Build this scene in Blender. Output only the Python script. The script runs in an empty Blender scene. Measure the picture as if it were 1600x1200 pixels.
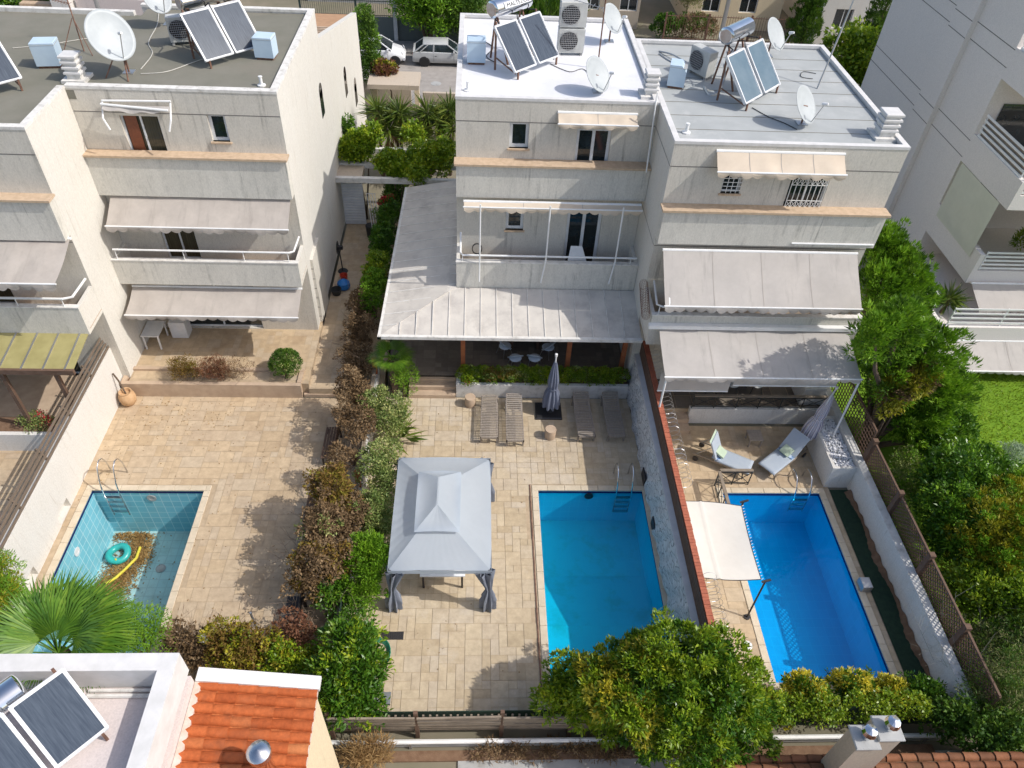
import bpy, math, random
import numpy as np
from mathutils import Vector
sc = bpy.context.scene
C = sc.collection
rad = math.radians
# ---------------------------------------------------------------- camera
CAMH = 20.0
PITCH, YAW, ROLL, FOC = 0.77258556, -0.0698220, 0.0599205, 1181.71   # FOC in pixels of a 1600 px wide picture
def _axes():
    cp, sp = math.cos(PITCH), math.sin(PITCH)
    f = np.array([0, cp, -sp]); r = np.array([1., 0, 0]); u = np.cross(r, f)
    cy, sy = math.cos(YAW), math.sin(YAW)
    Rz = np.array([[cy, -sy, 0], [sy, cy, 0], [0, 0, 1]])
    f, r, u = Rz @ f, Rz @ r, Rz @ u
    return math.cos(ROLL)*r + math.sin(ROLL)*u, -math.sin(ROLL)*r + math.cos(ROLL)*u, f
AR, AU, AF = _axes()
cam = bpy.data.cameras.new('camera'); cam.sensor_width = 36; cam.lens = FOC/1600*36; cam.clip_end = 2000
co = bpy.data.objects.new('camera', cam); C.objects.link(co)
from mathutils import Matrix
co.matrix_world = Matrix(((AR[0], AU[0], -AF[0], 0), (AR[1], AU[1], -AF[1], 0), (AR[2], AU[2], -AF[2], CAMH), (0, 0, 0, 1)))
sc.camera = co
def _ray(px, py): return AF + (px-800)/FOC*AR - (py-600)/FOC*AU
def G(px, py, z=0.):      # survey: the point of the place at height z under a point measured in the photograph
    d = _ray(px, py); t = (z-CAMH)/d[2]; return (d[0]*t, d[1]*t, z)
def FY(px, py, y):        # ... on a facade plane y = const
    d = _ray(px, py); t = y/d[1]; return (d[0]*t, y, CAMH+d[2]*t)
def FX(px, py, x):        # ... on a side wall x = const
    d = _ray(px, py); t = x/d[0]; return (x, d[1]*t, CAMH+d[2]*t)
# ---------------------------------------------------------------- sky, sun, exposure
SUN = Vector((1, -0.25, 1.1)).normalized()
w = bpy.data.worlds.new('World'); sc.world = w; w.use_nodes = True
nt = w.node_tree; bg = nt.nodes['Background']
sky = nt.nodes.new('ShaderNodeTexSky'); sky.sky_type = 'NISHITA'; sky.sun_disc = False
sky.dust_density = 2.6; sky.ozone_density = .5; sky.air_density = 1.0
sky.sun_elevation = math.asin(SUN.z); sky.sun_rotation = math.atan2(SUN.x, SUN.y)
nt.links.new(sky.outputs[0], bg.inputs[0]); bg.inputs[1].default_value = 0.15
sl = bpy.data.lights.new('sun', 'SUN'); sl.energy = 2.75; sl.angle = rad(0.5); sl.color = (1, .965, .91)
so = bpy.data.objects.new('sun', sl); C.objects.link(so); so.rotation_euler = SUN.to_track_quat('Z', 'Y').to_euler(); so.location = (60, -15, 70)
sc.view_settings.view_transform = 'Standard'; sc.view_settings.look = 'None'; sc.view_settings.gamma = 1; sc.view_settings.exposure = 0.33
# ---------------------------------------------------------------- materials
def _mat(name):
    m = bpy.data.materials.new(name); m.use_nodes = True
    return m, m.node_tree, m.node_tree.nodes['Principled BSDF']
def _n(nt, t, **k):
    n = nt.nodes.new(t)
    for a, b in k.items(): setattr(n, a, b)
    return n
def _ramp(nt, stops, src):
    r = _n(nt, 'ShaderNodeValToRGB'); e = r.color_ramp.elements
    while len(e) < len(stops): e.new(.5)
    for i, (p, c) in enumerate(stops): e[i].position = p; e[i].color = (*c, 1) if len(c) == 3 else c
    nt.links.new(src, r.inputs[0]); return r.outputs[0]
def _noise(nt, scale, detail=4, vec=None, stretch=None, rough=.6, coord='Object'):
    tc = _n(nt, 'ShaderNodeTexCoord'); n = _n(nt, 'ShaderNodeTexNoise'); v = vec or tc.outputs[coord]
    if stretch:
        mp = _n(nt, 'ShaderNodeMapping'); mp.inputs['Scale'].default_value = stretch; nt.links.new(v, mp.inputs[0]); v = mp.outputs[0]
    nt.links.new(v, n.inputs['Vector']); n.inputs['Scale'].default_value = scale; n.inputs['Detail'].default_value = detail; n.inputs['Roughness'].default_value = rough
    return n.outputs[0]
def _mix(nt, fac, a, b, mode='MIX'):
    m = _n(nt, 'ShaderNodeMix', data_type='RGBA', blend_type=mode)
    if isinstance(fac, (int, float)): m.inputs[0].default_value = fac
    else: nt.links.new(fac, m.inputs[0])
    for i, x in ((6, a), (7, b)):
        if isinstance(x, tuple): m.inputs[i].default_value = (*x, 1)
        else: nt.links.new(x, m.inputs[i])
    return m.outputs[2]
def _bump(nt, b, src, strength=.2, dist=.02):
    n = _n(nt, 'ShaderNodeBump'); n.inputs['Strength'].default_value = strength; n.inputs['Distance'].default_value = dist
    nt.links.new(src, n.inputs['Height']); nt.links.new(n.outputs[0], b.inputs['Normal'])
def M(name, c1, c2=None, scale=3, rough=.7, metal=0, bump=0, stretch=None, lo=.35, hi=.65, stain=None, stain_scale=.6, spec=.5, detail=5, sl=.55, sh=.75):
    m, nt, b = _mat(name)
    b.inputs['Roughness'].default_value = rough; b.inputs['Metallic'].default_value = metal; b.inputs['Specular IOR Level'].default_value = spec
    if c2 is None: c2 = tuple(x*.88 for x in c1)
    nz = _noise(nt, scale, detail, stretch=stretch)
    col = _ramp(nt, [(lo, c1), (hi, c2)], nz)
    if stain:
        f = _ramp(nt, [(sl, (0, 0, 0)), (sh, (1, 1, 1))], _noise(nt, stain_scale, 6, stretch=stretch, rough=.7))
        col = _mix(nt, f, col, stain)
    nt.links.new(col, b.inputs['Base Color'])
    if bump: _bump(nt, b, _noise(nt, scale*8, 6), bump)
    return m
def plaster(name, c, dirt, amount=.6, streak=True):
    m, nt, b = _mat(name); b.inputs['Roughness'].default_value = .9; b.inputs['Specular IOR Level'].default_value = .2
    tc = _n(nt, 'ShaderNodeNewGeometry')
    pos = tc.outputs['Position']
    a = _ramp(nt, [(.3, (0, 0, 0)), (.75, (1, 1, 1))], _noise(nt, 1.1, 8, vec=pos, stretch=(1, 1, .35) if streak else (1, 1, 1), rough=.7))
    f = _ramp(nt, [(.5, (0, 0, 0)), (.72, (1, 1, 1))], _noise(nt, 5., 8, vec=pos, stretch=(1, 1, .25) if streak else (1, 1, 1), rough=.75))
    ff = _mix(nt, .55, a, f); fm = _mix(nt, 1., ff, (amount,)*3, 'MULTIPLY')
    col = _mix(nt, fm, c, dirt)
    if streak:      # rain runs: thin vertical marks broken up by a larger noise
        r = _ramp(nt, [(.56, (0, 0, 0)), (.66, (1, 1, 1))], _noise(nt, 3.2, 5, vec=pos, stretch=(2.2, 2.2, .10), rough=.6)); r2 = _ramp(nt, [(.45, (0, 0, 0)), (.62, (1, 1, 1))], _noise(nt, .9, 4, vec=pos))
        col = _mix(nt, _mix(nt, 1., _mix(nt, 1., r, r2, 'MULTIPLY'), (min(1, amount*1.25),)*3, 'MULTIPLY'), col, tuple(x*.8 for x in dirt))
    g = _noise(nt, 26, 5, vec=pos, stretch=(1, 1, .5) if streak else None, rough=.75); col = _mix(nt, .38, col, _ramp(nt, [(.32, tuple(x*.6 for x in c)), (.68, tuple(min(1, x*1.15) for x in c))], g))
    nt.links.new(col, b.inputs['Base Color']); _bump(nt, b, _noise(nt, 60, 5, vec=pos), .25, .01)
    return m
def island(name, stops, rough=.8, noise=.25, nscale=6, bump=.15, spec=.3, dirt=None):   # each loose piece of the mesh gets its own tone
    m, nt, b = _mat(name); b.inputs['Roughness'].default_value = rough; b.inputs['Specular IOR Level'].default_value = spec
    g = _n(nt, 'ShaderNodeNewGeometry'); col = _ramp(nt, stops, g.outputs['Random Per Island'])
    nz = _noise(nt, nscale, 6, vec=g.outputs['Position'], rough=.7)
    col = _mix(nt, noise, col, _ramp(nt, [(.3, (.45, .38, .3)), (.7, (1, .95, .85))], nz), 'MULTIPLY')
    if dirt:
        f = _ramp(nt, [(.52, (0, 0, 0)), (.72, (1, 1, 1))], _noise(nt, .35, 7, vec=g.outputs['Position'], rough=.75))
        col = _mix(nt, _mix(nt, 1., f, (dirt[1],)*3, 'MULTIPLY'), col, dirt[0])
    nt.links.new(col, b.inputs['Base Color'])
    if bump: _bump(nt, b, nz, bump)
    return m
def leafmat(name, stops, rough=.45, trans=.3, spec=.4, clump=.35):
    m, nt, b = _mat(name); b.inputs['Roughness'].default_value = rough; b.inputs['Specular IOR Level'].default_value = spec
    stops = [(p, tuple(min(.8, x*k) for x, k in zip(c, (2.2, 1.95, 1.4) if c[1] > c[0]*.95 else (1.35, 1.3, 1.2)))) for p, c in stops]
    g = _n(nt, 'ShaderNodeNewGeometry')
    pz = _ramp(nt, [(.36, (0, 0, 0)), (.66, (1, 1, 1))], _noise(nt, 1.9, 4, vec=g.outputs['Position'], rough=.65)); fm = _n(nt, 'ShaderNodeMix'); fm.inputs[0].default_value = .5
    bw = _n(nt, 'ShaderNodeRGBToBW'); nt.links.new(pz, bw.inputs[0]); nt.links.new(g.outputs['Random Per Island'], fm.inputs[2]); nt.links.new(bw.outputs[0], fm.inputs[3])
    col = _ramp(nt, stops, fm.outputs[0])
    nz = _noise(nt, 2.2, 3, vec=g.outputs['Position'])
    col = _mix(nt, clump, col, _ramp(nt, [(.35, (.6, .68, .6)), (.65, (1.0, 1.0, .8))], nz), 'MULTIPLY')
    nt.links.new(col, b.inputs['Base Color'])
    t = _n(nt, 'ShaderNodeBsdfTranslucent'); nt.links.new(col, t.inputs[0])
    mx = _n(nt, 'ShaderNodeMixShader'); mx.inputs[0].default_value = trans
    nt.links.new(b.outputs[0], mx.inputs[1]); nt.links.new(t.outputs[0], mx.inputs[2]); nt.links.new(mx.outputs[0], nt.nodes['Material Output'].inputs[0])
    return m
def cloth(name, c, c2=None, rough=.85, trans=.15, scale=2, streak=False):
    m, nt, b = _mat(name); b.inputs['Roughness'].default_value = rough; b.inputs['Specular IOR Level'].default_value = .2
    col = _ramp(nt, [(.3, c), (.7, c2 or tuple(x*.88 for x in c))], _noise(nt, scale, 6, rough=.7))
    if streak:
        g = _n(nt, 'ShaderNodeNewGeometry'); f = _ramp(nt, [(.54, (0, 0, 0)), (.72, (.55, .55, .55))], _noise(nt, 1.6, 6, vec=g.outputs['Position'], stretch=(2.4, .35, .35), rough=.7)); col = _mix(nt, f, col, tuple(x*.6 for x in c))
    nt.links.new(col, b.inputs['Base Color'])
    t = _n(nt, 'ShaderNodeBsdfTranslucent'); nt.links.new(col, t.inputs[0])
    mx = _n(nt, 'ShaderNodeMixShader'); mx.inputs[0].default_value = trans
    nt.links.new(b.outputs[0], mx.inputs[1]); nt.links.new(t.outputs[0], mx.inputs[2]); nt.links.new(mx.outputs[0], nt.nodes['Material Output'].inputs[0])
    return m
def watermat(name, tint, bump=.06):
    m, nt, b = _mat(name); nt.nodes.remove(b)
    tr = _n(nt, 'ShaderNodeBsdfTransparent'); tr.inputs[0].default_value = (*tint, 1)
    gl = _n(nt, 'ShaderNodeBsdfGlossy'); gl.inputs['Roughness'].default_value = .02
    fr = _n(nt, 'ShaderNodeFresnel'); fr.inputs[0].default_value = 1.33
    mx = _n(nt, 'ShaderNodeMixShader'); nt.links.new(fr.outputs[0], mx.inputs[0]); nt.links.new(tr.outputs[0], mx.inputs[1]); nt.links.new(gl.outputs[0], mx.inputs[2])
    bp = _n(nt, 'ShaderNodeBump'); bp.inputs['Strength'].default_value = bump; bp.inputs['Distance'].default_value = .05
    nt.links.new(_noise(nt, 3.5, 3), bp.inputs['Height']); nt.links.new(bp.outputs[0], gl.inputs['Normal']); nt.links.new(bp.outputs[0], fr.inputs['Normal'])
    nt.links.new(mx.outputs[0], nt.nodes['Material Output'].inputs[0]); return m
def gridmat(name, c1, c2, line, size, lw=.04, rough=.3, coord='pos', rot=None, dirt=None):     # square tiles with grout lines
    m, nt, b = _mat(name); b.inputs['Roughness'].default_value = rough
    g = _n(nt, 'ShaderNodeNewGeometry'); br = _n(nt, 'ShaderNodeTexBrick'); br.offset = 0
    sep = _n(nt, 'ShaderNodeSeparateXYZ'); nt.links.new(g.outputs['Position'], sep.inputs[0])
    ns = _n(nt, 'ShaderNodeSeparateXYZ'); nt.links.new(g.outputs['Normal'], ns.inputs[0])
    # u: x unless the face looks along x; v: z unless the face looks up
    def absgt(o):
        a = _n(nt, 'ShaderNodeMath', operation='ABSOLUTE'); nt.links.new(o, a.inputs[0]); q = _n(nt, 'ShaderNodeMath', operation='GREATER_THAN'); nt.links.new(a.outputs[0], q.inputs[0]); q.inputs[1].default_value = .7; return q.outputs[0]
    def sel(f, a, c):
        x = _n(nt, 'ShaderNodeMix'); nt.links.new(f, x.inputs[0]); nt.links.new(a, x.inputs[2]); nt.links.new(c, x.inputs[3]); return x.outputs[0]
    u = sel(absgt(ns.outputs[0]), sep.outputs[0], sep.outputs[1]); v = sel(absgt(ns.outputs[2]), sep.outputs[2], sep.outputs[1])
    cb = _n(nt, 'ShaderNodeCombineXYZ'); nt.links.new(u, cb.inputs[0]); nt.links.new(v, cb.inputs[1]); nt.links.new(cb.outputs[0], br.inputs['Vector'])
    br.inputs['Scale'].default_value = 1; br.inputs['Brick Width'].default_value = size; br.inputs['Row Height'].default_value = size; br.inputs['Mortar Size'].default_value = lw*size; br.inputs['Mortar Smooth'].default_value = .3
    br.inputs['Color1'].default_value = (*c1, 1); br.inputs['Color2'].default_value = (*c2, 1); br.inputs['Mortar'].default_value = (*line, 1)
    col = br.outputs[0]
    if dirt:
        f = _ramp(nt, [(.5, (0, 0, 0)), (.75, (dirt[1],)*3)], _noise(nt, .9, 8, vec=g.outputs['Position'], rough=.7)); col = _mix(nt, f, col, dirt[0])
    nt.links.new(col, b.inputs['Base Color']); return m

MT = {}
MT['plaster'] = plaster('weathered_plaster', (.68, .64, .565), (.28, .265, .23), .7)
MT['plaster_dk'] = plaster('band_plaster', (.70, .67, .60), (.25, .245, .22), .75)
MT['plaster_side'] = plaster('side_plaster', (.68, .655, .60), (.58, .52, .42), .55)
MT['plaster_apt'] = plaster('flat_block_plaster', (.76, .71, .67), (.64, .60, .57), .4, False)
MT['plaster_white'] = plaster('white_wall_plaster', (.70, .68, .64), (.52, .45, .36), .5)
MT['groove'] = M('groove_dark', (.14, .13, .12))
MT['coping'] = M('sandstone_coping', (.56, .42, .29), (.45, .33, .22), scale=6, rough=.85, stain=(.2, .14, .1), stain_scale=9, sl=.66, sh=.74)
MT['roof_dark'] = M('bitumen_roof', (.165, .16, .125), (.20, .19, .155), scale=.8, rough=.95, stain=(.20, .18, .145), stain_scale=.7, bump=.2)
MT['roof_white'] = M('white_roof_paint', (.74, .74, .755), (.68, .68, .70), scale=.8, rough=.6, stain=(.60, .59, .58), stain_scale=1.0, sl=.55, sh=.8)
MT['roof_grey'] = M('grey_roof_felt', (.40, .415, .41), (.35, .365, .36), scale=1.2, rough=.8, stain=(.47, .475, .465), stain_scale=.9, bump=.1)
MT['rim'] = M('parapet_rim', (.72, .70, .66), (.58, .56, .52), scale=4, rough=.85, stain=(.40, .38, .34), stain_scale=4)
MT['rim_white'] = M('white_parapet_rim', (.68, .665, .65), (.58, .57, .55), scale=3, rough=.7)
MT['glass'] = M('window_glass', (.012, .018, .02), (.02, .03, .035), rough=.06, spec=.8)
MT['curtain'] = M('curtain_glass', (.05, .045, .03), (.09, .08, .05), scale=2, stretch=(14, 14, .5), rough=.15, spec=.6)
MT['frame_white'] = M('white_aluminium', (.74, .75, .76), rough=.35)
MT['rail_white'] = M('white_rail_paint', (.80, .80, .79), (.72, .72, .70), rough=.35)
MT['shutter_brown'] = M('brown_shutter', (.20, .06, .025), (.15, .045, .02), rough=.5, scale=12)
MT['awning'] = cloth('taupe_awning_canvas', (.50, .455, .41), (.40, .36, .325), trans=.12, scale=1.4, streak=True)
MT['awning_cream'] = cloth('cream_awning_canvas', (.70, .60, .48), (.62, .52, .41), trans=.12)
MT['awning_seam'] = cloth('stitched_seam', (.45, .41, .37))
MT['awning_grey'] = cloth('light_grey_awning_canvas', (.52, .485, .45), (.44, .41, .38), trans=.12, scale=1.2, streak=True)
MT['terracotta'] = M('balcony_floor_tile', (.45, .27, .15), (.38, .22, .12), scale=4, rough=.7)
MT['metal_dark'] = M('dark_metal', (.06, .055, .055), rough=.5, metal=.5)
MT['metal_rust'] = M('rusty_steel', (.12, .06, .04), (.22, .12, .08), scale=8, rough=.8)
MT['steel'] = M('brushed_steel', (.62, .63, .65), (.5, .51, .53), rough=.22, metal=1)
MT['chrome'] = M('polished_steel', (.75, .77, .8), rough=.08, metal=1)
MT['galv'] = M('galvanised_steel', (.5, .5, .5), rough=.4, metal=.8)
MT['dish'] = M('dish_paint', (.42, .45, .46), (.37, .40, .41), rough=.5)
MT['panel'] = M('collector_glass', (.045, .06, .085), (.075, .095, .125), rough=.2, spec=.18, stretch=(9, .6, .6), scale=4)
MT['panel_blue'] = M('pale_collector_glass', (.11, .17, .22), (.14, .20, .25), rough=.1, spec=.8, scale=2)
MT['box_blue'] = M('pale_blue_tin', (.52, .64, .74), (.46, .58, .69), rough=.45, scale=2)
MT['ac'] = M('condenser_paint', (.55, .55, .52), (.47, .47, .44), rough=.5)
MT['black'] = M('black_plastic', (.02, .02, .022), rough=.5)
MT['cable'] = M('cable_sheath', (.55, .53, .48), rough=.6)
MT['cable_dark'] = M('dark_cable_sheath', (.05, .05, .05), rough=.6)
MT['wood_grey'] = M('weathered_teak', (.34, .29, .24), (.25, .215, .18), scale=5, stretch=(8, 1, 1), rough=.85)
MT['wood_brown'] = M('brown_timber', (.105, .06, .038), (.15, .09, .06), scale=4, stretch=(1, 6, 1), rough=.8)
MT['wood_fence'] = M('pale_fence_timber', (.27, .22, .165), (.20, .16, .12), scale=4, rough=.85)
MT['wood_aged'] = M('aged_fence_slat', (.20, .15, .11), (.13, .10, .075), scale=5, stretch=(8, .6, 8), rough=.85)
MT['wood_orange'] = M('orange_timber_post', (.42, .14, .05), (.33, .10, .04), scale=5, rough=.7)
MT['brick_red'] = M('red_brick_cap', (.42, .13, .07), (.32, .09, .05), scale=5, rough=.85, stain=(.2, .07, .04), stain_scale=6)
MT['paver'] = island('sandstone_paver', [(0, (.51, .395, .265)), (.25, (.565, .445, .305)), (.5, (.595, .475, .33)), (.75, (.545, .44, .32)), (1, (.57, .475, .355))], noise=.5, nscale=4, dirt=((.33, .23, .15), .6))
MT['paver_mid'] = island('pale_sandstone_paver', [(0, (.50, .41, .285)), (.25, (.55, .455, .325)), (.5, (.585, .495, .36)), (.75, (.545, .46, .345)), (1, (.565, .49, .385))], noise=.5, nscale=4, dirt=((.62, .56, .48), .55))
MT['paver_dark'] = island('shaded_terrace_slab', [(0, (.15, .13, .11)), (.5, (.19, .165, .14)), (1, (.23, .20, .17))], noise=.4)  # dark stone; shade under pergola and awning also put into the colour
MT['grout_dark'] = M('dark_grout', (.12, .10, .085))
MT['grout'] = M('paver_grout', (.46, .355, .24), (.38, .29, .19), scale=5, rough=.95)
MT['stone_edge'] = M('pool_coping_stone', (.62, .53, .40), (.52, .44, .32), scale=3, rough=.8)
MT['step'] = M('step_stone', (.50, .38, .27), (.42, .31, .22), scale=3, rough=.85)
MT['asphalt'] = M('street_asphalt', (.29, .265, .24), (.35, .32, .29), scale=2, rough=.95, stain=(.15, .14, .13))
MT['pavement'] = M('pavement_slabs', (.30, .28, .26), (.22, .21, .20), scale=4, rough=.95)
MT['concrete'] = M('grey_concrete', (.40, .40, .39), (.33, .33, .32), scale=2, rough=.9, stain=(.25, .23, .2), stain_scale=2)
MT['earth'] = M('garden_soil', (.15, .085, .05), (.21, .13, .08), scale=6, rough=1, bump=.5)
MT['ground'] = M('bare_ground', (.22, .19, .14), (.16, .15, .10), scale=.4, rough=1)
MT['lawn'] = M('lawn_turf', (.10, .20, .004), (.14, .25, .008), scale=2, rough=1, bump=.6)
MT['turf_dark'] = M('dark_artificial_turf', (.012, .03, .016), (.02, .045, .022), scale=8, rough=1)
MT['tile_empty'] = gridmat('pale_blue_pool_tile', (.17, .47, .58), (.20, .52, .63), (.42, .66, .72), .30, .05, dirt=((.22, .45, .48), .5))
MT['tile_floor_empty'] = gridmat('faded_pool_floor_tile', (.32, .54, .55), (.37, .58, .58), (.30, .47, .48), .30, .05, dirt=((.22, .30, .27), .8))
MT['tile_blue'] = gridmat('blue_pool_tile', (.22, .58, .76), (.25, .62, .80), (.34, .68, .82), .30, .03)
MT['tile_navy'] = M('navy_waterline_tile', (.012, .02, .12), rough=.25)
MT['water_mid'] = watermat('clear_pool_water', (.11, .86, .98), .25)
MT['water_right'] = watermat('deep_blue_pool_water', (.06, .74, .97), .25)
MT['canvas_grey'] = cloth('grey_gazebo_canvas', (.60, .66, .72), (.56, .62, .68), trans=.5)
MT['curtain_grey'] = cloth('grey_gazebo_curtain', (.27, .30, .36), (.21, .23, .28), trans=.1)
MT['parasol_grey'] = cloth('folded_parasol_cloth', (.22, .24, .31), (.15, .17, .23), trans=.1)
MT['sail'] = cloth('ivory_shade_sail', (.72, .69, .63), (.66, .63, .57), trans=.2)
MT['white_plastic'] = M('white_plastic', (.78, .78, .77), rough=.4)
MT['chair_blue'] = M('pale_plastic_chair', (.62, .68, .74), rough=.4)
MT['clay'] = M('clay_pot', (.55, .36, .20), (.47, .29, .15), scale=5, rough=.9)
MT['teal'] = M('teal_vinyl', (.03, .42, .38), (.04, .36, .34), rough=.3)
MT['yellow'] = M('yellow_foam', (.72, .60, .06), rough=.6)
MT['green_hose'] = M('green_hose', (.03, .25, .15), rough=.4)
MT['pebble'] = island('white_pebble', [(0, (.55, .56, .60)), (.5, (.70, .70, .72)), (1, (.84, .84, .84))], noise=.1, bump=0)
MT['tile_roof'] = island('terracotta_roof_tile', [(0, (.42, .10, .028)), (.4, (.54, .145, .045)), (.7, (.48, .12, .036)), (1, (.58, .21, .08))], noise=.7, nscale=9, dirt=((.17, .085, .05), .7))
MT['mortar'] = M('pale_mortar', (.50, .36, .28), (.60, .52, .46), scale=5, rough=.95)
MT['stone_clad'] = None
MT['cream_wall'] = plaster('cream_wall', (.70, .58, .40), (.55, .45, .32), .4)
MT['pink_wall'] = plaster('pale_pink_wall', (.66, .58, .55), (.58, .5, .47), .4)
MT['beige_wall'] = plaster('beige_wall', (.52, .44, .35), (.40, .34, .28), .5)
MT['poly'] = M('yellowed_polycarbonate', (.36, .32, .14), (.30, .265, .11), rough=.4, scale=3)
MT['pergola_sheet'] = M('whitewashed_roof_sheet', (.60, .56, .50), (.51, .475, .43), scale=1.6, rough=.75, stain=(.36, .33, .30), stain_scale=1.3, sl=.5, sh=.78)
MT['trunk'] = M('bark', (.14, .10, .07), (.09, .065, .045), scale=10, rough=1)
MT['twig'] = M('bare_twig', (.30, .22, .16), (.22, .16, .11), scale=10, rough=1)
MT['twig_grey'] = M('grey_twig', (.34, .32, .27), (.26, .25, .2), scale=10, rough=1)
MT['car_white'] = M('white_car_paint', (.80, .81, .82), rough=.25, spec=.6)
MT['car_silver'] = M('silver_car_paint', (.47, .48, .475), rough=.3, spec=.6)
MT['tyre'] = M('tyre_rubber', (.02, .02, .02), rough=.9)
MT['lamp_glass'] = M('white_globe', (.82, .80, .78), rough=.3)
MT['red'] = M('red_plastic', (.55, .06, .03), rough=.5)
MT['blue'] = M('blue_plastic', (.02, .18, .50), rough=.5)
MT['mint'] = M('mint_towel', (.50, .60, .45), rough=.95)
MT['towel'] = cloth('pale_blue_lounger_cloth', (.50, .55, .60), (.42, .48, .56))
MT['print'] = M('blue_print_towel', (.50, .58, .68), (.12, .22, .42), scale=9, rough=.95, lo=.48, hi=.55)
MT['green_net'] = M('dark_green_netting', (.012, .035, .022), rough=.9)
MT['iron'] = M('black_iron_paint', (.035, .038, .036), rough=.6)
# greens
MT['lf_citrus'] = leafmat('citrus_leaf', [(0, (.035, .08, .008)), (.4, (.08, .15, .012)), (.75, (.15, .215, .018)), (1, (.25, .27, .025))], rough=.38)
MT['lf_laurel'] = leafmat('laurel_leaf', [(0, (.015, .05, .008)), (.6, (.04, .105, .012)), (1, (.10, .16, .02))], rough=.35)
MT['lf_yellowtip'] = leafmat('gold_tipped_leaf', [(0, (.03, .07, .008)), (.3, (.07, .11, .010)), (.55, (.17, .165, .015)), (1, (.32, .31, .045))], rough=.45)
MT['lf_thuja'] = leafmat('bright_conifer_spray', [(0, (.03, .085, .006)), (.5, (.075, .17, .012)), (1, (.14, .25, .02))], rough=.6)
MT['lf_cypress'] = leafmat('dark_conifer_spray', [(0, (.012, .04, .006)), (.5, (.035, .085, .010)), (1, (.08, .14, .018))], rough=.6)
MT['lf_vari'] = leafmat('variegated_leaf', [(0, (.04, .08, .025)), (.4, (.09, .14, .05)), (.75, (.19, .22, .11)), (1, (.38, .38, .25))], rough=.5)
MT['lf_dry'] = leafmat('withered_leaf', [(0, (.085, .055, .032)), (.5, (.17, .115, .07)), (.85, (.28, .20, .13)), (1, (.38, .30, .21))], rough=.8, spec=.15)
MT['lf_rust'] = leafmat('rust_leaf', [(0, (.085, .065, .02)), (.45, (.17, .10, .03)), (.75, (.11, .115, .02)), (1, (.28, .18, .07))], rough=.7, spec=.2)
MT['lf_red'] = leafmat('red_brown_leaf', [(0, (.09, .04, .028)), (.5, (.17, .075, .045)), (1, (.27, .15, .08))], rough=.6)
MT['lf_palm'] = leafmat('palm_blade', [(0, (.02, .065, .010)), (.6, (.055, .125, .016)), (1, (.12, .20, .03))], rough=.4, trans=.25, clump=.15)
MT['lf_yucca'] = leafmat('yucca_blade', [(0, (.018, .045, .010)), (.5, (.05, .085, .018)), (1, (.13, .16, .04))], rough=.4, trans=.2)
MT['lf_straw'] = leafmat('dead_yucca_blade', [(0, (.22, .14, .07)), (1, (.36, .25, .13))], rough=.9, spec=.1)
MT['lf_gold'] = leafmat('golden_conifer_spray', [(0, (.04, .075, .006)), (.4, (.13, .14, .010)), (1, (.29, .275, .015))], rough=.6)
MT['lf_yellow'] = leafmat('golden_leaf', [(0, (.18, .18, .02)), (.5, (.36, .345, .045)), (1, (.40, .40, .11))], rough=.45)
MT['lf_olive'] = leafmat('grey_olive_leaf', [(0, (.06, .075, .035)), (1, (.17, .19, .11))], rough=.7)
MT['lf_blue'] = leafmat('blue_grey_leaf', [(0, (.10, .16, .15)), (1, (.25, .33, .33))], rough=.7)
MT['lf_debris'] = leafmat('fallen_leaf', [(0, (.12, .07, .03)), (.5, (.22, .14, .06)), (1, (.33, .23, .11))], rough=.9, spec=.1, trans=.05)
MT['flower'] = leafmat('red_petal', [(0, (.4, .02, .04)), (1, (.55, .04, .08))])
def stone_clad():
    m, nt, b = _mat('white_split_stone'); b.inputs['Roughness'].default_value = .9
    g = _n(nt, 'ShaderNodeNewGeometry'); mp = _n(nt, 'ShaderNodeMapping'); mp.inputs['Scale'].default_value = (7, 3.2, 9); nt.links.new(g.outputs['Position'], mp.inputs[0])
    v = _n(nt, 'ShaderNodeTexVoronoi', feature='DISTANCE_TO_EDGE'); v.inputs['Scale'].default_value = 1; v.inputs['Randomness'].default_value = 1; nt.links.new(mp.outputs[0], v.inputs['Vector'])
    v2 = _n(nt, 'ShaderNodeTexVoronoi'); v2.inputs['Scale'].default_value = 1; nt.links.new(mp.outputs[0], v2.inputs['Vector'])
    face = _mix(nt, .35, (.66, .66, .65), v2.outputs['Color'], 'SOFT_LIGHT'); col = _mix(nt, _ramp(nt, [(.015, (0, 0, 0)), (.07, (1, 1, 1))], v.outputs[0]), (.26, .255, .25), face)
    bw = _n(nt, 'ShaderNodeRGBToBW'); nt.links.new(col, bw.inputs[0]); nt.links.new(bw.outputs[0], b.inputs['Base Color'])
    _bump(nt, b, v.outputs[0], .9, .06); return m
MT['stone_clad'] = stone_clad()
def stripes():
    m, nt, b = _mat('striped_parasol_cloth'); b.inputs['Roughness'].default_value = .9
    tc = _n(nt, 'ShaderNodeUVMap'); sx = _n(nt, 'ShaderNodeSeparateXYZ'); nt.links.new(tc.outputs[0], sx.inputs[0])
    mu = _n(nt, 'ShaderNodeMath', operation='MULTIPLY'); mu.inputs[1].default_value = 22; nt.links.new(sx.outputs[0], mu.inputs[0])
    fr = _n(nt, 'ShaderNodeMath', operation='FRACT'); nt.links.new(mu.outputs[0], fr.inputs[0])
    col = _ramp(nt, [(.0, (.62, .60, .64)), (.5, (.20, .19, .28)), (.7, (.50, .42, .42)), (.85, (.66, .64, .66))], fr.outputs[0]); nt.nodes[-1].color_ramp.interpolation = 'CONSTANT'
    nt.links.new(col, b.inputs['Base Color']); return m
MT['stripe'] = stripes()
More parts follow.
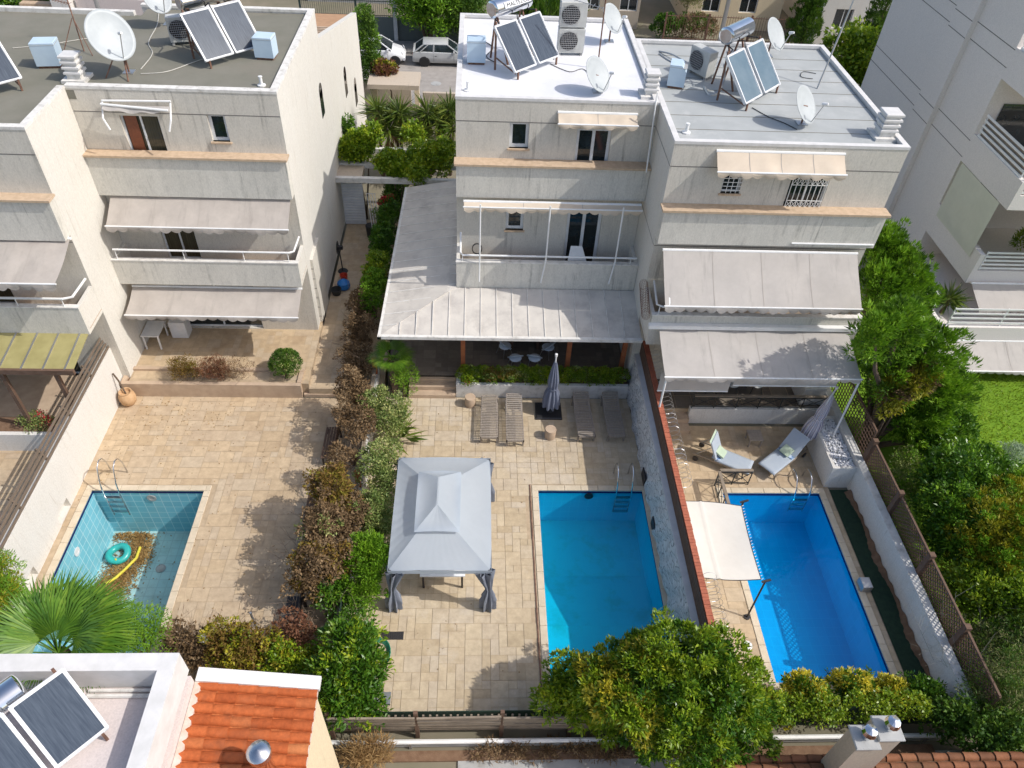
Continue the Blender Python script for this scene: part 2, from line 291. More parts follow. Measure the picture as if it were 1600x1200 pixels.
MT['screen'] = cloth('olive_beige_screen_cloth', (.66, .66, .55), (.60, .60, .50), trans=.1)
MT['tile_moss'] = island('mossy_roof_tile', [(0, (.16, .075, .04)), (.5, (.24, .10, .05)), (1, (.32, .14, .07))], noise=.7, nscale=4, dirt=((.05, .05, .025), .8))
# ---------------------------------------------------------------- mesh tools
OFF = {}
def V(*a): return Vector(a)
class MB:
    def __init__(s): s.v = []; s.f = []; s.m = []
    def add(s, vs, fs, m=0):
        o = len(s.v); s.v += [tuple(x) for x in vs]; s.f += [tuple(i+o for i in f) for f in fs]; s.m += [m]*len(fs); return s
    def box(s, a, b, m=0):
        x0, y0, z0 = [min(p, q) for p, q in zip(a, b)]; x1, y1, z1 = [max(p, q) for p, q in zip(a, b)]
        return s.add([(x0,y0,z0),(x1,y0,z0),(x1,y1,z0),(x0,y1,z0),(x0,y0,z1),(x1,y0,z1),(x1,y1,z1),(x0,y1,z1)], [(0,3,2,1),(4,5,6,7),(0,1,5,4),(1,2,6,5),(2,3,7,6),(3,0,4,7)], m)
    def bbox(s, a, b, r=.02, m=0):   # box with chamfered top edges
        x0, y0, z0 = [min(p, q) for p, q in zip(a, b)]; x1, y1, z1 = [max(p, q) for p, q in zip(a, b)]
        s.add([(x0,y0,z0),(x1,y0,z0),(x1,y1,z0),(x0,y1,z0),(x0,y0,z1-r),(x1,y0,z1-r),(x1,y1,z1-r),(x0,y1,z1-r),(x0+r,y0+r,z1),(x1-r,y0+r,z1),(x1-r,y1-r,z1),(x0+r,y1-r,z1)],
              [(0,3,2,1),(0,1,5,4),(1,2,6,5),(2,3,7,6),(3,0,4,7),(4,5,9,8),(5,6,10,9),(6,7,11,10),(7,4,8,11),(8,9,10,11)], m); return s
    def bar(s, p0, p1, w, h, up=(0,0,1), m=0):
        p0, p1 = Vector(p0), Vector(p1); d = (p1-p0).normalized(); x = d.cross(Vector(up))
        if x.length < 1e-4: x = d.cross(Vector((1,0,0)))
        x.normalize(); y = x.cross(d).normalized(); x *= w/2; y *= h/2
        return s.add([p0-x-y,p0+x-y,p0+x+y,p0-x+y,p1-x-y,p1+x-y,p1+x+y,p1-x+y], [(0,3,2,1),(4,5,6,7),(0,1,5,4),(1,2,6,5),(2,3,7,6),(3,0,4,7)], m)
    def quad(s, a, b, c, d, m=0): return s.add([a,b,c,d], [(0,1,2,3)], m)
    def slab(s, pts, vec, m=0):      # polygon swept by vec
        n = len(pts); v = Vector(vec); P = [Vector(p) for p in pts]
        return s.add(P+[p+v for p in P], [tuple(range(n))[::-1], tuple(range(n, 2*n))]+[(i,(i+1)%n,n+(i+1)%n,n+i) for i in range(n)], m)
    def tube(s, pts, r, n=6, m=0, closed=False, r1=None):
        P = [Vector(p) for p in pts]; k = len(P); vs = []; ref = None
        for i, p in enumerate(P):
            a = P[(i-1) % k] if (i or closed) else p; b = P[(i+1) % k] if (i < k-1 or closed) else p
            d = (b-a).normalized() if (b-a).length > 1e-7 else Vector((0,0,1))
            if ref is None:
                ref = d.cross(Vector((0,0,1))); ref = d.cross(Vector((1,0,0))) if ref.length < .1 else ref
            x = (ref - d*ref.dot(d)).normalized(); ref = x; y = d.cross(x); rr = r if r1 is None else r+(r1-r)*i/max(1,k-1)
            vs += [p+(x*math.cos(t)+y*math.sin(t))*rr for t in [2*math.pi*j/n for j in range(n)]]
        fs = []
        for i in range(k if closed else k-1):
            for j in range(n): fs.append((i*n+j, i*n+(j+1)%n, ((i+1)%k)*n+(j+1)%n, ((i+1)%k)*n+j))
        if not closed: fs += [tuple(range(n))[::-1], tuple(range((k-1)*n, k*n))]
        return s.add(vs, fs, m)
    def lathe(s, prof, c, n=16, m=0, axis=None):
        c = Vector(c); ax = Vector(axis or (0,0,1)).normalized(); x = ax.orthogonal().normalized(); y = ax.cross(x); vs = []
        for r, z in prof: vs += [c+ax*z+(x*math.cos(t)+y*math.sin(t))*r for t in [2*math.pi*j/n for j in range(n)]]
        fs = [(i*n+j, i*n+(j+1)%n, (i+1)*n+(j+1)%n, (i+1)*n+j) for i in range(len(prof)-1) for j in range(n)]
        if prof[0][0] > 1e-4: fs.append(tuple(range(n))[::-1])
        if prof[-1][0] > 1e-4: fs.append(tuple(range((len(prof)-1)*n, len(prof)*n)))
        return s.add(vs, fs, m)
    def grid(s, f, nu, nv, m=0):
        vs = [f(i/nu, j/nv) for j in range(nv+1) for i in range(nu+1)]
        return s.add(vs, [(j*(nu+1)+i, j*(nu+1)+i+1, (j+1)*(nu+1)+i+1, (j+1)*(nu+1)+i) for j in range(nv) for i in range(nu)], m)
    def holes(s, axis, c, u0, u1, v0, v1, hs, depth=0, m=0):   # flat sheet with rectangular openings and reveals; axis = the constant coordinate
        us = sorted({u0, u1, *[h[0] for h in hs], *[h[1] for h in hs]}); vz = sorted({v0, v1, *[h[2] for h in hs], *[h[3] for h in hs]})
        def P(u, v, d=0): return {'x': (c+d, u, v), 'y': (u, c+d, v), 'z': (u, v, c+d)}[axis]
        for a, b in zip(us, us[1:]):
            for p, q in zip(vz, vz[1:]):
                cu, cv = (a+b)/2, (p+q)/2
                if any(h[0] < cu < h[1] and h[2] < cv < h[3] for h in hs): continue
                s.quad(P(a,p), P(b,p), P(b,q), P(a,q), m)
        if depth:
            for h in hs:
                a, b, p, q = h[:4]
                for (k, l) in (((a,p),(b,p)), ((b,p),(b,q)), ((b,q),(a,q)), ((a,q),(a,p))): s.quad(P(*k), P(*l), P(*l, depth), P(*k, depth), m)
        return s
def _mk(name, mb, mats, shift=(0,0,0), smooth=False):
    me = bpy.data.meshes.new(name); sx = Vector(shift)
    me.from_pydata([tuple(Vector(v)-sx) for v in mb.v], [], mb.f)
    for x in (mats if isinstance(mats, (list, tuple)) else [mats]): me.materials.append(MT[x] if isinstance(x, str) else x)
    if any(mb.m): me.polygons.foreach_set('material_index', mb.m)
    import bmesh
    bm = bmesh.new(); bm.from_mesh(me); bmesh.ops.recalc_face_normals(bm, faces=bm.faces); bm.to_mesh(me); bm.free()
    if smooth:
        me.polygons.foreach_set('use_smooth', [True]*len(me.polygons))
        if smooth != True: me.set_sharp_from_angle(angle=rad(smooth))
    o = bpy.data.objects.new(name, me); C.objects.link(o); return o
def tag(o, label=None, cat=None, group=None, kind=None):
    if label: o['label'] = label
    if cat: o['category'] = cat
    if group: o['group'] = group
    if kind: o['kind'] = kind
    return o
def thing(name, label, cat, loc=(0,0,0), group=None):
    o = bpy.data.objects.new(name, None); C.objects.link(o); o.location = loc; o.empty_display_size = .2
    OFF[o.name] = Vector(loc); return tag(o, label, cat, group)
def part(name, mb, mats, parent, smooth=False, label=None):
    o = _mk(name, mb, mats, OFF[parent.name], smooth); o.parent = parent; OFF[o.name] = OFF[parent.name]
    if label: o['label'] = label
    return o
def solo(name, mb, mats, label, cat, group=None, smooth=False):
    A = np.array(mb.v); c = ((A[:,0].min()+A[:,0].max())/2, (A[:,1].min()+A[:,1].max())/2, A[:,2].min())
    o = _mk(name, mb, mats, c, smooth); o.location = c; OFF[o.name] = Vector(c); return tag(o, label, cat, group)
def struct(name, mb, mats, kind='structure'):
    o = _mk(name, mb, mats); o['kind'] = kind; return o
def dup(root, loc, rz=0, label=None, scale=None):
    def cp(o, p):
        c = o.copy(); C.objects.link(c)
        if p: c.parent = p
        for ch in [x for x in o.children]: cp(ch, c)
        return c
    r = cp(root, None); r.location = loc; r.rotation_euler = (0, 0, rz)
    if label: r['label'] = label
    if scale: r.scale = scale
    return r
# ---------------------------------------------------------------- foliage tools
def leaves(name, cen, dr, L, W, mat, parent, rng, fold=.15, kind=None):
    n = len(cen); dr = dr/np.linalg.norm(dr, axis=1, keepdims=True)
    rv = rng.normal(0, .75, size=(n,3))+np.array([.25, -.1, .9]); sd = np.cross(dr, rv); sd /= np.linalg.norm(sd, axis=1, keepdims=True)+1e-9; nm = np.cross(sd, dr)
    l = (L*rng.uniform(.65, 1.3, n))[:,None]; wd = (W*rng.uniform(.7, 1.25, n))[:,None]
    vs = np.empty((n,4,3)); mid = cen+dr*l*.45
    vs[:,0] = cen; vs[:,1] = mid+sd*wd/2+nm*wd*fold; vs[:,2] = cen+dr*l-nm*wd*fold; vs[:,3] = mid-sd*wd/2+nm*wd*fold
    return rawmesh(name, vs.reshape(-1,3), 4, mat, parent, kind)
def rawmesh(name, vs, k, mat, parent, kind=None):
    off = np.array(OFF[parent.name]) if parent else np.zeros(3); vs = vs-off; n = len(vs)//k
    me = bpy.data.meshes.new(name); me.vertices.add(len(vs)); me.vertices.foreach_set('co', vs.astype(np.float32).ravel())
    me.loops.add(n*k); me.loops.foreach_set('vertex_index', np.arange(n*k, dtype=np.int32))
    me.polygons.add(n); me.polygons.foreach_set('loop_start', np.arange(0, n*k, k, dtype=np.int32)); me.update(calc_edges=True)
    me.materials.append(MT[mat]); o = bpy.data.objects.new(name, me); C.objects.link(o)
    if parent: o.parent = parent; OFF[o.name] = Vector(off)
    if kind: o['kind'] = kind
    return o
def blobs_sample(blobs, n, rng, per=14, cs=.12, inner=.25, ragged=.18, zmin=None):
    """leaf positions grouped in clumps near the surface of a set of ellipsoids; returns centres, outward directions"""
    B = np.array(blobs, float); wgt = (B[:,3]*B[:,4]+B[:,4]*B[:,5]+B[:,3]*B[:,5]); wgt /= wgt.sum()
    per = max(per*3, 30); k = max(len(B), int(n*(1-inner)/per)); bi = np.r_[np.arange(len(B)), rng.choice(len(B), k-len(B), p=wgt)]
    u = rng.normal(size=(k,3)); u[:,2] = np.where(u[:,2] < -.4, -u[:,2], u[:,2]); u /= np.linalg.norm(u, axis=1, keepdims=True)
    rr = 1-np.abs(rng.normal(0, ragged, k))+rng.normal(0, ragged*.5, k)
    cc = B[bi,:3]+u*B[bi,3:]*rr[:,None]; lr = np.repeat(cs*1.9*rng.uniform(.6, 1.35, k), per)[:,None]      # every clump is a small rounded spray
    ci = np.repeat(np.arange(k), per); nb = u[ci]/B[bi][ci,3:]; nb /= np.linalg.norm(nb, axis=1, keepdims=True)
    q = rng.normal(size=(len(ci),3))+nb*.9+np.array([0,0,.35]); q /= np.linalg.norm(q, axis=1, keepdims=True)
    p = cc[ci]+q*lr*(rng.uniform(.35, 1.05, len(ci))**.6)[:,None]*np.array([1,1,.8]); d = q*.65+nb*.5; d /= np.linalg.norm(d, axis=1, keepdims=True)
    k2 = int(n*inner); b2 = rng.choice(len(B), k2, p=wgt); u2 = rng.normal(size=(k2,3)); u2 /= np.linalg.norm(u2, axis=1, keepdims=True)
    p2 = B[b2,:3]+u2*B[b2,3:]*(rng.uniform(.1, .85, k2)[:,None]); P = np.vstack([p, p2]); D = np.vstack([d, u2])
    if zmin is not None: ok = P[:,2] > zmin; P, D = P[ok], D[ok]
    return P, D
def branches(name, base, tips, r, mat, parent, rng, n=5):
    mb = MB(); base = Vector(base)
    for t in tips:
        t = Vector(t); a = base.lerp(t, .35)+Vector(rng.normal(0, .06, 3)); a.z = base.z+(t.z-base.z)*.5; c = base.lerp(t, .72)+Vector(rng.normal(0, .06, 3))
        mb.tube([base+Vector(rng.normal(0, r*.5, 3)), a, c, t], r, n, r1=r*.25)
    return part(name, mb, mat, parent, smooth=True)
def plant(name, label, cat, blobs, n, leaf, mat, seed, base=None, group=None, per=14, cs=.12, inner=.25, ragged=.18, out=.8, up=.35, rnd=.8, trunk=.05, tmat='trunk', zmin=.02, kind=None, extra=None, crown='crown'):
    rng = np.random.default_rng(seed); B = np.array(blobs, float)
    if base is None: base = (B[:,0].mean(), B[:,1].mean(), 0.)
    t = thing(name, label, cat, base, group)
    P, D = blobs_sample(blobs, n, rng, per, cs, inner, ragged, zmin=base[2]+zmin)
    d = D*out+np.array([0,0,up])+rng.normal(0, rnd, D.shape)
    leaves(crown, P, d, leaf[0], leaf[1], mat, t, rng)
    if extra:
        for (m2, frac) in extra:
            P2, D2 = blobs_sample(blobs, int(n*frac), rng, per, cs, .05, ragged*.8, zmin=base[2]+zmin)
            leaves('leaf_clumps', P2, D2*out+np.array([0,0,up])+rng.normal(0, rnd, D2.shape), leaf[0], leaf[1], m2, t, rng)
    if trunk: branches('trunk', base, [(b[0], b[1], b[2]+b[5]*.35) for b in B], trunk, tmat, t, rng)
    return t
def twigs(name, base, spread, h, n, mat, parent, rng, r=.008, lean=.5):
    mb = MB()
    for i in range(n):
        b = Vector(base)+Vector((rng.normal(0, spread[0]*.35), rng.normal(0, spread[1]*.35), 0)); q = Vector((rng.normal(0, lean), rng.normal(0, lean), 1)).normalized(); hh = h*rng.uniform(.5, 1.1)
        k = Vector(rng.normal(0, .12, 3)); m_ = b+q*hh*.5+k*hh*.5; e = b+q*hh+k*hh; mb.tube([b, m_, e], r, 3, r1=r*.4)
        for _ in range(3):
            s_ = m_.lerp(e, rng.uniform(-.3, .9)); mb.tube([s_, s_+(q+Vector(rng.normal(0, .6, 3))).normalized()*hh*.3], r*.6, 3, r1=r*.25)
    return part(name, mb, mat, parent)
# ================================================================ SETTING
rng0 = random.Random(5)
POOLS = {'l': (-12.26, -8.68, 6.6, 15.38), 'm': (2.14, 5.66, 8.9, 15.45), 'r': (8.33, 11.68, 8.85, 15.38), 'f': (-18.9, -15.25, 6.5, 15.3)}
ph = [(p[0]-.02, p[1]+.02, p[2]-.02, p[3]+.02) for p in POOLS.values()]
mb = MB().holes('z', -.03, -400, 400, -150, 700, ph); struct('ground', mb, 'ground')
def pavers(name, x0, x1, y0, y1, hs, mat, cell=.235, seed=1, z=.004, skip=lambda x, y: False):
    r = random.Random(seed); nx = int((x1-x0)/cell); ny = int((y1-y0)/cell); cx = (x1-x0)/nx; cy = (y1-y0)/ny; occ = [[False]*ny for _ in range(nx)]; mb = MB()
    g = .006
    for j in range(ny):
        for i in range(nx):
            if occ[i][j]: continue
            opts = [(2,2)]*5+[(1,1)]*3+[(2,1)]*4+[(1,2)]*3+[(3,2)]*2; r.shuffle(opts)
            for w_, h_ in opts+[(1,1)]:
                if i+w_ <= nx and j+h_ <= ny and not any(occ[i+a][j+b] for a in range(w_) for b in range(h_)): break
            for a in range(w_):
                for b in range(h_): occ[i+a][j+b] = True
            a, b, c, d = x0+i*cx, x0+(i+w_)*cx, y0+j*cy, y0+(j+h_)*cy
            mx, my = (a+b)/2, (c+d)/2
            if skip(mx, my): continue
            for h in hs:      # clip against pools
                if a < h[1] and b > h[0] and c < h[3] and d > h[2]:
                    if mx < h[0]: b = min(b, h[0])
                    elif mx > h[1]: a = max(a, h[1])
                    elif my < h[2]: d = min(d, h[2])
                    elif my > h[3]: c = max(c, h[3])
                    else: a = b
            if b-a < .03 or d-c < .03: continue
            dz = r.uniform(0, .003)
            mb.quad((a+g, c+g, z+dz), (b-g, c+g, z+dz), (b-g, d-g, z+dz), (a+g, d-g, z+dz))
    return mb
def deck(name, x0, x1, y0, y1, pools, mat, seed, z=0, rim=.20, skip=lambda x, y: False):
    hs = [POOLS[k] for k in pools]; big = [(h[0]-rim, h[1]+rim, h[2]-rim, h[3]+rim) for h in hs]
    struct(name+'_bedding', MB().holes('z', z-.006, x0, x1, y0, y1, hs), 'grout')
    struct(name, pavers(name, x0, x1, y0, y1, big, mat, seed=seed, z=z+.004, skip=skip), mat)
deck('left_pool_deck', -12.66, -3.75, 6.9, 19.62, 'l', 'paver', 3)
deck('middle_pool_deck', -3.5, 5.76, 8.05, 19.72, 'm', 'paver_mid', 8)
deck('right_pool_deck', 6.15, 12.05, 8.5, 18.4, 'r', 'paver', 12)
deck('far_left_deck', -22, -12.9, 6.9, 17.6, 'f', 'paver', 21)
struct('left_terrace', MB().box((-12.37, 19.8, -.02), (-6.0, 24.0, .56)).box((-6.0, 19.7, -.02), (-3.3, 31, .40)), 'grout')
struct('left_terrace_paving', pavers('t', -12.3, -6.0, 19.95, 23.4, [], 'paver', seed=31, z=.565), 'paver')
struct('left_path_paving', pavers('t', -6.0, -3.35, 19.75, 30.5, [], 'paver', seed=32, z=.405), 'paver')
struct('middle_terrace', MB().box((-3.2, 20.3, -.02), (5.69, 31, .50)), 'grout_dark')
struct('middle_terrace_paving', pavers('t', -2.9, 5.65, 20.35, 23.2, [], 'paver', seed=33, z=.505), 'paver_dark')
struct('right_terrace', MB().box((6.05, 18.75, -.02), (13.0, 22, .52)), 'grout')
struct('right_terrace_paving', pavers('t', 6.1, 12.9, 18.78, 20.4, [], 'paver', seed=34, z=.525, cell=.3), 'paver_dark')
struct('far_left_terrace', MB().box((-22, 18.0, -.02), (-12.75, 20.4, .6)), 'step')
mb = MB().box((-.3, -6, -.02), (40, 7.05, .02)); struct('lower_lane', mb, 'concrete')
# street behind the houses
struct('street', MB().quad((-60, 45.6, -.02), (60, 45.6, -.02), (60, 52.3, -.02), (-60, 52.3, -.02)), 'asphalt')
struct('pavement', MB().box((-60, 52.3, -.03), (60, 54.2, .12)).box((-60, 44.2, -.03), (60, 45.6, .12)), 'pavement')
mb = MB().lathe([(.33, .0), (.33, .012), (0, .014)], (-2.62, 47.6, -.019), 20); solo('manhole_cover', mb, 'concrete', 'round iron manhole cover set in the street near the silver car', 'manhole cover')
struct('lawn', MB().quad((13.3, 4, -.01), (60, 4, -.01), (60, 26, -.01), (13.3, 26, -.01)), 'lawn')
rg = np.random.default_rng(11); n = 42000; px = rg.uniform(15.5, 30, n); py = rg.uniform(12, 24, n)
leaves('grass', np.c_[px, py, np.full(n, -.01)], rg.normal(0, .6, (n,3))+[0,0,1], .09, .03, 'lf_thuja', None, rg, kind='stuff')
bpy.data.objects['grass'].data.materials[0] = leafmat('grass_blade', [(0, (.06, .10, .003)), (.5, (.10, .16, .004)), (1, (.16, .22, .01))], trans=.3, clump=.6)
struct('turf_strip', MB().quad((12.06, 8.3, .012), (12.72, 8.3, .012), (12.72, 15.5, .012), (12.06, 15.5, .012)), 'turf_dark')
# pools
def pool(key, label, depth, tm, fm, water=None, wl=-.16, fill=True, lit_end_depth=None):
    x0, x1, y0, y1 = POOLS[key]
    t = thing('swimming_pool', label, 'swimming pool', ((x0+x1)/2, (y0+y1)/2, -depth))
    b = MB(); z0, z1 = -depth, -.02
    b.quad((x0,y0,z0), (x1,y0,z0), (x1,y0,z1), (x0,y0,z1)).quad((x0,y1,z0), (x0,y1,z1), (x1,y1,z1), (x1,y1,z0)).quad((x0,y0,z0), (x0,y0,z1), (x0,y1,z1), (x0,y1,z0)).quad((x1,y0,z0), (x1,y1,z0), (x1,y1,z1), (x1,y0,z1))
    part('basin_wall', b, tm, t)
    fl = MB(); ym, yn = (y1-2.2, y0+2.2) if lit_end_depth else (y1, y0); zs = -lit_end_depth if lit_end_depth else z0
    prof = [(y1, z0+.001), (ym, z0+.001), (yn, zs), (y0, zs)] if lit_end_depth else [(y1, z0+.001), (y0, z0+.001)]
    for (ya, za), (yb, zb) in zip(prof, prof[1:]): fl.quad((x0,ya,za), (x1,ya,za), (x1,yb,zb), (x0,yb,zb))
    part('basin_floor', fl, fm, t)
    nb = MB(); e = .006; a, c = -.16, -.06
    nb.quad((x0,y1-e,a), (x1,y1-e,a), (x1,y1-e,c), (x0,y1-e,c)).quad((x0+e,y0,a), (x0+e,y1,a), (x0+e,y1,c), (x0+e,y0,c)).quad((x1-e,y0,a), (x1-e,y1,a), (x1-e,y1,c), (x1-e,y0,c)); part('waterline_band', nb, 'tile_navy', t)
    rim = .19; cp = MB(); o = .02; r = random.Random(3)
    def run(p, q, f):
        k = p
        while k < q-1e-3:
            l = min(r.uniform(.5, .62), q-k); l = q-k if q-k-l < .15 else l; f(k+.004, k+l-.004); k += l
    run(x0-rim, x1+rim, lambda a, c: cp.bbox((a, y1-o, -.02), (c, y1+rim, .022), .008)); run(x0-rim, x1+rim, lambda a, c: cp.bbox((a, y0-rim, -.02), (c, y0+o, .022), .008))
    run(y0+o, y1-o, lambda a, c: (cp.bbox((x0-rim, a, -.02), (x0+o, c, .022), .008), cp.bbox((x1-o, a, -.02), (x1+rim, c, .022), .008)))
    part('coping', cp, 'stone_edge', t)
    if water:
        struct('water', MB().quad((x0+.002,y0+.002,wl), (x1-.002,y0+.002,wl), (x1-.002,y1-.002,wl), (x0+.002,y1-.002,wl)), water)
    return t
MT['floor_mid'] = gridmat('algae_stained_pool_floor', (.20, .58, .68), (.23, .61, .70), (.24, .6, .68), .30, .03, dirt=((.12, .36, .30), .75))
PL = pool('l', 'emptied swimming pool lined with pale blue tiles, leaves on its floor', 2.3, 'tile_empty', 'tile_floor_empty')
PM = pool('m', 'filled blue swimming pool between the grey gazebo and the white stone wall', 1.72, 'tile_blue', 'floor_mid', 'water_mid', lit_end_depth=1.0)  # raised near end is added, so sun catches its floor as a lit strip
PR = pool('r', 'filled deep blue swimming pool beside the ivory shade sail', 1.72, 'tile_blue', 'tile_blue', 'water_right')
PF = pool('f', 'swimming pool at the left edge beyond the white boundary wall', 1.6, 'tile_blue', 'tile_blue', 'water_mid')
struct('overflow_channel_cover', MB().box((1.87, 8.6, .004), (1.91, 15.66, .03)), 'metal_rust')
# ================================================================ HOUSES
def opening(parent, kind, x0, x1, z0, z1, y, pane='glass', fw=.055, sill=True, panel=None, depth=.14, ax='y'):
    """a window or door with frame and pane set back in its reveal (the wall mesh has the hole)"""
    pn = MB(); fr = MB(); d = y+depth; m_ = (x0+x1)/2
    fr.box((x0, d-.03, z0), (x0+fw, d+.03, z1)).box((x1-fw, d-.03, z0), (x1, d+.03, z1)).box((x0+fw, d-.03, z1-fw), (x1-fw, d+.03, z1)).box((x0+fw, d-.03, z0), (x1-fw, d+.03, z0+fw))
    if x1-x0 > .9: fr.box((m_-fw/2, d-.035, z0+fw), (m_+fw/2, d+.025, z1-fw))
    pn.quad((x0+fw*.5, d, z0+fw*.5), (x1-fw*.5, d, z0+fw*.5), (x1-fw*.5, d, z1-fw*.5), (x0+fw*.5, d, z1-fw*.5))
    o = part(kind, fr, 'frame_white', parent); part('pane', pn, pane, o)
    if panel:
        part('shutter', MB().box((panel[0], d-.045, z0+.02), (panel[1], d-.036, z1-.02)), 'shutter_brown', o)
    if sill and kind == 'window': part('sill', MB().box((x0-.05, y-.07, z0-.05), (x1+.05, y+depth-.04, z0)), 'coping', o)
    return o
def grooves(b, x0, x1, y, zs, hs=()):
    for z in zs:
        seg = [(x0, x1)]
        for h in hs:
            if h[2] < z < h[3]: seg = [s for a, c in seg for s in ((a, min(c, h[0])), (max(a, h[1]), c)) if s[1]-s[0] > .02]
        for a, c in seg: b.box((a, y-.004, z-.012), (c, y+.002, z+.012))
def rail(pts, r=.03, posts=(), zb=0, pr=.015):
    b = MB(); b.tube(pts, r, 8)
    for p in posts: b.tube([p, (p[0], p[1], zb)], pr, 6)
    return b
def house(name, label, x0, x1, yf, yb, roofmat, rimmat, opens, band, bal, loc_y=None, groove=(9.24,), xside=None, rimw=.16, low=.4, name_rim=None):
    t = thing(name, label, 'house', ((x0+x1)/2, yf, 0))
    hs = [(o[1], o[2], o[3], o[4]) for o in opens]
    b = MB(); b.holes('y', yf, x0, x1, low, 10.0, hs, .2)
    part('front_wall', b, 'plaster', t)
    s = MB(); s.quad((x0,yb,low), (x1,yb,low), (x1,yb,10), (x0,yb,10)); ye = 22.79 if name_rim == 'far' else yb
    if name_rim != 'left': s.quad((x0,yf,low), (x0,yb,low), (x0,yb,10), (x0,yf,10))
    
    if name_rim == 'far': part('side_wall', MB().quad((x1,yf,low), (x1,yf,10), (x1,ye,10), (x1,ye,low)), 'plaster_side', t)
    else: s.quad((x1,yf,low), (x1,yf,10), (x1,ye,10), (x1,ye,low))
    part('side_wall', s, 'plaster_side', t)
    part('roof', MB().box((x0+rimw, yf+rimw, 9.6), (x1-rimw, yb-rimw, 9.88)), roofmat, t)
    rm = MB(); rm.box((x0-.01, yf-.015, 9.93), (x1+.01, yf+rimw, 10.02)).box((x0-.01, yb-rimw, 9.93), (x1+.01, yb+.01, 10.02)).box((x0-.01, yf+rimw, 9.93), (x0+rimw, yb-rimw, 10.02)).box((x1-rimw, yf+rimw, 9.93), (x1+.01, yb-rimw, 10.02))
    rm.box((x0+.02, yf+.005, 9.6), (x1-.02, yf+rimw-.02, 9.93)).box((x0+.02, yb-rimw+.02, 9.6), (x1-.02, yb-.005, 9.93)).box((x0+.005, yf+rimw-.02, 9.6), (x0+rimw-.02, yb-rimw+.02, 9.93)).box((x1-rimw+.02, yf+rimw-.02, 9.6), (x1-.005, yb-rimw+.02, 9.93))
    if name_rim == 'left': rm = MB().box((x0, yf-.015, 9.93), (x1+.01, yf+rimw, 10.02)).box((x0, yb-rimw, 9.93), (x1+.01, yb+.01, 10.02)).box((x1-rimw, yf+rimw, 9.93), (x1+.01, yb-rimw, 10.02)).box((x0+.02, yf+.005, 9.6), (x1-.02, yf+rimw-.02, 9.93)).box((x0+.02, yb-rimw+.02, 9.6), (x1-.02, yb-.005, 9.93)).box((x1-rimw+.02, yf+rimw-.02, 9.6), (x1-.005, yb-rimw+.02, 9.93))
    if name_rim == 'far':
        rm = MB().box((x0, yf-.015, 9.93), (x1+.01, yf+rimw, 10.02)).box((x1-rimw, yf+rimw, 9.93), (x1+.01, 22.785, 10.02)).box((x0+.02, yf+.005, 9.6), (x1-.02, yf+rimw-.02, 9.93)).box((x1-rimw+.02, yf+rimw-.02, 9.6), (x1-.005, 22.78, 9.93)); part('roof_rim', MB().box((x0, yb-rimw, 9.6), (x1, yb+.01, 10.02)), rimmat, t)
    part('roof_rim', rm, rimmat, t)
    g = MB(); grooves(g, x0+.01, x1-.01, yf, groove, hs); part('groove', g, 'groove', t)
    yb_, z0, z1 = band; bd = part('ledge', MB().box((x0+.003, yb_, z0), (x1-.003, yf, z1-.07)), 'plaster_dk', t)
    part('coping', MB().box((x0-.06, yb_-.09, z1-.07), (x1+.06, yf, z1)), 'coping', bd)
    for o in opens: opening(t, o[0], *o[1:5], yf, **(o[5] if len(o) > 5 else {}))
    if bal:
        yy, zb, zt = bal; th = .14
        bl = part('balcony', MB().box((x0+.004, yy, zb), (x1-.004, yy+th, zt)).box((x0+.004, yy+th, zb), (x1-.004, yf, zb+.12)), 'plaster_dk', t)
        part('balcony_floor', MB().box((x0+.01, yy+th, zb+.12), (x1-.01, yf, zb+.15)), 'terracotta', bl)
        part('parapet_cap', MB().box((x0-.01, yy-.02, zt), (x1+.01, yy+th+.02, zt+.04)), 'rim', bl)
        [part('parapet_return', MB().box((xa, yy+th, zb+.15), (xb, yf, zt)), 'plaster_side', bl) for xa, xb in ((x0+.004, x0+.12), (x1-.12, x1-.004))]
    return t
XA, XB = -12.37, -6.1
HL = house('terraced_house', 'weathered grey three-storey house with dark bitumen roof, above the emptied pool', XA, XB, 22.8, 30.1, 'roof_dark', 'rim',
    [('door', -11.05, -9.87, 7.5, 9.12, dict(pane='curtain', panel=(-10.95, -10.58))), ('window', -8.37, -7.82, 8.34, 9.22, dict(fw=.09)), ('door', -10.95, -9.79, 3.75, 5.6, dict(pane='curtain')), ('door', -11.2, -8.2, .6, 2.7, dict(pane='glass'))],
    (22.45, 6.52, 7.98), (21.67, 3.5, 4.48), groove=(9.22,), name_rim='left', rimw=.22)
part('balcony_railing', rail([(-12.2, 21.72, 4.9), (-6.35, 21.72, 4.9), (-6.2, 21.8, 4.9), (-6.18, 22.7, 4.9)], .035, [(x, 21.72, 4.9) for x in (-12.15, -9.9, -7.9, -6.4)], 4.5), 'rail_white', HL)
b = MB().slab([(XB, 30.1, .4), (XB, 40.4, .4), (XB, 40.2, 6.55), (XB, 30.1, 8.95)], (-.25, 0, 0))
part('rear_wing_wall', b, 'plaster_side', HL)
b = MB().slab([(XB-.25, 30.15, 6.3), (XB-.25, 40.2, 6.3), (-12.3, 40.2, 6.3), (-12.3, 30.15, 6.3)], (0, 0, .15)); part('rear_terrace', b, 'terracotta', HL)
b = MB(); [b.bar((XB-.2, y_, 8.95-(y_-30.1)*.236-.12), (-9.6, y_, 8.95-(y_-30.1)*.236-.12), .09, .14) for y_ in np.arange(30.9, 34.2, .55)]; part('rear_pergola_beam', b, 'step', HL)
b = MB().box((XB-1.5, 23.3, .4), (XB+.1, 24.8, 3.5))
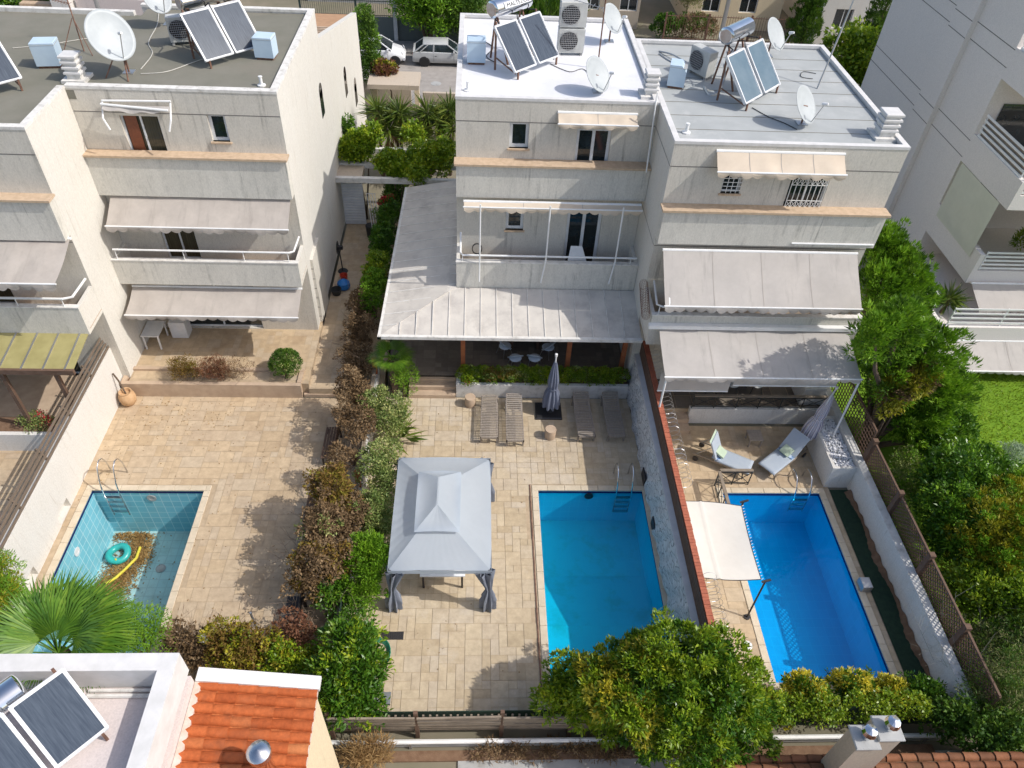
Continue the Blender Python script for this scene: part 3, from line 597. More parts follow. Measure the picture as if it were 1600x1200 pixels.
gp = part('corner_pier', b, 'plaster', HL); g = MB(); [g.box((XB-1.49, 23.294, z_-.012), (XB+.09, 23.302, z_+.012)) for z_ in (.85, 1.3, 1.75, 2.2, 2.65, 3.1)]; part('groove', g, 'groove', gp)
for (y_, z_, r_) in ((29.2, 6.9, .3), (35.0, 5.2, .32), (37.6, 3.6, .35)):
    b = MB().box((XB-.02, y_-r_, z_-.6), (XB+.012, y_+r_, z_+.4)).lathe([(r_, -.02), (r_, .012)], (XB, y_, z_+.4), 16, axis=(1, 0, 0)); part('arched_window', b, 'glass', HL)
HF = house('terraced_house', 'house at the left edge, its lit side wall stepping forward beside the dark roof', -21, XA, 20.05, 29.3, 'roof_dark', 'rim', [('door', -16.5, -15, 3.75, 5.6, dict(pane='curtain')), ('door', -17.5, -14, .6, 2.7)], (19.72, 6.55, 7.98), (18.9, 3.55, 4.62), groove=(9.2, 6.3), name_rim='far', rimw=.2)
part('roof_strip', MB().box((XA-.32, 22.79, 9.6), (XA+.24, 29.2, 9.879)), 'roof_dark', HF)
part('balcony_railing', rail([(-21, 18.95, 4.95), (-12.75, 18.95, 4.95), (-12.5, 19.05, 4.95), (-12.45, 20.0, 4.95)], .04, [(x, 18.95, 4.95) for x in (-16, -14.2, -12.8)], 4.62), 'rail_white', HF)
HM = house('terraced_house', 'house under the bright white roof, behind the grey gazebo', -.67, 5.69, 22.85, 30.2, 'roof_white', 'rim_white',
    [('window', 1.04, 1.66, 8.36, 9.23, dict(fw=.10)), ('door', 3.2, 4.32, 7.5, 9.08, dict(fw=.10)), ('window', 1.04, 1.66, 5.27, 6.14, dict(fw=.10)), ('door', 3.18, 4.4, 3.75, 6.12, dict(fw=.11)), ('door', -.2, 4.6, .55, 2.8)],
    (22.45, 6.76, 8.0), (21.67, 3.55, 4.68))
part('balcony_railing', rail([(-.52, 22.5, 5.35), (-.52, 21.85, 4.98), (-.45, 21.72, 4.95), (5.6, 21.72, 4.95)], .035, [(-.45, 21.72, 4.95), (5.4, 21.72, 4.95)], 4.7), 'rail_white', HM)
HR = house('terraced_house', 'house under the pale grey felt roof, stepping forward above the deep blue pool', 5.70, 12.66, 20.3, 28.2, 'roof_grey', 'rim_white',
    [('window', 7.4, 7.98, 8.38, 9.02), ('door', 9.45, 10.64, 7.5, 9.02), ('door', 7.0, 8.6, 3.75, 5.9), ('door', 7.2, 11.2, .55, 2.8)],
    (19.93, 6.76, 8.0), (18.8, 3.55, 4.78), groove=(9.22, 6.45))
part('balcony_railing', rail([(5.9, 20.1, 5.2), (5.82, 18.95, 5.12), (6.0, 18.86, 5.1), (6.5, 18.86, 5.1)], .035, [(5.9, 18.86, 5.1)], 4.8), 'rail_white', HR)
g = MB(); [g.bar((5.86, 28.0-k*.95, 9.884), (12.5, 28.0-k*.95, 9.884), .02, .008) for k in range(1, 8)]; part('felt_seam', g, 'roof_dark', HR)
part('ledge_cassette', MB().box((5.62, 18.62, 4.36), (12.55, 18.79, 4.5)), 'rail_white', HR)
part('gutter_pipe', MB().tube([(9.95, 19.9, 6.9), (12.6, 19.9, 6.9)], .03, 6), 'rail_white', HR)
g = MB(); [g.box((5.694, 20.31, z_-.012), (5.70-.005, 22.84, z_+.012)) for z_ in (9.22, 6.45)]; part('groove', g, 'groove', HR)
# security grilles
b = MB()
for k in range(8): b.tube([(9.5+k*.155, 20.26, 7.95), (9.5+k*.155, 20.26, 9.0)], .014, 5)
for k in range(7):
    for q in range(2):
        for (z0_, z1_) in ((7.98, 8.2), (8.75, 8.98)):
            b.bar((9.5+k*.155+(0 if q else .155), 20.25, z0_), (9.5+k*.155+(.155 if q else 0), 20.25, z1_), .014, .014)
for z_ in (7.97, 8.21, 8.74, 8.99): b.bar((9.48, 20.25, z_), (10.6, 20.25, z_), .02, .02)
part('security_grille', b, 'rail_white', HR)
b = MB(); [b.tube([(7.4, 20.27, z_), (7.98, 20.27, z_)], .012, 5) for z_ in (8.5, 8.63, 8.76, 8.89)]; [b.tube([(x_, 20.27, 8.4), (x_, 20.27, 9.0)], .012, 5) for x_ in (7.55, 7.7, 7.85)]; part('window_bars', b, 'rail_white', HR)
# ladder on the stepping wall between the two houses
b = MB(); A0, A1 = Vector((5.52, 22.7, 10.3)), Vector((5.52, 22.3, 8.02))
for s_ in (-.19, .19): b.tube([A0+V(s_*.25, s_, 0), A1+V(s_*.25, s_, 0)], .022, 6)
for k in range(1, 9): p = A0.lerp(A1, k/9); b.tube([p+V(-.05, -.19, 0), p+V(.05, .19, 0)], .014, 5)
solo('ladder', b, 'rail_white', 'narrow white ladder leaning in the corner between the two joined houses', 'ladder')
# ================================================================ AWNINGS
def awning(label, xl, xr, yt, zt, yb, zb, mat='awning', val=.2, seams=4, arms=True, sag=.03, scal=.33, group='canvas awnings on the houses', open_arms=False):
    t = thing('awning', label, 'awning', ((xl+xr)/2, yt, zt), group); r = random.Random(sum(map(ord, label))); ph_ = r.random()*6
    L = math.hypot(yb-yt, zb-zt)
    def f(u, v):
        q = 4*v*(1-v); wr = .008*math.sin(u*37+ph_)*v+.016*math.sin(u*11+ph_*2)*q+.010*math.sin(u*5+v*6+ph_)*q
        sm = -sag*q-.012*math.cos(u*2*math.pi*seams)*q
        return (xl+(xr-xl)*u, yt+(yb-yt)*v, zt+(zb-zt)*v+sm+wr)
    part('canopy', MB().grid(f, 48, 8), mat, t, smooth=True)
    for k in range(1, seams):
        u0 = k/seams; part('seam', MB().grid(lambda u, v: tuple(Vector(f(u0+(u-.5)*.012/(xr-xl)*1.6, v))+Vector((0, -.002, .005))), 1, 8), 'awning_seam', t)
    n = max(6, int((xr-xl)/scal/1)); k = n*6; vs = []; fs = []
    for i in range(k+1):
        u = i/k; d = val*(.58+.42*abs(math.sin(math.pi*u*n))); wv = .03*math.sin(u*23+ph_); x = xl+(xr-xl)*u
        vs += [(x, yb-.02, zb+.0), (x, yb-.03+wv*.4, zb-d*.5), (x, yb-.02+wv, zb-d)]
    for i in range(k): fs += [(3*i, 3*i+3, 3*i+4, 3*i+1), (3*i+1, 3*i+4, 3*i+5, 3*i+2)]
    part('valance', MB().add(vs, fs), mat, t)
    part('front_bar', MB().tube([(xl-.03, yb, zb-.012), (xr+.03, yb, zb-.012)], .028, 8), 'rail_white', t)
    part('roller', MB().tube([(xl-.02, yt+.02, zt-.01), (xr+.02, yt+.02, zt-.01)], .05, 8), 'rail_white', t)
    if arms:
        for x in (xl+.15, xr-.15): part('arm', MB().bar((x, yt, zt-.15), (x, yb, zb-.03), .04, .04), 'rail_white', t)
    return t
awning('taupe awning shading the first floor of the house above the emptied pool', -12.06, -6.2, 22.62, 6.50, 21.6, 5.90, val=.22)
awning('taupe awning low over the terrace with the white table', -12.1, -6.2, 21.9, 3.24, 20.75, 2.86, val=.2)
awning('taupe awning at the left edge, over the far left balcony', -16.5, -12.33, 19.9, 6.53, 18.3, 6.02, val=.26)
awning('wide pale awning hiding the first floor of the house with the grey felt roof', 5.92, 12.2, 19.9, 6.56, 18.4, 5.5, 'awning_grey', val=.24)
AW = awning('large pale awning over the dining terrace, dappled by tree shadow', 6.0, 12.33, 18.75, 4.32, 17.0, 3.78, 'awning_grey', val=.2, arms=False)
awning('short cream awning with torn ends over the second floor door of the white-roofed house', 2.54, 5.03, 22.82, 9.62, 22.45, 9.42, 'awning_cream', val=.16, seams=2, sag=.01, arms=False)
awning('cream scalloped awning over the grilled door under the grey felt roof', 6.98, 10.78, 20.27, 9.76, 19.75, 9.38, 'awning_cream', val=.2, sag=.02, arms=False)
awning('rolled cream awning strip along the open balcony of the white-roofed house', -.4, 5.5, 22.1, 6.82, 21.86, 6.76, 'awning_cream', val=.2, sag=0, seams=3, arms=False)
# bare folded awning frame over the brown-shuttered door
t = thing('awning', 'collapsed white awning frame with rolled cloth above the brown-shuttered door', 'awning', (-10.3, 22.6, 9.4))
b = MB(); b.tube([(-11.35, 22.7, 9.62), (-9.3, 22.7, 9.66)], .035, 8).tube([(-11.35, 22.55, 9.58), (-9.35, 22.45, 9.48)], .04, 8); part('roller', b, 'rail_white', t)
for x_, q_ in ((-11.35, .15), (-9.33, -.1)): part('arm', MB().tube([(x_, 22.72, 9.62), (x_, 22.4, 9.2), (x_+q_, 22.3, 8.88)], .03, 6), 'rail_white', t)
part('canopy', MB().grid(lambda u, v: (-11.3+2.0*u, 22.55-.12*v, 9.56-(.08+.1*math.sin(u*math.pi)+.03*math.sin(u*19))*v), 24, 3), 'awning_grey', t)
# awning frame poles on the balcony of the white-roofed house
for i, x_ in enumerate((.14, 2.42, 4.83)):
    b = MB().tube([(x_, 21.62, 7.0), (x_, 21.58, 4.9), (x_-(0 if i == 0 else .12), 21.5, 4.0)], .03, 6)
    solo('awning_pole', b, 'rail_white', ['leftmost', 'middle', 'rightmost'][i]+' of three thin white poles in front of the open balcony', 'pole', 'white awning poles on the balcony')
# awning legs + two hanging blinds
for x_, lab in ((6.05, 'white pole carrying the dining terrace awning beside the brick-capped wall'), (12.3, 'white pole propping the dining terrace awning on the right boundary wall')):
    solo('awning_pole', MB().tube([(x_, 17.02, 3.74), (x_+.02, 16.98, 1.1 if x_ > 10 else .0)], .035, 6), 'rail_white', lab, 'pole')
for xa_, xb_, z_, lab in ((6.0, 8.35, 2.72, 'left of two hanging canvas blinds under the dining terrace awning'), (8.45, 11.9, 3.0, 'right of two hanging canvas blinds under the dining terrace awning')):
    b = MB().grid(lambda u, v: (xa_+(xb_-xa_)*u, 17.45-.0*v, 3.62+(z_-3.62)*v), 12, 4); t = thing('blind', lab, 'blind', (xa_, 17.45, 3.6), 'hanging canvas blinds'); part('cloth', b, 'awning_grey', t); part('bottom_bar', MB().tube([(xa_, 17.45, z_), (xb_, 17.45, z_)], .025, 6), 'rail_white', t)
# ================================================================ PERGOLA ROOFS
t = thing('pergola', 'L-shaped terrace roof of whitewashed sheets on orange timber posts', 'pergola', (1.3, 20.6, .5))
E0, E1 = (-3.17, 19.5, 3.2), (5.72, 19.5, 3.2); R0, R1 = (-1.0, 21.35, 3.62), (5.72, 21.62, 3.62)
b = MB().slab([E0, E1, R1, (-.67, 21.62, 3.62), R0], (0, 0, -.05)).slab([E0, R0, (-.67, 21.62, 3.62), (-.69, 29.2, 3.62), (-2.95, 29.2, 3.2)], (0, 0, -.05))
part('roof_sheet', b, 'pergola_sheet', t)
sm = MB()
for x_ in np.arange(-2.55, 5.7, .55):
    yt_ = 21.62 if x_ > -.9 else 19.5+(x_+3.17)/2.17*1.85
    zt_ = 3.2+.42*(yt_-19.5)/2.12 if x_ > -.9 else 3.2+.42*(x_+3.17)/2.17
    sm.bar((x_, 19.48, 3.212), (x_, yt_, zt_+.012), .02, .03)
for y_ in np.arange(19.95, 29, .62):
    xe = -3.17+.22*(y_-19.5)/9.7; xr_ = -.69 if y_ > 21.5 else -3.17+2.17*(y_-19.5)/1.85
    sm.bar((xe, y_, 3.212), (xr_, y_, 3.2+.42*(xr_-xe)/(2.3)+.012), .03, .02)
part('standing_seam', sm, 'rim', t)
part('gutter', MB().box((-3.27, 19.38, 3.1), (5.74, 19.5, 3.22)).slab([(-3.27, 19.38, 3.1), (-3.15, 19.38, 3.1), (-2.93, 29.2, 3.1), (-3.05, 29.2, 3.1)], (0, 0, .1)), 'rim', t)
for x_ in (-.42, 3.46, 5.5): part('post', MB().box((x_-.08, 20.55, .5), (x_+.08, 20.71, 3.25)), 'wood_orange', t)
part('beam', MB().box((-1.6, 20.55, 3.12), (5.6, 20.7, 3.25)), 'wood_orange', t)
t = thing('pergola', 'sloping terrace roof of yellowed translucent sheets on brown posts, left edge', 'pergola', (-16, 18, .6))
part('roof_sheet', MB().slab([(-21, 17.45, 3.36), (-12.43, 17.45, 3.36), (-12.43, 18.9, 3.58), (-21, 18.9, 3.58)], (0, 0, -.03)), 'poly', t)
b = MB(); [b.bar((x_, 17.43, 3.372), (x_, 18.9, 3.592), .05, .025) for x_ in np.arange(-20.6, -12.4, .66)]; part('glazing_bar', b, 'galv', t)
part('front_beam', MB().box((-21, 17.36, 3.2), (-12.4, 17.46, 3.38)), 'wood_brown', t)
for x_ in (-13.05, -14.7): part('post', MB().bar((x_, 17.5, .5), (x_, 17.5, 3.2), .12, .12), 'wood_brown', t)
# concrete pergola beams over the side gate
t = thing('pergola', 'pale concrete beams over the side gate between the houses, overgrown', 'pergola', (-3.4, 31, .4))
for k, y_ in enumerate((29.9, 31.2, 32.6)): part('beam', MB().box((-6.1 if k else -6.12, y_-.1, 3.0), (-.7, y_+.1, 3.22)), 'rim', t)
part('beam_slab', MB().box((-6.1, 30.05, 2.9), (-5.0, 31.05, 3.15)), 'beige_wall', t)
# ================================================================ WALLS, FENCES, STEPS
W = thing('boundary_wall', 'tall white rendered wall with a slatted timber fence on top, left of the emptied pool', 'wall', (-12.72, 14, 0))
b = MB().holes('x', -12.65, 5.5, 21.0, -.03, 1.95, [(14.0, 14.75, 0, .42), (11.7, 12.3, 0, .42)], -.22).box((-12.9, 5.5, -.03), (-12.874, 21, 1.95)).quad((-12.65, 5.5, 1.95), (-12.65, 21, 1.95), (-12.9, 21, 1.95), (-12.9, 5.5, 1.95)).quad((-12.65, 5.5, 0), (-12.9, 5.5, 0), (-12.9, 5.5, 1.95), (-12.65, 5.5, 1.95))
part('masonry', b, 'plaster_white', W)
b = MB(); [b.box((-12.70-k*.055, 5.5, 1.97+k*.12), (-12.67-k*.055, 21, 2.06+k*.12)) for k in range(4)]; [b.bar((-12.74, y_, 1.93), (-12.92, y_, 2.44), .07, .05, up=(0, 1, 0)) for y_ in np.arange(6, 21, 1.8)]
part('timber_slats', b, 'wood_aged', W)
W = thing('boundary_wall', 'wall of white split stone topped by brown slats and a red brick cap', 'wall', (5.95, 15, 0))
b = MB().grid(lambda u, v: (5.74+.10*v*v+.035*math.sin(u*61+v*3)+.025*math.sin(u*143+v*11), 8.2+14.5*u, -.03+1.78*v), 150, 12); b.quad((5.83, 8.2, 1.75), (5.83, 22.7, 1.75), (6.02, 22.7, 1.75), (6.02, 8.2, 1.75)); part('stone_face', b, 'stone_clad', W)
part('ledge', MB().box((5.80, 8.2, 1.74), (6.03, 22.7, 1.78)), 'rim_white', W)
part('core', MB().box((6.02, 8.2, -.03), (6.14, 20.2, 2.36)), 'plaster_white', W)
b = MB(); [b.box((5.99, 8.2, z_), (6.018, 20.3, z_+.1)) for z_ in (1.80, 1.92, 2.04, 2.16, 2.27)]; part('timber_slats', b, 'wood_brown', W)
b = MB(); r_ = random.Random(4)
for y_ in np.arange(8.2, 20.2, .105): b.box((6.02, y_+.004, 2.36), (6.19+r_.uniform(-.006, .006), y_+.101, 2.43+r_.uniform(-.006, .006)))
part('brick_cap', b, 'brick_red', W)
for y_, z_ in ((13.6, .5), (15.6, .55)): part('wall_niche', MB().box((5.70, y_, .05), (5.745, y_+.5, .42)), 'metal_dark', W)
# razor wire
b = MB(); pts = [(6.36+.17*math.cos(k*.55), 8.6+k*.0165, 2.42+.17*math.sin(k*.55)) for k in range(680)]; solo('razor_wire', MB().tube([p for p in pts if p[1] < 10.8], .006, 3), 'galv', 'short coil of razor wire behind the brick cap near the big tree', 'razor wire', 'razor wire coils'); solo('razor_wire', MB().tube([p for p in pts if p[1] > 13.8], .006, 3), 'galv', 'long coil of razor wire behind the brick cap, between house and shade sail', 'razor wire', 'razor wire coils')
W = thing('boundary_wall', 'low white wall with grey cap and lamps along the dark turf strip', 'wall', (12.85, 14, 0))
part('masonry', MB().box((12.72, 7.6, -.03), (12.92, 20.3, 1.12)), 'plaster_white', W)
part('cap', MB().box((12.70, 7.6, 1.12), (12.96, 20.3, 1.16)), 'rim', W)
for y_ in (17.6, 16.5): part('lamp', MB().lathe([(.0, .12), (.09, .1), (.09, -.03), (.03, -.1)], (12.66, y_, .72), 10), 'metal_dark', W)
b = MB().grid(lambda u, v: (12.60+.08*math.sin(u*17)*(1-v)+.10*v, 8.1+7.3*u, .0+.16*v+.04*math.sin(u*91)), 90, 2); solo('border_edging', b, 'earth', 'rough brown edging between the dark turf strip and the white wall', 'edging')
def lattice(label, p0, p1, z0, z1, mat='wood_brown', cell=.15, group=None, diag=False):
    t = thing('lattice_panel', label, 'fence panel', p0, group); a, c = Vector(p0), Vector(p1); L = (c-a).length; d = (c-a).normalized(); b = MB()
    H = z1-z0; n = int(L/cell)
    if diag:
        for k in range(-int(H/cell), n+1):
            for sg in (1, -1):
                s0 = k*cell; q0 = max(0, s0); q1 = min(L, s0+H)
                if q1-q0 < .05: continue
                za, zb_ = (z0+q0-s0, z0+q1-s0) if sg == 1 else (z1-(q0-s0), z1-(q1-s0))
                pa, pb = a+d*q0, a+d*q1; off = d.cross(V(0,0,1))*.009*sg; b.bar((pa.x+off.x, pa.y+off.y, za), (pb.x+off.x, pb.y+off.y, zb_), .016, .03)
    else:
        for k in range(n+1): p = a+d*(L*k/n); b.bar((p.x, p.y, z0), (p.x, p.y, z1), .014, .03)
        for k in range(int(H/cell)+1): z = z0+k*cell; off = d.cross(V(0,0,1))*.014; b.bar((a.x+off.x, a.y+off.y, z), (c.x+off.x, c.y+off.y, z), .014, .03)
    part('lattice', b, mat, t)
    f = MB().bar((a.x, a.y, z0), (a.x, a.y, z1), .05, .05).bar((c.x, c.y, z0), (c.x, c.y, z1), .05, .05).bar((a.x, a.y, z1), (c.x, c.y, z1), .06, .06).bar((a.x, a.y, z0), (c.x, c.y, z0), .05, .05); part('frame', f, mat, t)
    part('post', MB().bar((a.x-.03, a.y, 0), (a.x-.03, a.y, z1+.16), .16, .16), mat, t)
    return t
for k, (y0_, y1_) in enumerate(((15.9, 13.9), (13.8, 11.7), (11.6, 9.5), (9.4, 7.6))):
    lattice(['second', 'third', 'fourth', 'nearest'][k]+' brown lattice panel from the house behind the low white wall', (13.06, y0_, 0), (13.06, y1_, 0), .75, 1.95, group='brown lattice fence', diag=True)
lattice('tall brown lattice panel nearest the house, square mesh', (13.05, 19.6, 0), (13.05, 16.1, 0), .7, 2.3, group='brown lattice fence')
# low wall + timber between left and middle garden
W = thing('boundary_wall', 'low white wall under the tall shrubs between the left and the middle garden', 'wall', (-3.6, 13, 0))
part('masonry', MB().box((-3.72, 7.6, -.03), (-3.50, 21.0, .75)), 'plaster_white', W)
part('rail', MB().box((-3.66, 8.2, .96), (-3.56, 20.9, 1.06)), 'wood_fence', W)
for y_ in (20.2, 17.5, 15, 12.2, 9.8): part('post', MB().box((-3.69, y_-.06, .7), (-3.53, y_+.06, 1.5)), 'wood_orange', W)
part('mesh_netting', MB().box((-3.545, 7.8, .76), (-3.535, 11.5, 1.3)), 'green_net', W)
# timber fence + tubular railing along the lane
t = thing('timber_fence', 'long sagging fence of pale horizontal slats at the foot of the middle garden', 'fence', (0, 7.6, 0))
b = MB()
for k in range(9):
    z_ = .30+k*.135
    for (xa_, xb_) in ((-3.45, -1.35), (-1.3, .75), (.8, 2.5), (2.55, 4.4), (4.5, 6.5)):
        dz = rng0.uniform(-.04, .04); yy = 7.62-.02*k+rng0.uniform(-.01, .01); b.bar((xa_, yy, z_+dz), (xb_, yy, z_-dz*.6-.03*(xa_ > .5)), .045, .06)
part('slats', b, 'wood_fence', t)
b = MB(); [b.box((x_, 7.66, .2), (x_+.05, 7.7, 1.02)) for x_ in np.arange(-3.4, 6.5, .17)]; part('backing_battens', b, 'wood_fence', t)
for x_ in (-3.45, -1.33, .78, 2.52, 4.45): part('post', MB().box((x_-.05, 7.52, 0), (x_+.05, 7.6, 1.5)), 'wood_brown', t)
part('netting', MB().box((-3.4, 7.74, 0), (12.5, 7.76, 1.08)), 'green_net', t)
t = thing('railing', 'white tubular railing in front of the slatted fence along the lane', 'railing', (4, 7.3, 0))
part('top_rail', MB().tube([(-3.5, 7.3, .36), (12.2, 7.3, .36)], .06, 8), 'rail_white', t)
b = MB(); [b.tube([(-3.5, 7.3, z_), (12.2, 7.3, z_)], .022, 6) for z_ in (.08, .17, .26)]; part('lower_rail', b, 'galv', t)
for x_ in np.arange(-3.4, 12.3, 1.9): part('post', MB().box((x_-.03, 7.26, -.03), (x_+.03, 7.34, .34)), 'galv', t)
struct('kerb_bed', MB().box((-3.5, 6.95, -.03), (12, 7.2, .04)), 'earth')
# planters and steps
P = thing('planter', 'raised rendered planter of dry soil along the edge of the left terrace', 'planter', (-9.3, 19.9, 0))
b = MB().box((-12.6, 19.62, -.02), (-6.25, 19.78, .62)).box((-12.6, 20.36, .5), (-6.25, 20.5, .66)).box((-12.6, 19.78, .1), (-12.45, 20.36, .62)).box((-6.4, 19.78, .1), (-6.25, 20.36, .64)); part('wall', b, 'step', P)
part('soil', MB().grid(lambda u, v: (-12.45+6.05*u, 19.78+.58*v, .5+.04*math.sin(u*40)+.03*math.sin(u*91+v*7)), 60, 5), 'earth', P)
struct('left_steps', MB().box((-6.2, 19.66, -.02), (-3.8, 19.98, .14)).box((-6.2, 19.98, -.02), (-3.8, 20.3, .28)), 'step')
P = thing('planter', 'long low rendered planter with a hedge in front of the dark terrace', 'planter', (2.5, 20, 0))
part('wall', MB().box((-.66, 19.76, -.02), (5.7, 19.9, .62)).box((-.66, 20.3, .5), (5.7, 20.42, .62)).box((-.66, 19.9, -.02), (-.5, 20.3, .66)), 'rim', P); part('soil', MB().box((-.5, 19.9, .1), (5.7, 20.3, .52)), 'earth', P)
struct('middle_steps', MB().box((-2.4, 19.66, -.02), (-.68, 19.92, .17)).box((-2.4, 19.92, -.02), (-.68, 20.18, .34)).box((-2.4, 20.18, -.02), (-.68, 20.36, .5)), 'step')
struct('right_steps', MB().box((6.2, 18.0, -.02), (7.75, 18.38, .17)).box((6.2, 18.38, -.02), (7.75, 18.76, .35)), 'step')
P = thing('planter', 'white masonry planter filled with white pebbles beside the striped parasol', 'planter', (12.3, 16.7, 0))
part('wall', MB().box((11.9, 15.62, -.02), (12.0, 18.0, 1.0)).box((12.0, 15.62, -.02), (12.72, 15.72, 1.0)).box((12.0, 17.9, -.02), (12.72, 18.0, 1.0)), 'plaster_white', P)
b = MB(); r_ = random.Random(2)
for _ in range(700):
    x_, y_, s_ = r_.uniform(12.02, 12.7), r_.uniform(15.74, 17.88), r_.uniform(.028, .05); b.lathe([(0, -s_*.6), (s_*.9, -s_*.2), (s_*.8, s_*.35), (0, s_*.6)], (x_, y_, .94+r_.uniform(0, .03)), 6, axis=(r_.uniform(-.4,.4), r_.uniform(-.4,.4), 1))
o = part('pebbles', b, 'pebble', P); o['kind'] = 'stuff'; part('fill', MB().box((12.0, 15.72, 0), (12.72, 17.9, .93)), 'concrete', P)
solo('retaining_wall', MB().box((7.75, 18.55, -.02), (12.72, 18.73, .72)), 'plaster_white', 'low white retaining wall under the black iron balustrade of the dining terrace', 'wall')
P = thing('planter', 'white planter box with small red flowers beside the far left steps', 'planter', (-14.2, 17.6, 0))
part('wall', MB().box((-17, 17.0, -.02), (-13.75, 17.15, .8)).box((-13.9, 17.15, -.02), (-13.75, 17.9, .8)), 'plaster_white', P); part('soil', MB().box((-17, 17.15, .1), (-13.9, 17.9, .68)), 'earth', P)
struct('far_left_steps', MB().box((-13.75, 17.05, -.02), (-12.95, 17.35, .2)).box((-13.75, 17.35, -.02), (-12.95, 17.7, .4)).box((-13.75, 17.7, -.02), (-12.95, 18.0, .6)), 'step')
# ================================================================ ROOF EQUIPMENT
RZ = 9.88
def solar(label, org, rz, pw, gap, L, h0, h1, tank, pm, z0, tank_r=.27, tank_z=None, text=None, group='rooftop solar water heaters'):
    """local frame: x along the collector's lower edge, y backwards, z up from the roof"""
    t = thing('solar_water_heater', label, 'solar heater', (0, 0, 0), group)
    dz = h1-h0; run = math.sqrt(L*L-dz*dz); W = pw*2+gap
    for i in range(2):
        xa = i*(pw+gap); xb = xa+pw
        def P(x, v, d=0): n = Vector((0, -dz/L, run/L)); return Vector((x, run*v, h0+dz*v))+n*d
        box = MB().slab([P(xa,0), P(xb,0), P(xb,1), P(xa,1)], Vector((0, dz/L, -run/L))*.09)
        pn = part('collector', box, 'frame_white', t)
        f = .04; g = MB().quad(P(xa+f, f/L, .004), P(xb-f, f/L, .004), P(xb-f, 1-f/L, .004), P(xa+f, 1-f/L, .004)); part('glass', g, pm, pn)
        e = MB()
        for (p, q) in ((P(xa,0), P(xb,0)), (P(xa,1), P(xb,1)), (P(xa,0), P(xa,1)), (P(xb,0), P(xb,1))): e.bar(p+Vector((0,0,.005)), q+Vector((0,0,.005)), .04, .03)
        part('trim', e, 'frame_white', pn)
    s = MB()
    for x in (.12, W-.12):
        s.bar((x, 0, 0), (x, 0, h0), .05, .05).bar((x, 0, h0-.05), (x, run, h1-.06), .05, .05).bar((x, run+.05, 0), (x, run+.05, h1+.1), .05, .05).bar((x, .1, .15), (x, run, .4), .035, .035)
    if tank: 
        for x in (tank[0]+.25, tank[1]-.25): s.bar((x, run+.05, 0), (x, tank[2], tank_z-tank_r+.03), .05, .05).bar((x, tank[2]+.25, 0), (x, tank[2]+.05, tank_z-tank_r+.03), .05, .05)
    part('stand', s, 'metal_rust', t)
    if tank:
        a, b_ = tank[0], tank[1]; r = tank_r
        tk = part('tank', MB().lathe([(r*.6, -.03), (r*.92, 0), (r, .02), (r, b_-a-.02), (r*.92, b_-a), (r*.6, b_-a+.03)], (a, tank[2], tank_z), 24, axis=(1, 0, 0)), 'chrome', t, smooth=40)
        part('end_cover', MB().lathe([(0, -.04), (r*.75, -.035)], (a, tank[2], tank_z), 20, axis=(1, 0, 0)), 'mortar', tk)
        if z0 > 6: part('pipe', MB().tube([(a+.1, tank[2], tank_z-r), (a+.05, tank[2]-.3, h1-.1), (0, run, h1-.1)], .02, 6).tube([(b_-.1, tank[2]-.1, tank_z-r), (b_, run+.2, h1), (W, run, h1-.05)], .02, 6).tube([((a+b_)/2, tank[2]-.1, tank_z-r), ((a+b_)/2-.05, run+.25, h1+.05), (pw+gap/2, run, h1)], .018, 6), 'black', t)
        if text:
            cu = bpy.data.curves.new('lettering', 'FONT'); cu.body = text; cu.size = .17; cu.extrude = .002; cu.align_x = 'CENTER'; ob = bpy.data.objects.new('tmp', cu); C.objects.link(ob)
            dg = bpy.context.evaluated_depsgraph_get(); me = bpy.data.meshes.new_from_object(ob.evaluated_get(dg)); C.objects.unlink(ob); bpy.data.objects.remove(ob)
            A = rad(62); mb = MB(); mx = (a+b_)/2+.1
            up = Vector((0, math.cos(A)*1, math.sin(A))); nrm = Vector((0, -math.sin(A), math.cos(A))); c0 = Vector((mx, tank[2], tank_z))+nrm*(r+.02)-up*.08
            mb.add([c0+Vector((v.co.x*1.25, 0, 0))+up*v.co.y+nrm*v.co.z for v in me.vertices], [tuple(p.vertices) for p in me.polygons]); part('lettering', mb, 'iron', tk)
            bk = MB().quad(c0+V(-.62,0,0)-up*.03-nrm*.006, c0+V(.62,0,0)-up*.03-nrm*.006, c0+V(.62,0,0)+up*.16-nrm*.006, c0+V(-.62,0,0)+up*.16-nrm*.006); part('label_plate', bk, 'frame_white', tk)
    t.location = (org[0], org[1], z0); t.rotation_euler = (0, 0, rz); return t
A45 = rad(45)
solar('solar water heater with shiny lettered tank on the bright white roof', (1.23, 24.49), A45, .99, .16, 1.53, .26, 1.42, (.5, 2.2, 1.62), 'panel', RZ, tank_z=1.66, text='MALTEZOS')
solar('solar water heater with pale glass collectors and shiny tank on the grey felt roof', (8.33, 22.64), rad(46), 1.0, .2, 1.53, .26, 1.42, (.85, 2.2, 1.6), 'panel_blue', RZ, tank_z=1.66)
solar('pair of dark ribbed solar collectors on the dark roof, near the large dish', (-8.62, 24.6), A45, .99, .1, 1.53, .26, 1.42, (.4, 2.0, 1.75), 'panel', RZ, tank_z=1.5, tank_r=.25)
solar('dark solar collector cut by the left edge of the photo on the dark roof', (-15.1, 21.1), A45, 1.1, .1, 1.9, .35, 1.75, None, 'panel', RZ)
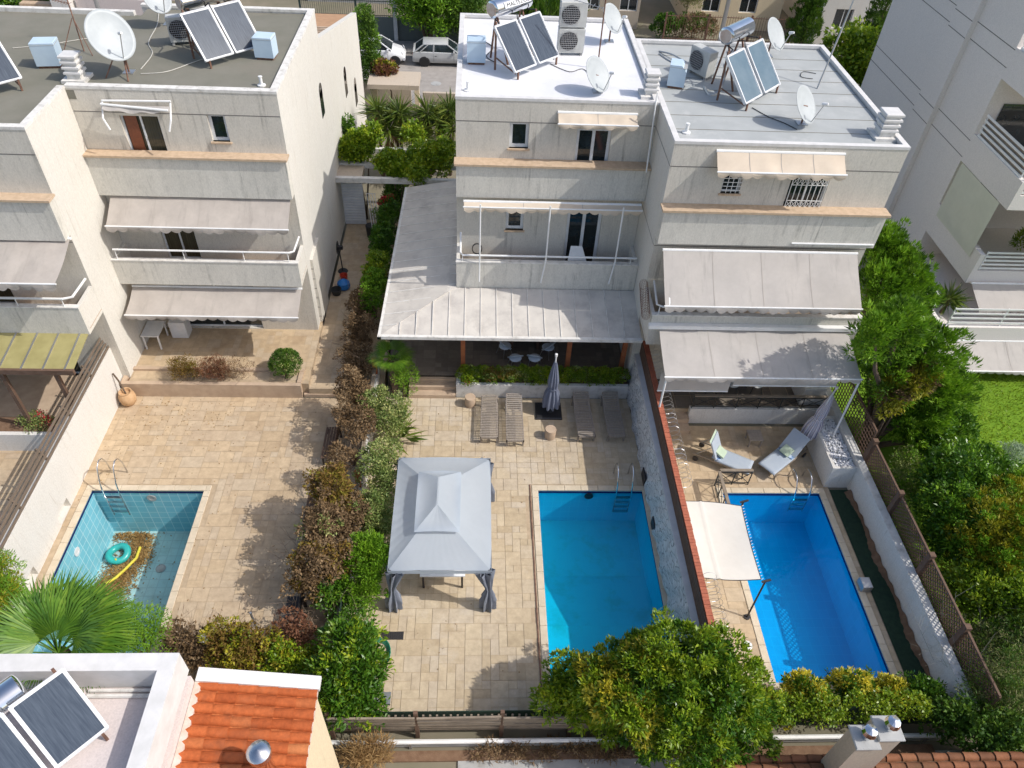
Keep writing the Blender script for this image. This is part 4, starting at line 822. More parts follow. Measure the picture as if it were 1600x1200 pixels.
def tin_box(label, c, w, d, h, rz, gable=False):
    t = thing('metal_box', label, 'metal box', (0,0,0), 'pale blue rooftop boxes')
    b = MB()
    if gable: b.slab([(-w/2, -d/2, .08), (w/2, -d/2, .08), (w/2, -d/2, h*.75), (w*.2, -d/2, h), (-w/2, -d/2, h)], (0, d, 0))
    else: b.bbox((-w/2, -d/2, .08), (w/2, d/2, h), .015)
    part('body', b, 'box_blue', t); part('lid_seam', MB().box((-w/2-.006, -d/2-.006, h*.9), (w/2+.006, d/2+.006, h*.915)), 'concrete', t)
    part('feet', MB().box((-w/2+.04, -d/2+.04, 0), (w/2-.04, d/2-.04, .08)), 'metal_rust', t)
    t.location = (c[0], c[1], RZ); t.rotation_euler.z = rz
tin_box('pale blue metal box beside the large dish on the dark roof', (-13.45, 24.55), .7, .55, .78, rad(8))
tin_box('pale blue metal box by the right rim of the dark roof', (-6.98, 25.75), .62, .55, .72, rad(-5))
tin_box('pale blue metal box shaded by the collectors on the white roof', (-.05, 25.9), .62, .5, .8, 0)
tin_box('pale blue box with sloped top where the white roof meets the grey one', (6.5, 24.5), .55, .6, .75, rad(-15), True)
def vent(label, c, s=.5, z=RZ):
    t = thing('chimney', label, 'chimney', (c[0], c[1], z), 'louvred masonry vents'); x, y = c; h = s/2
    part('base', MB().box((x-h-.1, y-h-.1, z), (x+h+.1, y+h+.1, z+.09)).box((x-h+.05, y-h+.05, z+.09), (x+h-.05, y+h-.05, z+.78)), 'rim', t)
    for k in range(4): part('slab', MB().bbox((x-h, y-h, z+.24+k*.16), (x+h, y+h, z+.31+k*.16), .015), 'rim_white', t)
vent('stacked white slab vent at the corner of the dark roof beside the large dish', (-12.28, 23.55)); vent('stacked white slab vent at the step between white and grey roof', (5.5, 23.65), .45); vent('weathered slab vent at the front right corner of the grey roof', (12.25, 21.25), .55)
def dish(label, base, ctr, r, z=RZ, n=(.6, -.55, .58), ant=True):
    t = thing('satellite_dish', label, 'satellite dish', (base[0], base[1], z), 'rooftop satellite dishes'); n = Vector(n).normalized(); c = Vector(ctr)
    prof = [(0, -.16*r)]+[(r*k/8, -.16*r*(1-(k/8)**2)) for k in range(1, 9)]
    x = n.cross(V(0,0,1)).normalized(); y = n.cross(x); vs = []; N = 36
    for q, zz in prof[1:]: vs += [c+n*zz+(x*math.cos(a)*.94+y*math.sin(a)*1.05)*q for a in [2*math.pi*j/N for j in range(N)]]
    K = len(prof)-1; vs.append(c+n*prof[0][1]); fs = [(i*N+j, i*N+(j+1)%N, (i+1)*N+(j+1)%N, (i+1)*N+j) for i in range(K-1) for j in range(N)]+[(K*N, (j+1)%N, j) for j in range(N)]
    o = part('reflector', MB().add(vs, fs), 'dish', t, smooth=True); m = o.modifiers.new('thick', 'SOLIDIFY'); m.thickness = .012
    low = c-y*r*.95*(1 if y.z > 0 else -1); f = c+n*r*1.15-V(0,0,1)*r*.35
    part('feed_arm', MB().tube([low, f], .016, 6), 'galv', t); part('feed_horn', MB().lathe([(.035, -.1), (.05, 0), (.05, .07), (.02, .09)], f, 10, axis=(c-f)), 'white_plastic', t)
    bk = c-n*.2*r; part('mast', MB().tube([(base[0], base[1], z), (base[0], base[1], bk.z-.05), bk], .03, 7), 'metal_rust', t)
    part('foot_plate', MB().box((base[0]-.16, base[1]-.16, z), (base[0]+.16, base[1]+.16, z+.03)), 'galv', t)
    return t
D1 = dish('largest grey satellite dish, on a braced stand at the front of the dark roof', (-10.95, 24.2), (-11.05, 23.95, 11.1), .73)
part('brace', MB().tube([(-11.5, 23.7, RZ), (-11.1, 24.15, 10.6)], .02, 5).tube([(-10.75, 23.5, RZ), (-10.95, 24.2, 10.6)], .025, 5), 'metal_rust', D1)
dish('satellite dish at the back rim of the dark roof, cut by the photo top', (-10.95, 28.4), (-11.0, 28.1, 10.85), .5)
dish('white satellite dish standing at the front of the bright white roof', (3.85, 23.85), (3.78, 23.7, 10.5), .54)
dish('white satellite dish at the back right of the bright white roof', (4.75, 28.2), (4.75, 28.0, 10.75), .5)
dish('white satellite dish at the back of the pale grey roof behind the collectors', (10.35, 27.3), (10.4, 27.15, 10.7), .55)
dish('white satellite dish standing at the front of the pale grey roof', (9.95, 21.95), (9.85, 21.8, 10.55), .56)
def ac(label, c, rz, stack=1, z=RZ):
    t = thing('air_conditioner', label, 'air conditioner', (0,0,0), 'rooftop condenser units')
    for k in range(stack):
        q = k*.85; cs = part('casing', MB().bbox((-.45, -.18, .1+q), (.45, .18, .9+q), .02), 'ac', t)
        b = MB().lathe([(.0, 0), (.29, 0), (.31, .012)], (-.1, -.182, .5+q), 24, axis=(0, -1, 0)); part('fan', b, 'black', cs)
        g = MB(); [g.tube([(-.1+.06*i*math.cos(0), -.2, .5+q-.29), (-.1+.06*i, -.2, .5+q+.29)], .006, 4) for i in range(-4, 5)]; [g.tube([(-.39, -.2, .5+q+.07*i), (.19, -.2, .5+q+.07*i)], .006, 4) for i in range(-4, 5)]; part('grille', g, 'galv', cs)
    part('stand', MB().box((-.42, -.16, 0), (-.34, .16, .1)).box((.34, -.16, 0), (.42, .16, .1)), 'concrete', t)
    t.location = (c[0], c[1], z); t.rotation_euler.z = rz
ac('grey condenser unit behind the collectors on the dark roof', (-9.9, 26.75), rad(15)); ac('two stacked grey condenser units on the bright white roof', (3.2, 26.9), rad(3), 2); ac('grey condenser unit tucked behind the collectors on the pale grey roof', (7.5, 25.4), rad(-60), 1)
# antennas
def yagi(mb, c, d, L, n, w):
    c, d = Vector(c), Vector(d).normalized(); s = d.cross(V(0,0,1)).normalized(); mb.tube([c, c+d*L], .012, 5)
    for k in range(n): p = c+d*(L*k/(n-1)); mb.tube([p-s*w*(1-.4*k/n), p+s*w*(1-.4*k/n)], .007, 4)
t = thing('antenna', 'slim dark aerial mast on the bright white roof with a short yagi', 'antenna', (4.05, 25.7, RZ)); part('mast', MB().tube([(4.05, 25.7, RZ), (4.05, 25.7, 13.4)], .025, 6), 'metal_rust', t); b = MB(); yagi(b, (4.0, 25.7, 11.8), (-.8, .3, .1), 1.1, 8, .22); part('yagi', b, 'galv', t)
t = thing('antenna', 'tall leaning aerial mast with a grid reflector on the right of the grey roof', 'antenna', (11.3, 24.6, RZ)); part('mast', MB().tube([(11.3, 24.6, RZ), (11.75, 25.2, 11.6), (12.1, 25.6, 13.6)], .028, 6), 'galv', t)
b = MB(); yagi(b, (12.0, 25.5, 13.0), (-1, .1, .05), 2.0, 9, .22); yagi(b, (12.0, 25.5, 13.0), (1, .1, -.05), 1.3, 4, .3); part('yagi', b, 'frame_white', t)
b = MB(); [b.tube([(11.75+.09*k, 25.5, 13.35), (11.6+.09*k, 25.75, 14.2)], .008, 4) for k in range(7)]; b.tube([(11.7, 25.6, 13.6), (12.4, 25.6, 13.6)], .01, 4).tube([(11.65, 25.7, 14.0), (12.35, 25.7, 14.0)], .01, 4); part('grid_reflector', b, 'frame_white', t)
t = thing('antenna', 'small dark tripod aerial on the dark roof by the blue box', 'antenna', (-12.9, 25.7, RZ)); part('mast', MB().tube([(-12.9, 25.75, RZ), (-13.15, 26.3, 11.3)], .02, 6), 'metal_rust', t); b = MB(); yagi(b, (-13.1, 26.2, 11.2), (-1, .5, 0), 1.0, 9, .12); part('yagi', b, 'metal_rust', t); part('leg', MB().tube([(-13.5, 25.6, RZ), (-13.1, 26.1, 10.8)], .014, 5).tube([(-12.5, 25.4, RZ), (-13.05, 26.1, 10.7)], .014, 5), 'metal_rust', t)
def pipe(label, p): solo('vent_pipe', MB().lathe([(.13, 0), (.13, .04), (.05, .06), (.05, .26), (.065, .28), (.065, .3)], p, 10), 'white_plastic', label, 'vent pipe')
pipe('short white vent pipe at the front left corner of the grey roof', (6.2, 21.1, RZ)); pipe('short white vent pipe at the front right corner of the dark roof', (-6.7, 23.5, RZ)); pipe('short white vent pipe at the front left corner of the white roof', (-.3, 23.6, RZ))
def cable(label, pts, r=.014, m='cable', sub=6):
    P = [Vector(p) for p in pts]; out = []
    for i in range(len(P)-1):
        a, b, c, d = P[max(0, i-1)], P[i], P[i+1], P[min(len(P)-1, i+2)]
        for k in range(sub):
            s = k/sub; out.append(.5*((2*b)+(c-a)*s+(2*a-5*b+4*c-d)*s*s+(3*b-a-3*c+d)*s**3))
    out.append(P[-1]); b = MB().tube(out, r, 5); return solo('cable', b, m, label, 'cable')
Z = RZ+.02
cable('pale cable snaking from the large dish across the dark roof', [G(220, 115, Z), G(260, 112, Z), G(300, 98, Z), G(318, 92, Z)]); cable('pale cable running up the dark roof beside the large dish', [G(220, 108, Z), G(238, 84, Z), G(232, 66, Z), G(245, 40, Z), G(248, 20, Z)])
cable('pale cable running along the back of the dark roof', [G(20, 75, Z), G(75, 70, Z), G(110, 64, Z), G(150, 58, Z)]); cable('bundle of dark cable below the white roof collectors', [G(860, 100, Z), G(890, 112, Z), G(912, 108, Z), G(930, 130, Z)], .012, 'cable_dark')
cable('thick pale hose between the sloped box and the condenser on the grey roof', [G(1030, 80, Z), G(1050, 85, Z+.1), G(1075, 98, Z+.1), G(1100, 102, Z)], .03, 'galv'); cable('second pale hose looping beside the condenser on the grey roof', [G(1030, 84, Z), G(1048, 96, Z), G(1078, 108, Z), G(1102, 100, Z)], .03, 'galv')
cable('thin dark cable from the grey roof collectors to its front dish', [G(1175, 168, Z), G(1200, 182, Z), G(1225, 192, Z), G(1245, 202, Z)], .014, 'cable_dark'); cable('grey hose loop hanging under the grey roof tank', [G(1100, 135, Z), G(1108, 148, Z), G(1120, 146, Z), G(1131, 125, Z+.3), G(1132, 100, Z+.8)], .04, 'galv')
cable('dark cable tangle behind the white roof blue box', [G(735, 62, Z), G(750, 62, Z), G(770, 74, Z), G(760, 88, Z), G(775, 98, Z)], .015, 'cable_dark'); cable('dark looped cable by the aerial on the grey roof', [G(1275, 115, Z), G(1255, 112, Z), G(1252, 120, Z), G(1270, 123, Z)], .012, 'cable_dark')
# ================================================================ GARDEN FURNITURE
def wood_lounger(label, c, rz, back):
    t = thing('sun_lounger', label, 'sun lounger', (0,0,0), 'slatted wooden sun loungers'); w, L, sl_ = .62, 2.0, 1.25; h = .38
    f = MB().box((-w/2, 0, h-.09), (-w/2+.04, L, h-.02)).box((w/2-.04, 0, h-.09), (w/2, L, h-.02)).box((-w/2, 0, h-.09), (w/2, .04, h-.02)); part('frame', f, 'wood_grey', t)
    s = MB(); [s.box((-w/2+.01, .02+k*.078, h-.02), (w/2-.01, .02+k*.078+.042, h+.004)) for k in range(16)]; part('seat', s, 'wood_grey', t)
    s = MB(); cb, sb = math.cos(back), math.sin(back)
    for k in range(11): y0_, y1_ = .02+k*.07, .06+k*.07; P = lambda y, d: (0, sl_+y*cb-d*sb, h+y*sb+d*cb); a, b_ = P(y0_, 0), P(y1_, 0); s.slab([(-w/2+.03, a[1], a[2]), (w/2-.03, a[1], a[2]), (w/2-.03, b_[1], b_[2]), (-w/2+.03, b_[1], b_[2])], (0, sb*.02, -cb*.02))
    for x in (-w/2+.03, w/2-.06): s.bar((x, sl_, h-.03), (x, sl_+.75*cb, h+.75*sb-.03), .035, .035)
    part('backrest', s, 'wood_grey', t)
    if back > .2: part('prop', MB().bar((-w/2+.06, sl_+.5*cb, h+.5*sb-.04), (-w/2+.06, L-.1, h-.06), .03, .03).bar((w/2-.06, sl_+.5*cb, h+.5*sb-.04), (w/2-.06, L-.1, h-.06), .03, .03), 'wood_grey', t)
    for x in (-w/2+.03, w/2-.03):
        for y in (.12, L-.15): part('leg', MB().box((x-.03, y-.03, 0), (x+.03, y+.03, h-.09)), 'wood_grey', t)
    t.location = c; t.rotation_euler.z = rz
for (px_, py_, pz_, rz_, bk_, lb) in ((764, 686, .3, -.02, .06, 'weathered slatted lounger beside the drum stool, farthest from the brick-capped wall'), (805, 691, .3, 0, .55, 'slatted lounger with its back raised highest, beside the folded grey parasol'), (917, 684, .3, .03, .3, 'slatted lounger in the shade right of the folded grey parasol'), (964, 684, .3, .02, .3, 'slatted lounger in the shade nearest the white stone wall')):
    g_ = G(px_, py_, pz_); wood_lounger(lb, (g_[0], g_[1], .012), rz_, bk_)
for (x_, y_, lb) in ((2.70, 17.8, 'beige drum stool between the two pairs of loungers'), (-.14, 19.34, 'beige drum stool left of the loungers by the planter')):
    solo('drum_stool', MB().lathe([(.17, 0), (.19, .02), (.2, .38), (.19, .42), (0, .425)], (x_, y_, .01), 22), 'step', lb, 'stool', 'beige drum stools', smooth=40)
def folded_parasol(label, base, z0, z1, r0, mat, lean=(0, 0), uv=False, n=9, cat_base=True):
    t = thing('parasol', label, 'parasol', (*base, 0)); x, y = base; N = n*6; K = 14; vs = []; r_ = random.Random(3); ph_ = [r_.uniform(-.3, .3) for _ in range(n)]
    for k in range(K+1):
        v = k/K; z = z1+(z0-z1)*v; R = .05+(r0-.05)*(v**.8); pinch = 1-.28*math.exp(-((v-.62)/.08)**2)
        for j in range(N):
            a = 2*math.pi*j/N; f = .62+.38*abs(math.cos(a*n/2+ph_[int(j/6) % n])); zz = z-(.12*f if k == K else 0)
            vs.append((x+lean[0]*v+R*pinch*f*math.cos(a), y+lean[1]*v+R*pinch*f*math.sin(a), zz))
    fs = [(k*N+j, k*N+(j+1)%N, (k+1)*N+(j+1)%N, (k+1)*N+j) for k in range(K) for j in range(N)]
    o = part('cloth', MB().add(vs, fs), mat, t, smooth=60)
    if uv:
        u = o.data.uv_layers.new(); 
        for lp in o.data.loops: j = lp.vertex_index % N; u.data[lp.index].uv = (j/N, 0)
    part('strap', MB().lathe([(r0*.55, -.02), (r0*.56, .02)], (x+lean[0]*.62, y+lean[1]*.62, z1+(z0-z1)*.62), 18), mat, t)
    part('pole', MB().tube([(x+lean[0], y+lean[1], .1), (x+lean[0]*.3, y+lean[1]*.3, z1), (x-lean[0]*.1, y-lean[1]*.1, z1+.3)], .028, 8), 'frame_white', t); part('finial', MB().lathe([(.0, .02), (.05, 0), (.05, -.09), (.02, -.12)], (x-lean[0]*.1, y-lean[1]*.1, z1+.36), 10), 'white_plastic', t)
    return t
t = folded_parasol('tall folded grey parasol on a black base between the loungers', (2.78, 19.02), .5, 2.5, .34, 'parasol_grey')
b = MB().bbox((2.24, 18.62, .01), (3.2, 19.45, .09), .03).lathe([(.14, .09), (.1, .2), (.05, .22)], (2.78, 19.02, 0), 12); part('base', b, 'black', t)
def shell_chair(label, c, rz, mat='chair_blue', leg='galv', group='pale shell chairs on the dark terrace'):
    t = thing('chair', label, 'chair', (0,0,0), group)
    vs = []; K = 8; N = 18
    for k in range(K+1):
        v = k/K
        for j in range(N+1):
            a = math.pi*(j/N)*1.25-.39; hgt = .42+.36*max(0, math.sin(a))**.7*v**1.5; R = .24+.06*v; vs.append((R*math.cos(a)*(v*.9+.1), R*math.sin(a)*(v*.85+.1)-.02, .44 if k == 0 else .43+(hgt-.43)))
    part('shell', MB().add(vs, [(k*(N+1)+j, k*(N+1)+j+1, (k+1)*(N+1)+j+1, (k+1)*(N+1)+j) for k in range(K) for j in range(N)]), mat, t, smooth=True).modifiers.new('thick', 'SOLIDIFY').thickness = .015
    part('seat', MB().lathe([(0, .445), (.2, .44), (.24, .41), (.2, .4)], (0, -.02, 0), 18), mat, t)
    for sx_, sy_ in ((-1,-1), (1,-1), (1,1), (-1,1)): part('leg', MB().tube([(sx_*.14, sy_*.12, .42), (sx_*.23, sy_*.22, 0)], .014, 5), leg, t)
    t.location = c; t.rotation_euler.z = rz
for (px_, py_, rz_, lb) in ((806, 551, 3.3, 'left of the two pale shell chairs nearest the planter hedge'), (836, 551, 2.9, 'right of the two pale shell chairs nearest the planter hedge'), (789, 532, 2.2, 'pale shell chair half under the roof edge, left of the dining table'), (858, 534, 4.0, 'pale shell chair half under the roof edge, right of the dining table')):
    g_ = G(px_, py_, 1.2); shell_chair(lb, (g_[0], g_[1], .515), rz_)
t = thing('dining_table', 'dark dining table in the shade of the whitewashed roof', 'table', (1.95, 22, .5)); part('top', MB().box((1.3, 21.75, 1.2), (2.6, 22.6, 1.25)), 'wood_brown', t); part('leg', MB().box((1.4, 21.9, .51), (1.5, 22.5, 1.2)), 'wood_brown', t); part('leg', MB().box((2.4, 21.9, .51), (2.5, 22.5, 1.2)), 'wood_brown', t)
# balcony things
shell_chair('white plastic chair on the open balcony of the white-roofed house', (3.05, 22.3, 3.71), 2.8, 'white_plastic', 'white_plastic', None)
t = thing('balcony_table', 'small white folding table leaning on the open balcony', 'table', (3.6, 22.1, 3.7)); part('top', MB().slab([(3.2, 21.95, 4.25), (4.0, 21.95, 4.3), (3.75, 22.35, 4.95), (3.35, 22.35, 4.95)], (0, .03, .02)), 'white_plastic', t); part('leg', MB().bar((3.4, 21.95, 3.7), (3.5, 22.1, 4.6), .03, .03).bar((3.8, 21.95, 3.7), (3.7, 22.1, 4.6), .03, .03), 'white_plastic', t)
solo('round_seat', MB().lathe([(.0, .45), (.32, .44), (.34, .36), (.3, .3), (.25, 0)], (2.15, 22.15, 3.7), 20), 'black', 'black round seat behind the balcony parapet of the white-roofed house', 'seat')
b = MB(); [b.tube([(.05+.17*math.cos(a), 22.7+.01*k, 4.55+.22*math.sin(a)) for a in np.arange(0, 6.4, .35)], .015, 5) for k in range(-2, 3)]; solo('hose_coil', b, 'cable_dark', 'coiled dark hose hanging on the wall of the open balcony', 'hose')
# gazebo
t = thing('gazebo', 'grey fabric gazebo with a small raised top tier and tied corner curtains', 'gazebo', (-.85, 13.1, 0))
gx0, gx1, gy0, gy1, ez, iz = -2.28, .53, 11.12, 15.08, 2.06, 2.43; ix0, ix1, iy0, iy1 = -1.5, -.45, 12.15, 14.05
def tier(o, i, zo, zi, wr, nu=26, nv=8):
    b = MB(); co_ = [(o[0],o[2]), (o[1],o[2]), (o[1],o[3]), (o[0],o[3])]; ci_ = [(i[0],i[2]), (i[1],i[2]), (i[1],i[3]), (i[0],i[3])]
    for k in range(4):
        a, c = co_[k], co_[(k+1)%4]; p, q = ci_[k], ci_[(k+1)%4]
        def f(u, v):
            x = (a[0]+(c[0]-a[0])*u)*(1-v)+(p[0]+(q[0]-p[0])*u)*v; y = (a[1]+(c[1]-a[1])*u)*(1-v)+(p[1]+(q[1]-p[1])*u)*v; e = 4*u*(1-u)
            z = zo+(zi-zo)*v-.07*e*4*v*(1-v)+(.10*e*(1-v) if wr else 0)*.3-(1-e)*(1-v)*.05+(.008*math.sin(u*70+math.sin(v*4)*1.5)*e*(1-v*.5)*(1 if k == 3 else .15) if wr else .002*math.sin(u*30)*e); return (x, y, z)
        b.grid(f, nu*(2 if wr else 1), nv)
    return b
part('canopy', tier((gx0, gx1, gy0, gy1), (ix0, ix1, iy0, iy1), ez, iz, 1, 40), 'canvas_grey', t, smooth=35); part('top_tier', tier((ix0-.10, ix1+.10, iy0-.12, iy1+.1), (-1.01, -.97, 12.75, 13.75), 2.58, 2.80, 0).quad((-1.01, 12.75, 2.80), (-.97, 12.75, 2.80), (-.97, 13.75, 2.80), (-1.01, 13.75, 2.80)), 'canvas_grey', t, smooth=35)
b = MB(); 
for (a, c) in (((gx0, gy0), (gx1, gy0)), ((gx1, gy0), (gx1, gy1)), ((gx1, gy1), (gx0, gy1)), ((gx0, gy1), (gx0, gy0))): b.quad((*a, ez+.0), (*c, ez+.0), (*c, ez-.16), (*a, ez-.16))
part('valance', b, 'canvas_grey', t); b = MB()
for (x_, y_) in ((gx0+.06, gy0+.06), (gx1-.06, gy0+.06), (gx1-.06, gy1-.06), (gx0+.06, gy1-.06)):
    part('post', MB().box((x_-.04, y_-.04, 0), (x_+.04, y_+.04, ez-.03)), 'metal_dark', t)
    N, K = 36, 12; vs = []; dx = -.15 if x_ > -1 else .15; dy = .12 if y_ < 13 else -.12
    for k in range(K+1):
        v = k/K; z = (ez-.12)*(1-v)+.03*v; R = .10+.22*max(0, 1-v*2.2)+(.16 if v > .5 else 0)*min(1, (v-.5)*4); off = max(0, 1-v*2.2)
        for j in range(N): a_ = 2*math.pi*j/N; f_ = .7+.3*math.cos(a_*7+k*.2); vs.append((x_+dx*off+R*f_*math.cos(a_), y_+dy*off*.4+R*f_*.8*math.sin(a_), z))
    part('curtain', MB().add(vs, [(k*N+j, k*N+(j+1)%N, (k+1)*N+(j+1)%N, (k+1)*N+j) for k in range(K) for j in range(N)]), 'curtain_grey', t, smooth=60)
b = MB(); [b.bar((x_, y_, ez-.10), (xi, yi, iz-.14), .03, .03) for (x_, y_, xi, yi) in ((gx0, gy0, ix0, iy0), (gx1, gy0, ix1, iy0), (gx1, gy1, ix1, iy1), (gx0, gy1, ix0, iy1))]; part('frame', b, 'metal_dark', t)
t = thing('garden_table', 'pale table half hidden under the front edge of the gazebo', 'table', (-.8, 12, 0)); part('top', MB().box((-1.5, 11.75, .7), (-.2, 12.7, .74)), 'frame_white', t); [part('leg', MB().box((x_, y_, 0), (x_+.06, y_+.06, .7)), 'metal_dark', t) for x_ in (-1.45, -.32) for y_ in (11.8, 12.6)]
# pool ladders
def ladder(label, c, h=.85, depth=1.0, rungs=4, w=.5):
    t = thing('pool_ladder', label, 'pool ladder', (c[0], c[1], 0), 'steel pool ladders'); x, y = c
    for s in (-w/2, w/2): part('handrail', MB().tube([(x+s, y+.75, 0), (x+s, y+.72, h*.55), (x+s, y+.6, h*.9), (x+s, y+.4, h), (x+s, y+.2, h*.9), (x+s, y-.02, h*.4), (x+s, y-.1, -.1), (x+s, y-.1, -depth)], .022, 8), 'chrome', t, smooth=True)
    for k in range(rungs): part('tread', MB().box((x-w/2, y-.14, -.25-k*.25), (x+w/2, y-.05, -.22-k*.25)), 'steel' if rungs < 4 or 1 else 'steel', t)
ladder('tall steel ladder hooked over the rim of the emptied pool', (-11.6, 15.35), 1.0, 1.15, 4, .5); ladder('steel ladder at the far end of the pool beside the gazebo', (5.02, 15.42), .8, 1.0); ladder('steel ladder at the far end of the deep blue pool', (11.05, 15.35), .6, .85, 3)
# in the emptied pool
t = thing('swim_ring', 'deflating teal swim ring lying on leaves in the emptied pool', 'swim ring', (-11.55, 13.9, -2.3))
b = MB(); N, K = 28, 10; vs = []; rc = G(185, 865, -2.14)
for i in range(N):
    a = 2*math.pi*i/N
    for k in range(K): q = 2*math.pi*k/K; R = .29+.115*math.cos(q); vs.append((rc[0]+R*math.cos(a), rc[1]+R*math.sin(a), -2.14+.11*math.sin(q)+.03*math.sin(a*2)))
part('tube', b.add(vs, [(i*K+k, ((i+1)%N)*K+k, ((i+1)%N)*K+(k+1)%K, i*K+(k+1)%K) for i in range(N) for k in range(K)]), 'teal', t, smooth=True); part('valve', MB().lathe([(.03, 0), (.03, .05), (0, .06)], (rc[0]+.05, rc[1]-.3, -2.05), 8), 'yellow', t)
g1, g2, g3, g4 = [G(*p, -2.2) for p in ((165, 912), (195, 890), (213, 872), (219, 855))]; b = MB().tube([g1, Vector(g1).lerp(Vector(g2), .5)+V(.03, -.05, 0), g2, g3, g4], .045, 8); solo('pool_noodle', b, 'yellow', 'bent yellow foam noodle lying on the floor of the emptied pool', 'pool noodle')
rg = np.random.default_rng(5); P_ = []
for (px_, py_, sx_, sy_, n_) in ((185, 905, .28, .42, 2300), (215, 855, .22, .3, 1300), (205, 838, .4, .1, 700), (165, 930, .28, .4, 1500), (222, 870, .15, .3, 800), (190, 940, 1.2, 1.2, 120)):
    g_ = G(px_, py_, -2.28); P_.append(np.c_[rg.normal(g_[0], sx_, n_), rg.normal(g_[1], sy_, n_), np.full(n_, -2.28)+rg.uniform(0, .05, n_)])
P_ = np.vstack(P_); P_ = P_[(P_[:,0] > -12.2) & (P_[:,0] < -8.8) & (P_[:,1] < 15.3)]; leaves('leaf_litter', P_, np.c_[rg.normal(0, 1, (len(P_), 2)), rg.normal(.1, .25, len(P_))], .075, .04, 'lf_debris', None, rg, kind='stuff')
solo('pool_drain', MB().lathe([(.16, 0), (.16, .02), (.1, .05), (0, .05)], (*G(251, 888, -2.28)[:2], -2.29), 14), 'concrete', 'round drain cover on the shaded floor of the emptied pool', 'drain')
def disc(name, label, c, ax, parent, m='frame_white'): part(name, MB().lathe([(.15, 0), (.15, .02), (.08, .02), (.08, .012), (0, .012)], c, 18, axis=ax), m, parent, label=label)
disc('pool_lamp', 'round white underwater lamp', FX(120, 862, -12.25), (1, 0, 0), PL); disc('pool_lamp', 'round underwater lamp', FY(237, 778, 15.36), (0, -1, 0), PL, 'concrete'); disc('pool_lamp', None, FY(920, 775, 15.42), (0, -1, 0), PM, 'metal_dark')
# bits and pieces of the left garden
t = thing('pot', 'tall ribbed clay pot with a bare stem by the left planter', 'pot', (-12.35, 19.3, 0)); part('body', MB().lathe([(.15, 0), (.25, .12), (.29, .3), (.27, .45), (.2, .58), (.22, .61), (.18, .6), (.15, .5), (0, .5)], (-12.3, 19.25, 0), 20), 'clay', t, smooth=50); part('stem', MB().tube([(-12.3, 19.25, .5), (-12.45, 19.4, 1.0), (-12.6, 19.5, 1.25)], .03, 6), 'trunk', t)
t = thing('patio_table', 'small white plastic table under the lower taupe awning', 'table', (-12, 21.9, .56)); part('top', MB().box((-12.3, 21.5, 1.2), (-11.65, 22.4, 1.24)), 'white_plastic', t); [part('leg', MB().bar((x_, y_, .57), (x_+.02, y_, 1.2), .05, .05), 'white_plastic', t) for x_ in (-12.25, -11.72) for y_ in (21.55, 22.35)]
t = thing('cabinet', 'low white cabinet behind the white plastic table', 'cabinet', (-11.2, 22.4, .56)); part('body', MB().box((-11.5, 22.2, .57), (-10.9, 22.7, 1.3)), 'white_plastic', t); part('door', MB().box((-11.47, 22.19, .6), (-11.22, 22.199, 1.27)), 'frame_white', t)
def bench(label, c, rz, mat='wood_brown'):
    t = thing('bench', label, 'bench', (0,0,0), 'wooden benches along the shrub wall'); s = MB(); [s.box((-.7, -.22+k*.09, .40), (.7, -.15+k*.09, .43)) for k in range(5)]; part('seat', s, mat, t); s = MB(); [s.box((-.7, .24, .5+k*.1), (.7, .27, .57+k*.1)) for k in range(4)]; part('backrest', s, mat, t)
    for x in (-.62, .62): part('leg', MB().box((x-.03, -.2, 0), (x+.03, -.14, .4)).box((x-.03, .2, 0), (x+.03, .28, .9)), 'metal_dark', t)
    t.location = c; t.rotation_euler.z = rz
bench('slatted wooden bench against the withered shrubs, nearer the house', (-4.85, 17.1, .01), -math.pi/2); bench('dark bench half buried under the rust-brown bush', (-5.0, 14.2, .01), -math.pi/2); bench('dark bench in deep shade near the bottom of the left garden', (-5.0, 10.6, .01), -math.pi/2, 'metal_dark')
# side path
t = thing('fan', 'black pedestal fan standing on the side path against the white wall', 'fan', (-5.7, 26.9, .4)); part('pole', MB().tube([(-5.7, 26.9, .42), (-5.75, 26.95, 1.4)], .025, 6), 'black', t); part('base', MB().lathe([(.22, 0), (.2, .03), (.03, .05)], (-5.7, 26.9, .41), 14), 'black', t)
b = MB(); [b.tube([(-5.82+.0*a, 27.0+R*math.cos(a), 1.55+R*math.sin(a)) for a in np.arange(0, 6.3, .3)], .008, 4, closed=True) for R in (.08, .15, .22, .28)]; [b.tube([(-5.82, 27, 1.55), (-5.82, 27+.28*math.cos(a), 1.55+.28*math.sin(a))], .006, 4) for a in np.arange(0, 6.2, .4)]; part('guard', b, 'black', t); part('motor', MB().box((-5.8, 26.93, 1.48), (-5.6, 27.07, 1.62)), 'black', t)
solo('bucket', MB().lathe([(.13, 0), (.17, .32), (.16, .32), (.12, .03), (0, .03)], (-5.55, 26.2, .41), 14), 'red', 'red bucket at the foot of the black fan', 'bucket'); solo('tub', MB().lathe([(.2, 0), (.27, .1), (.25, .3), (.1, .42), (0, .44)], (-5.5, 25.7, .41), 12), 'blue', 'round blue bundle on the side path below the red bucket', 'bundle'); solo('basket', MB().lathe([(.17, 0), (.22, .25), (.2, .25), (.15, .04), (0, .04)], (-5.75, 25.3, .41), 14), 'iron', 'dark laundry basket against the white wall next to the blue bundle', 'basket')
t = thing('side_gate', 'white louvred gate at the end of the side path', 'gate', (-5.6, 30.5, .4)); part('leaf', MB().box((-6.05, 30.6, .42), (-5.1, 30.66, 2.5)), 'frame_white', t); b = MB(); [b.box((-6.0, 30.57, .6+k*.14), (-5.15, 30.6, .66+k*.14)) for k in range(13)]; part('louvre', b, 'rail_white', t)
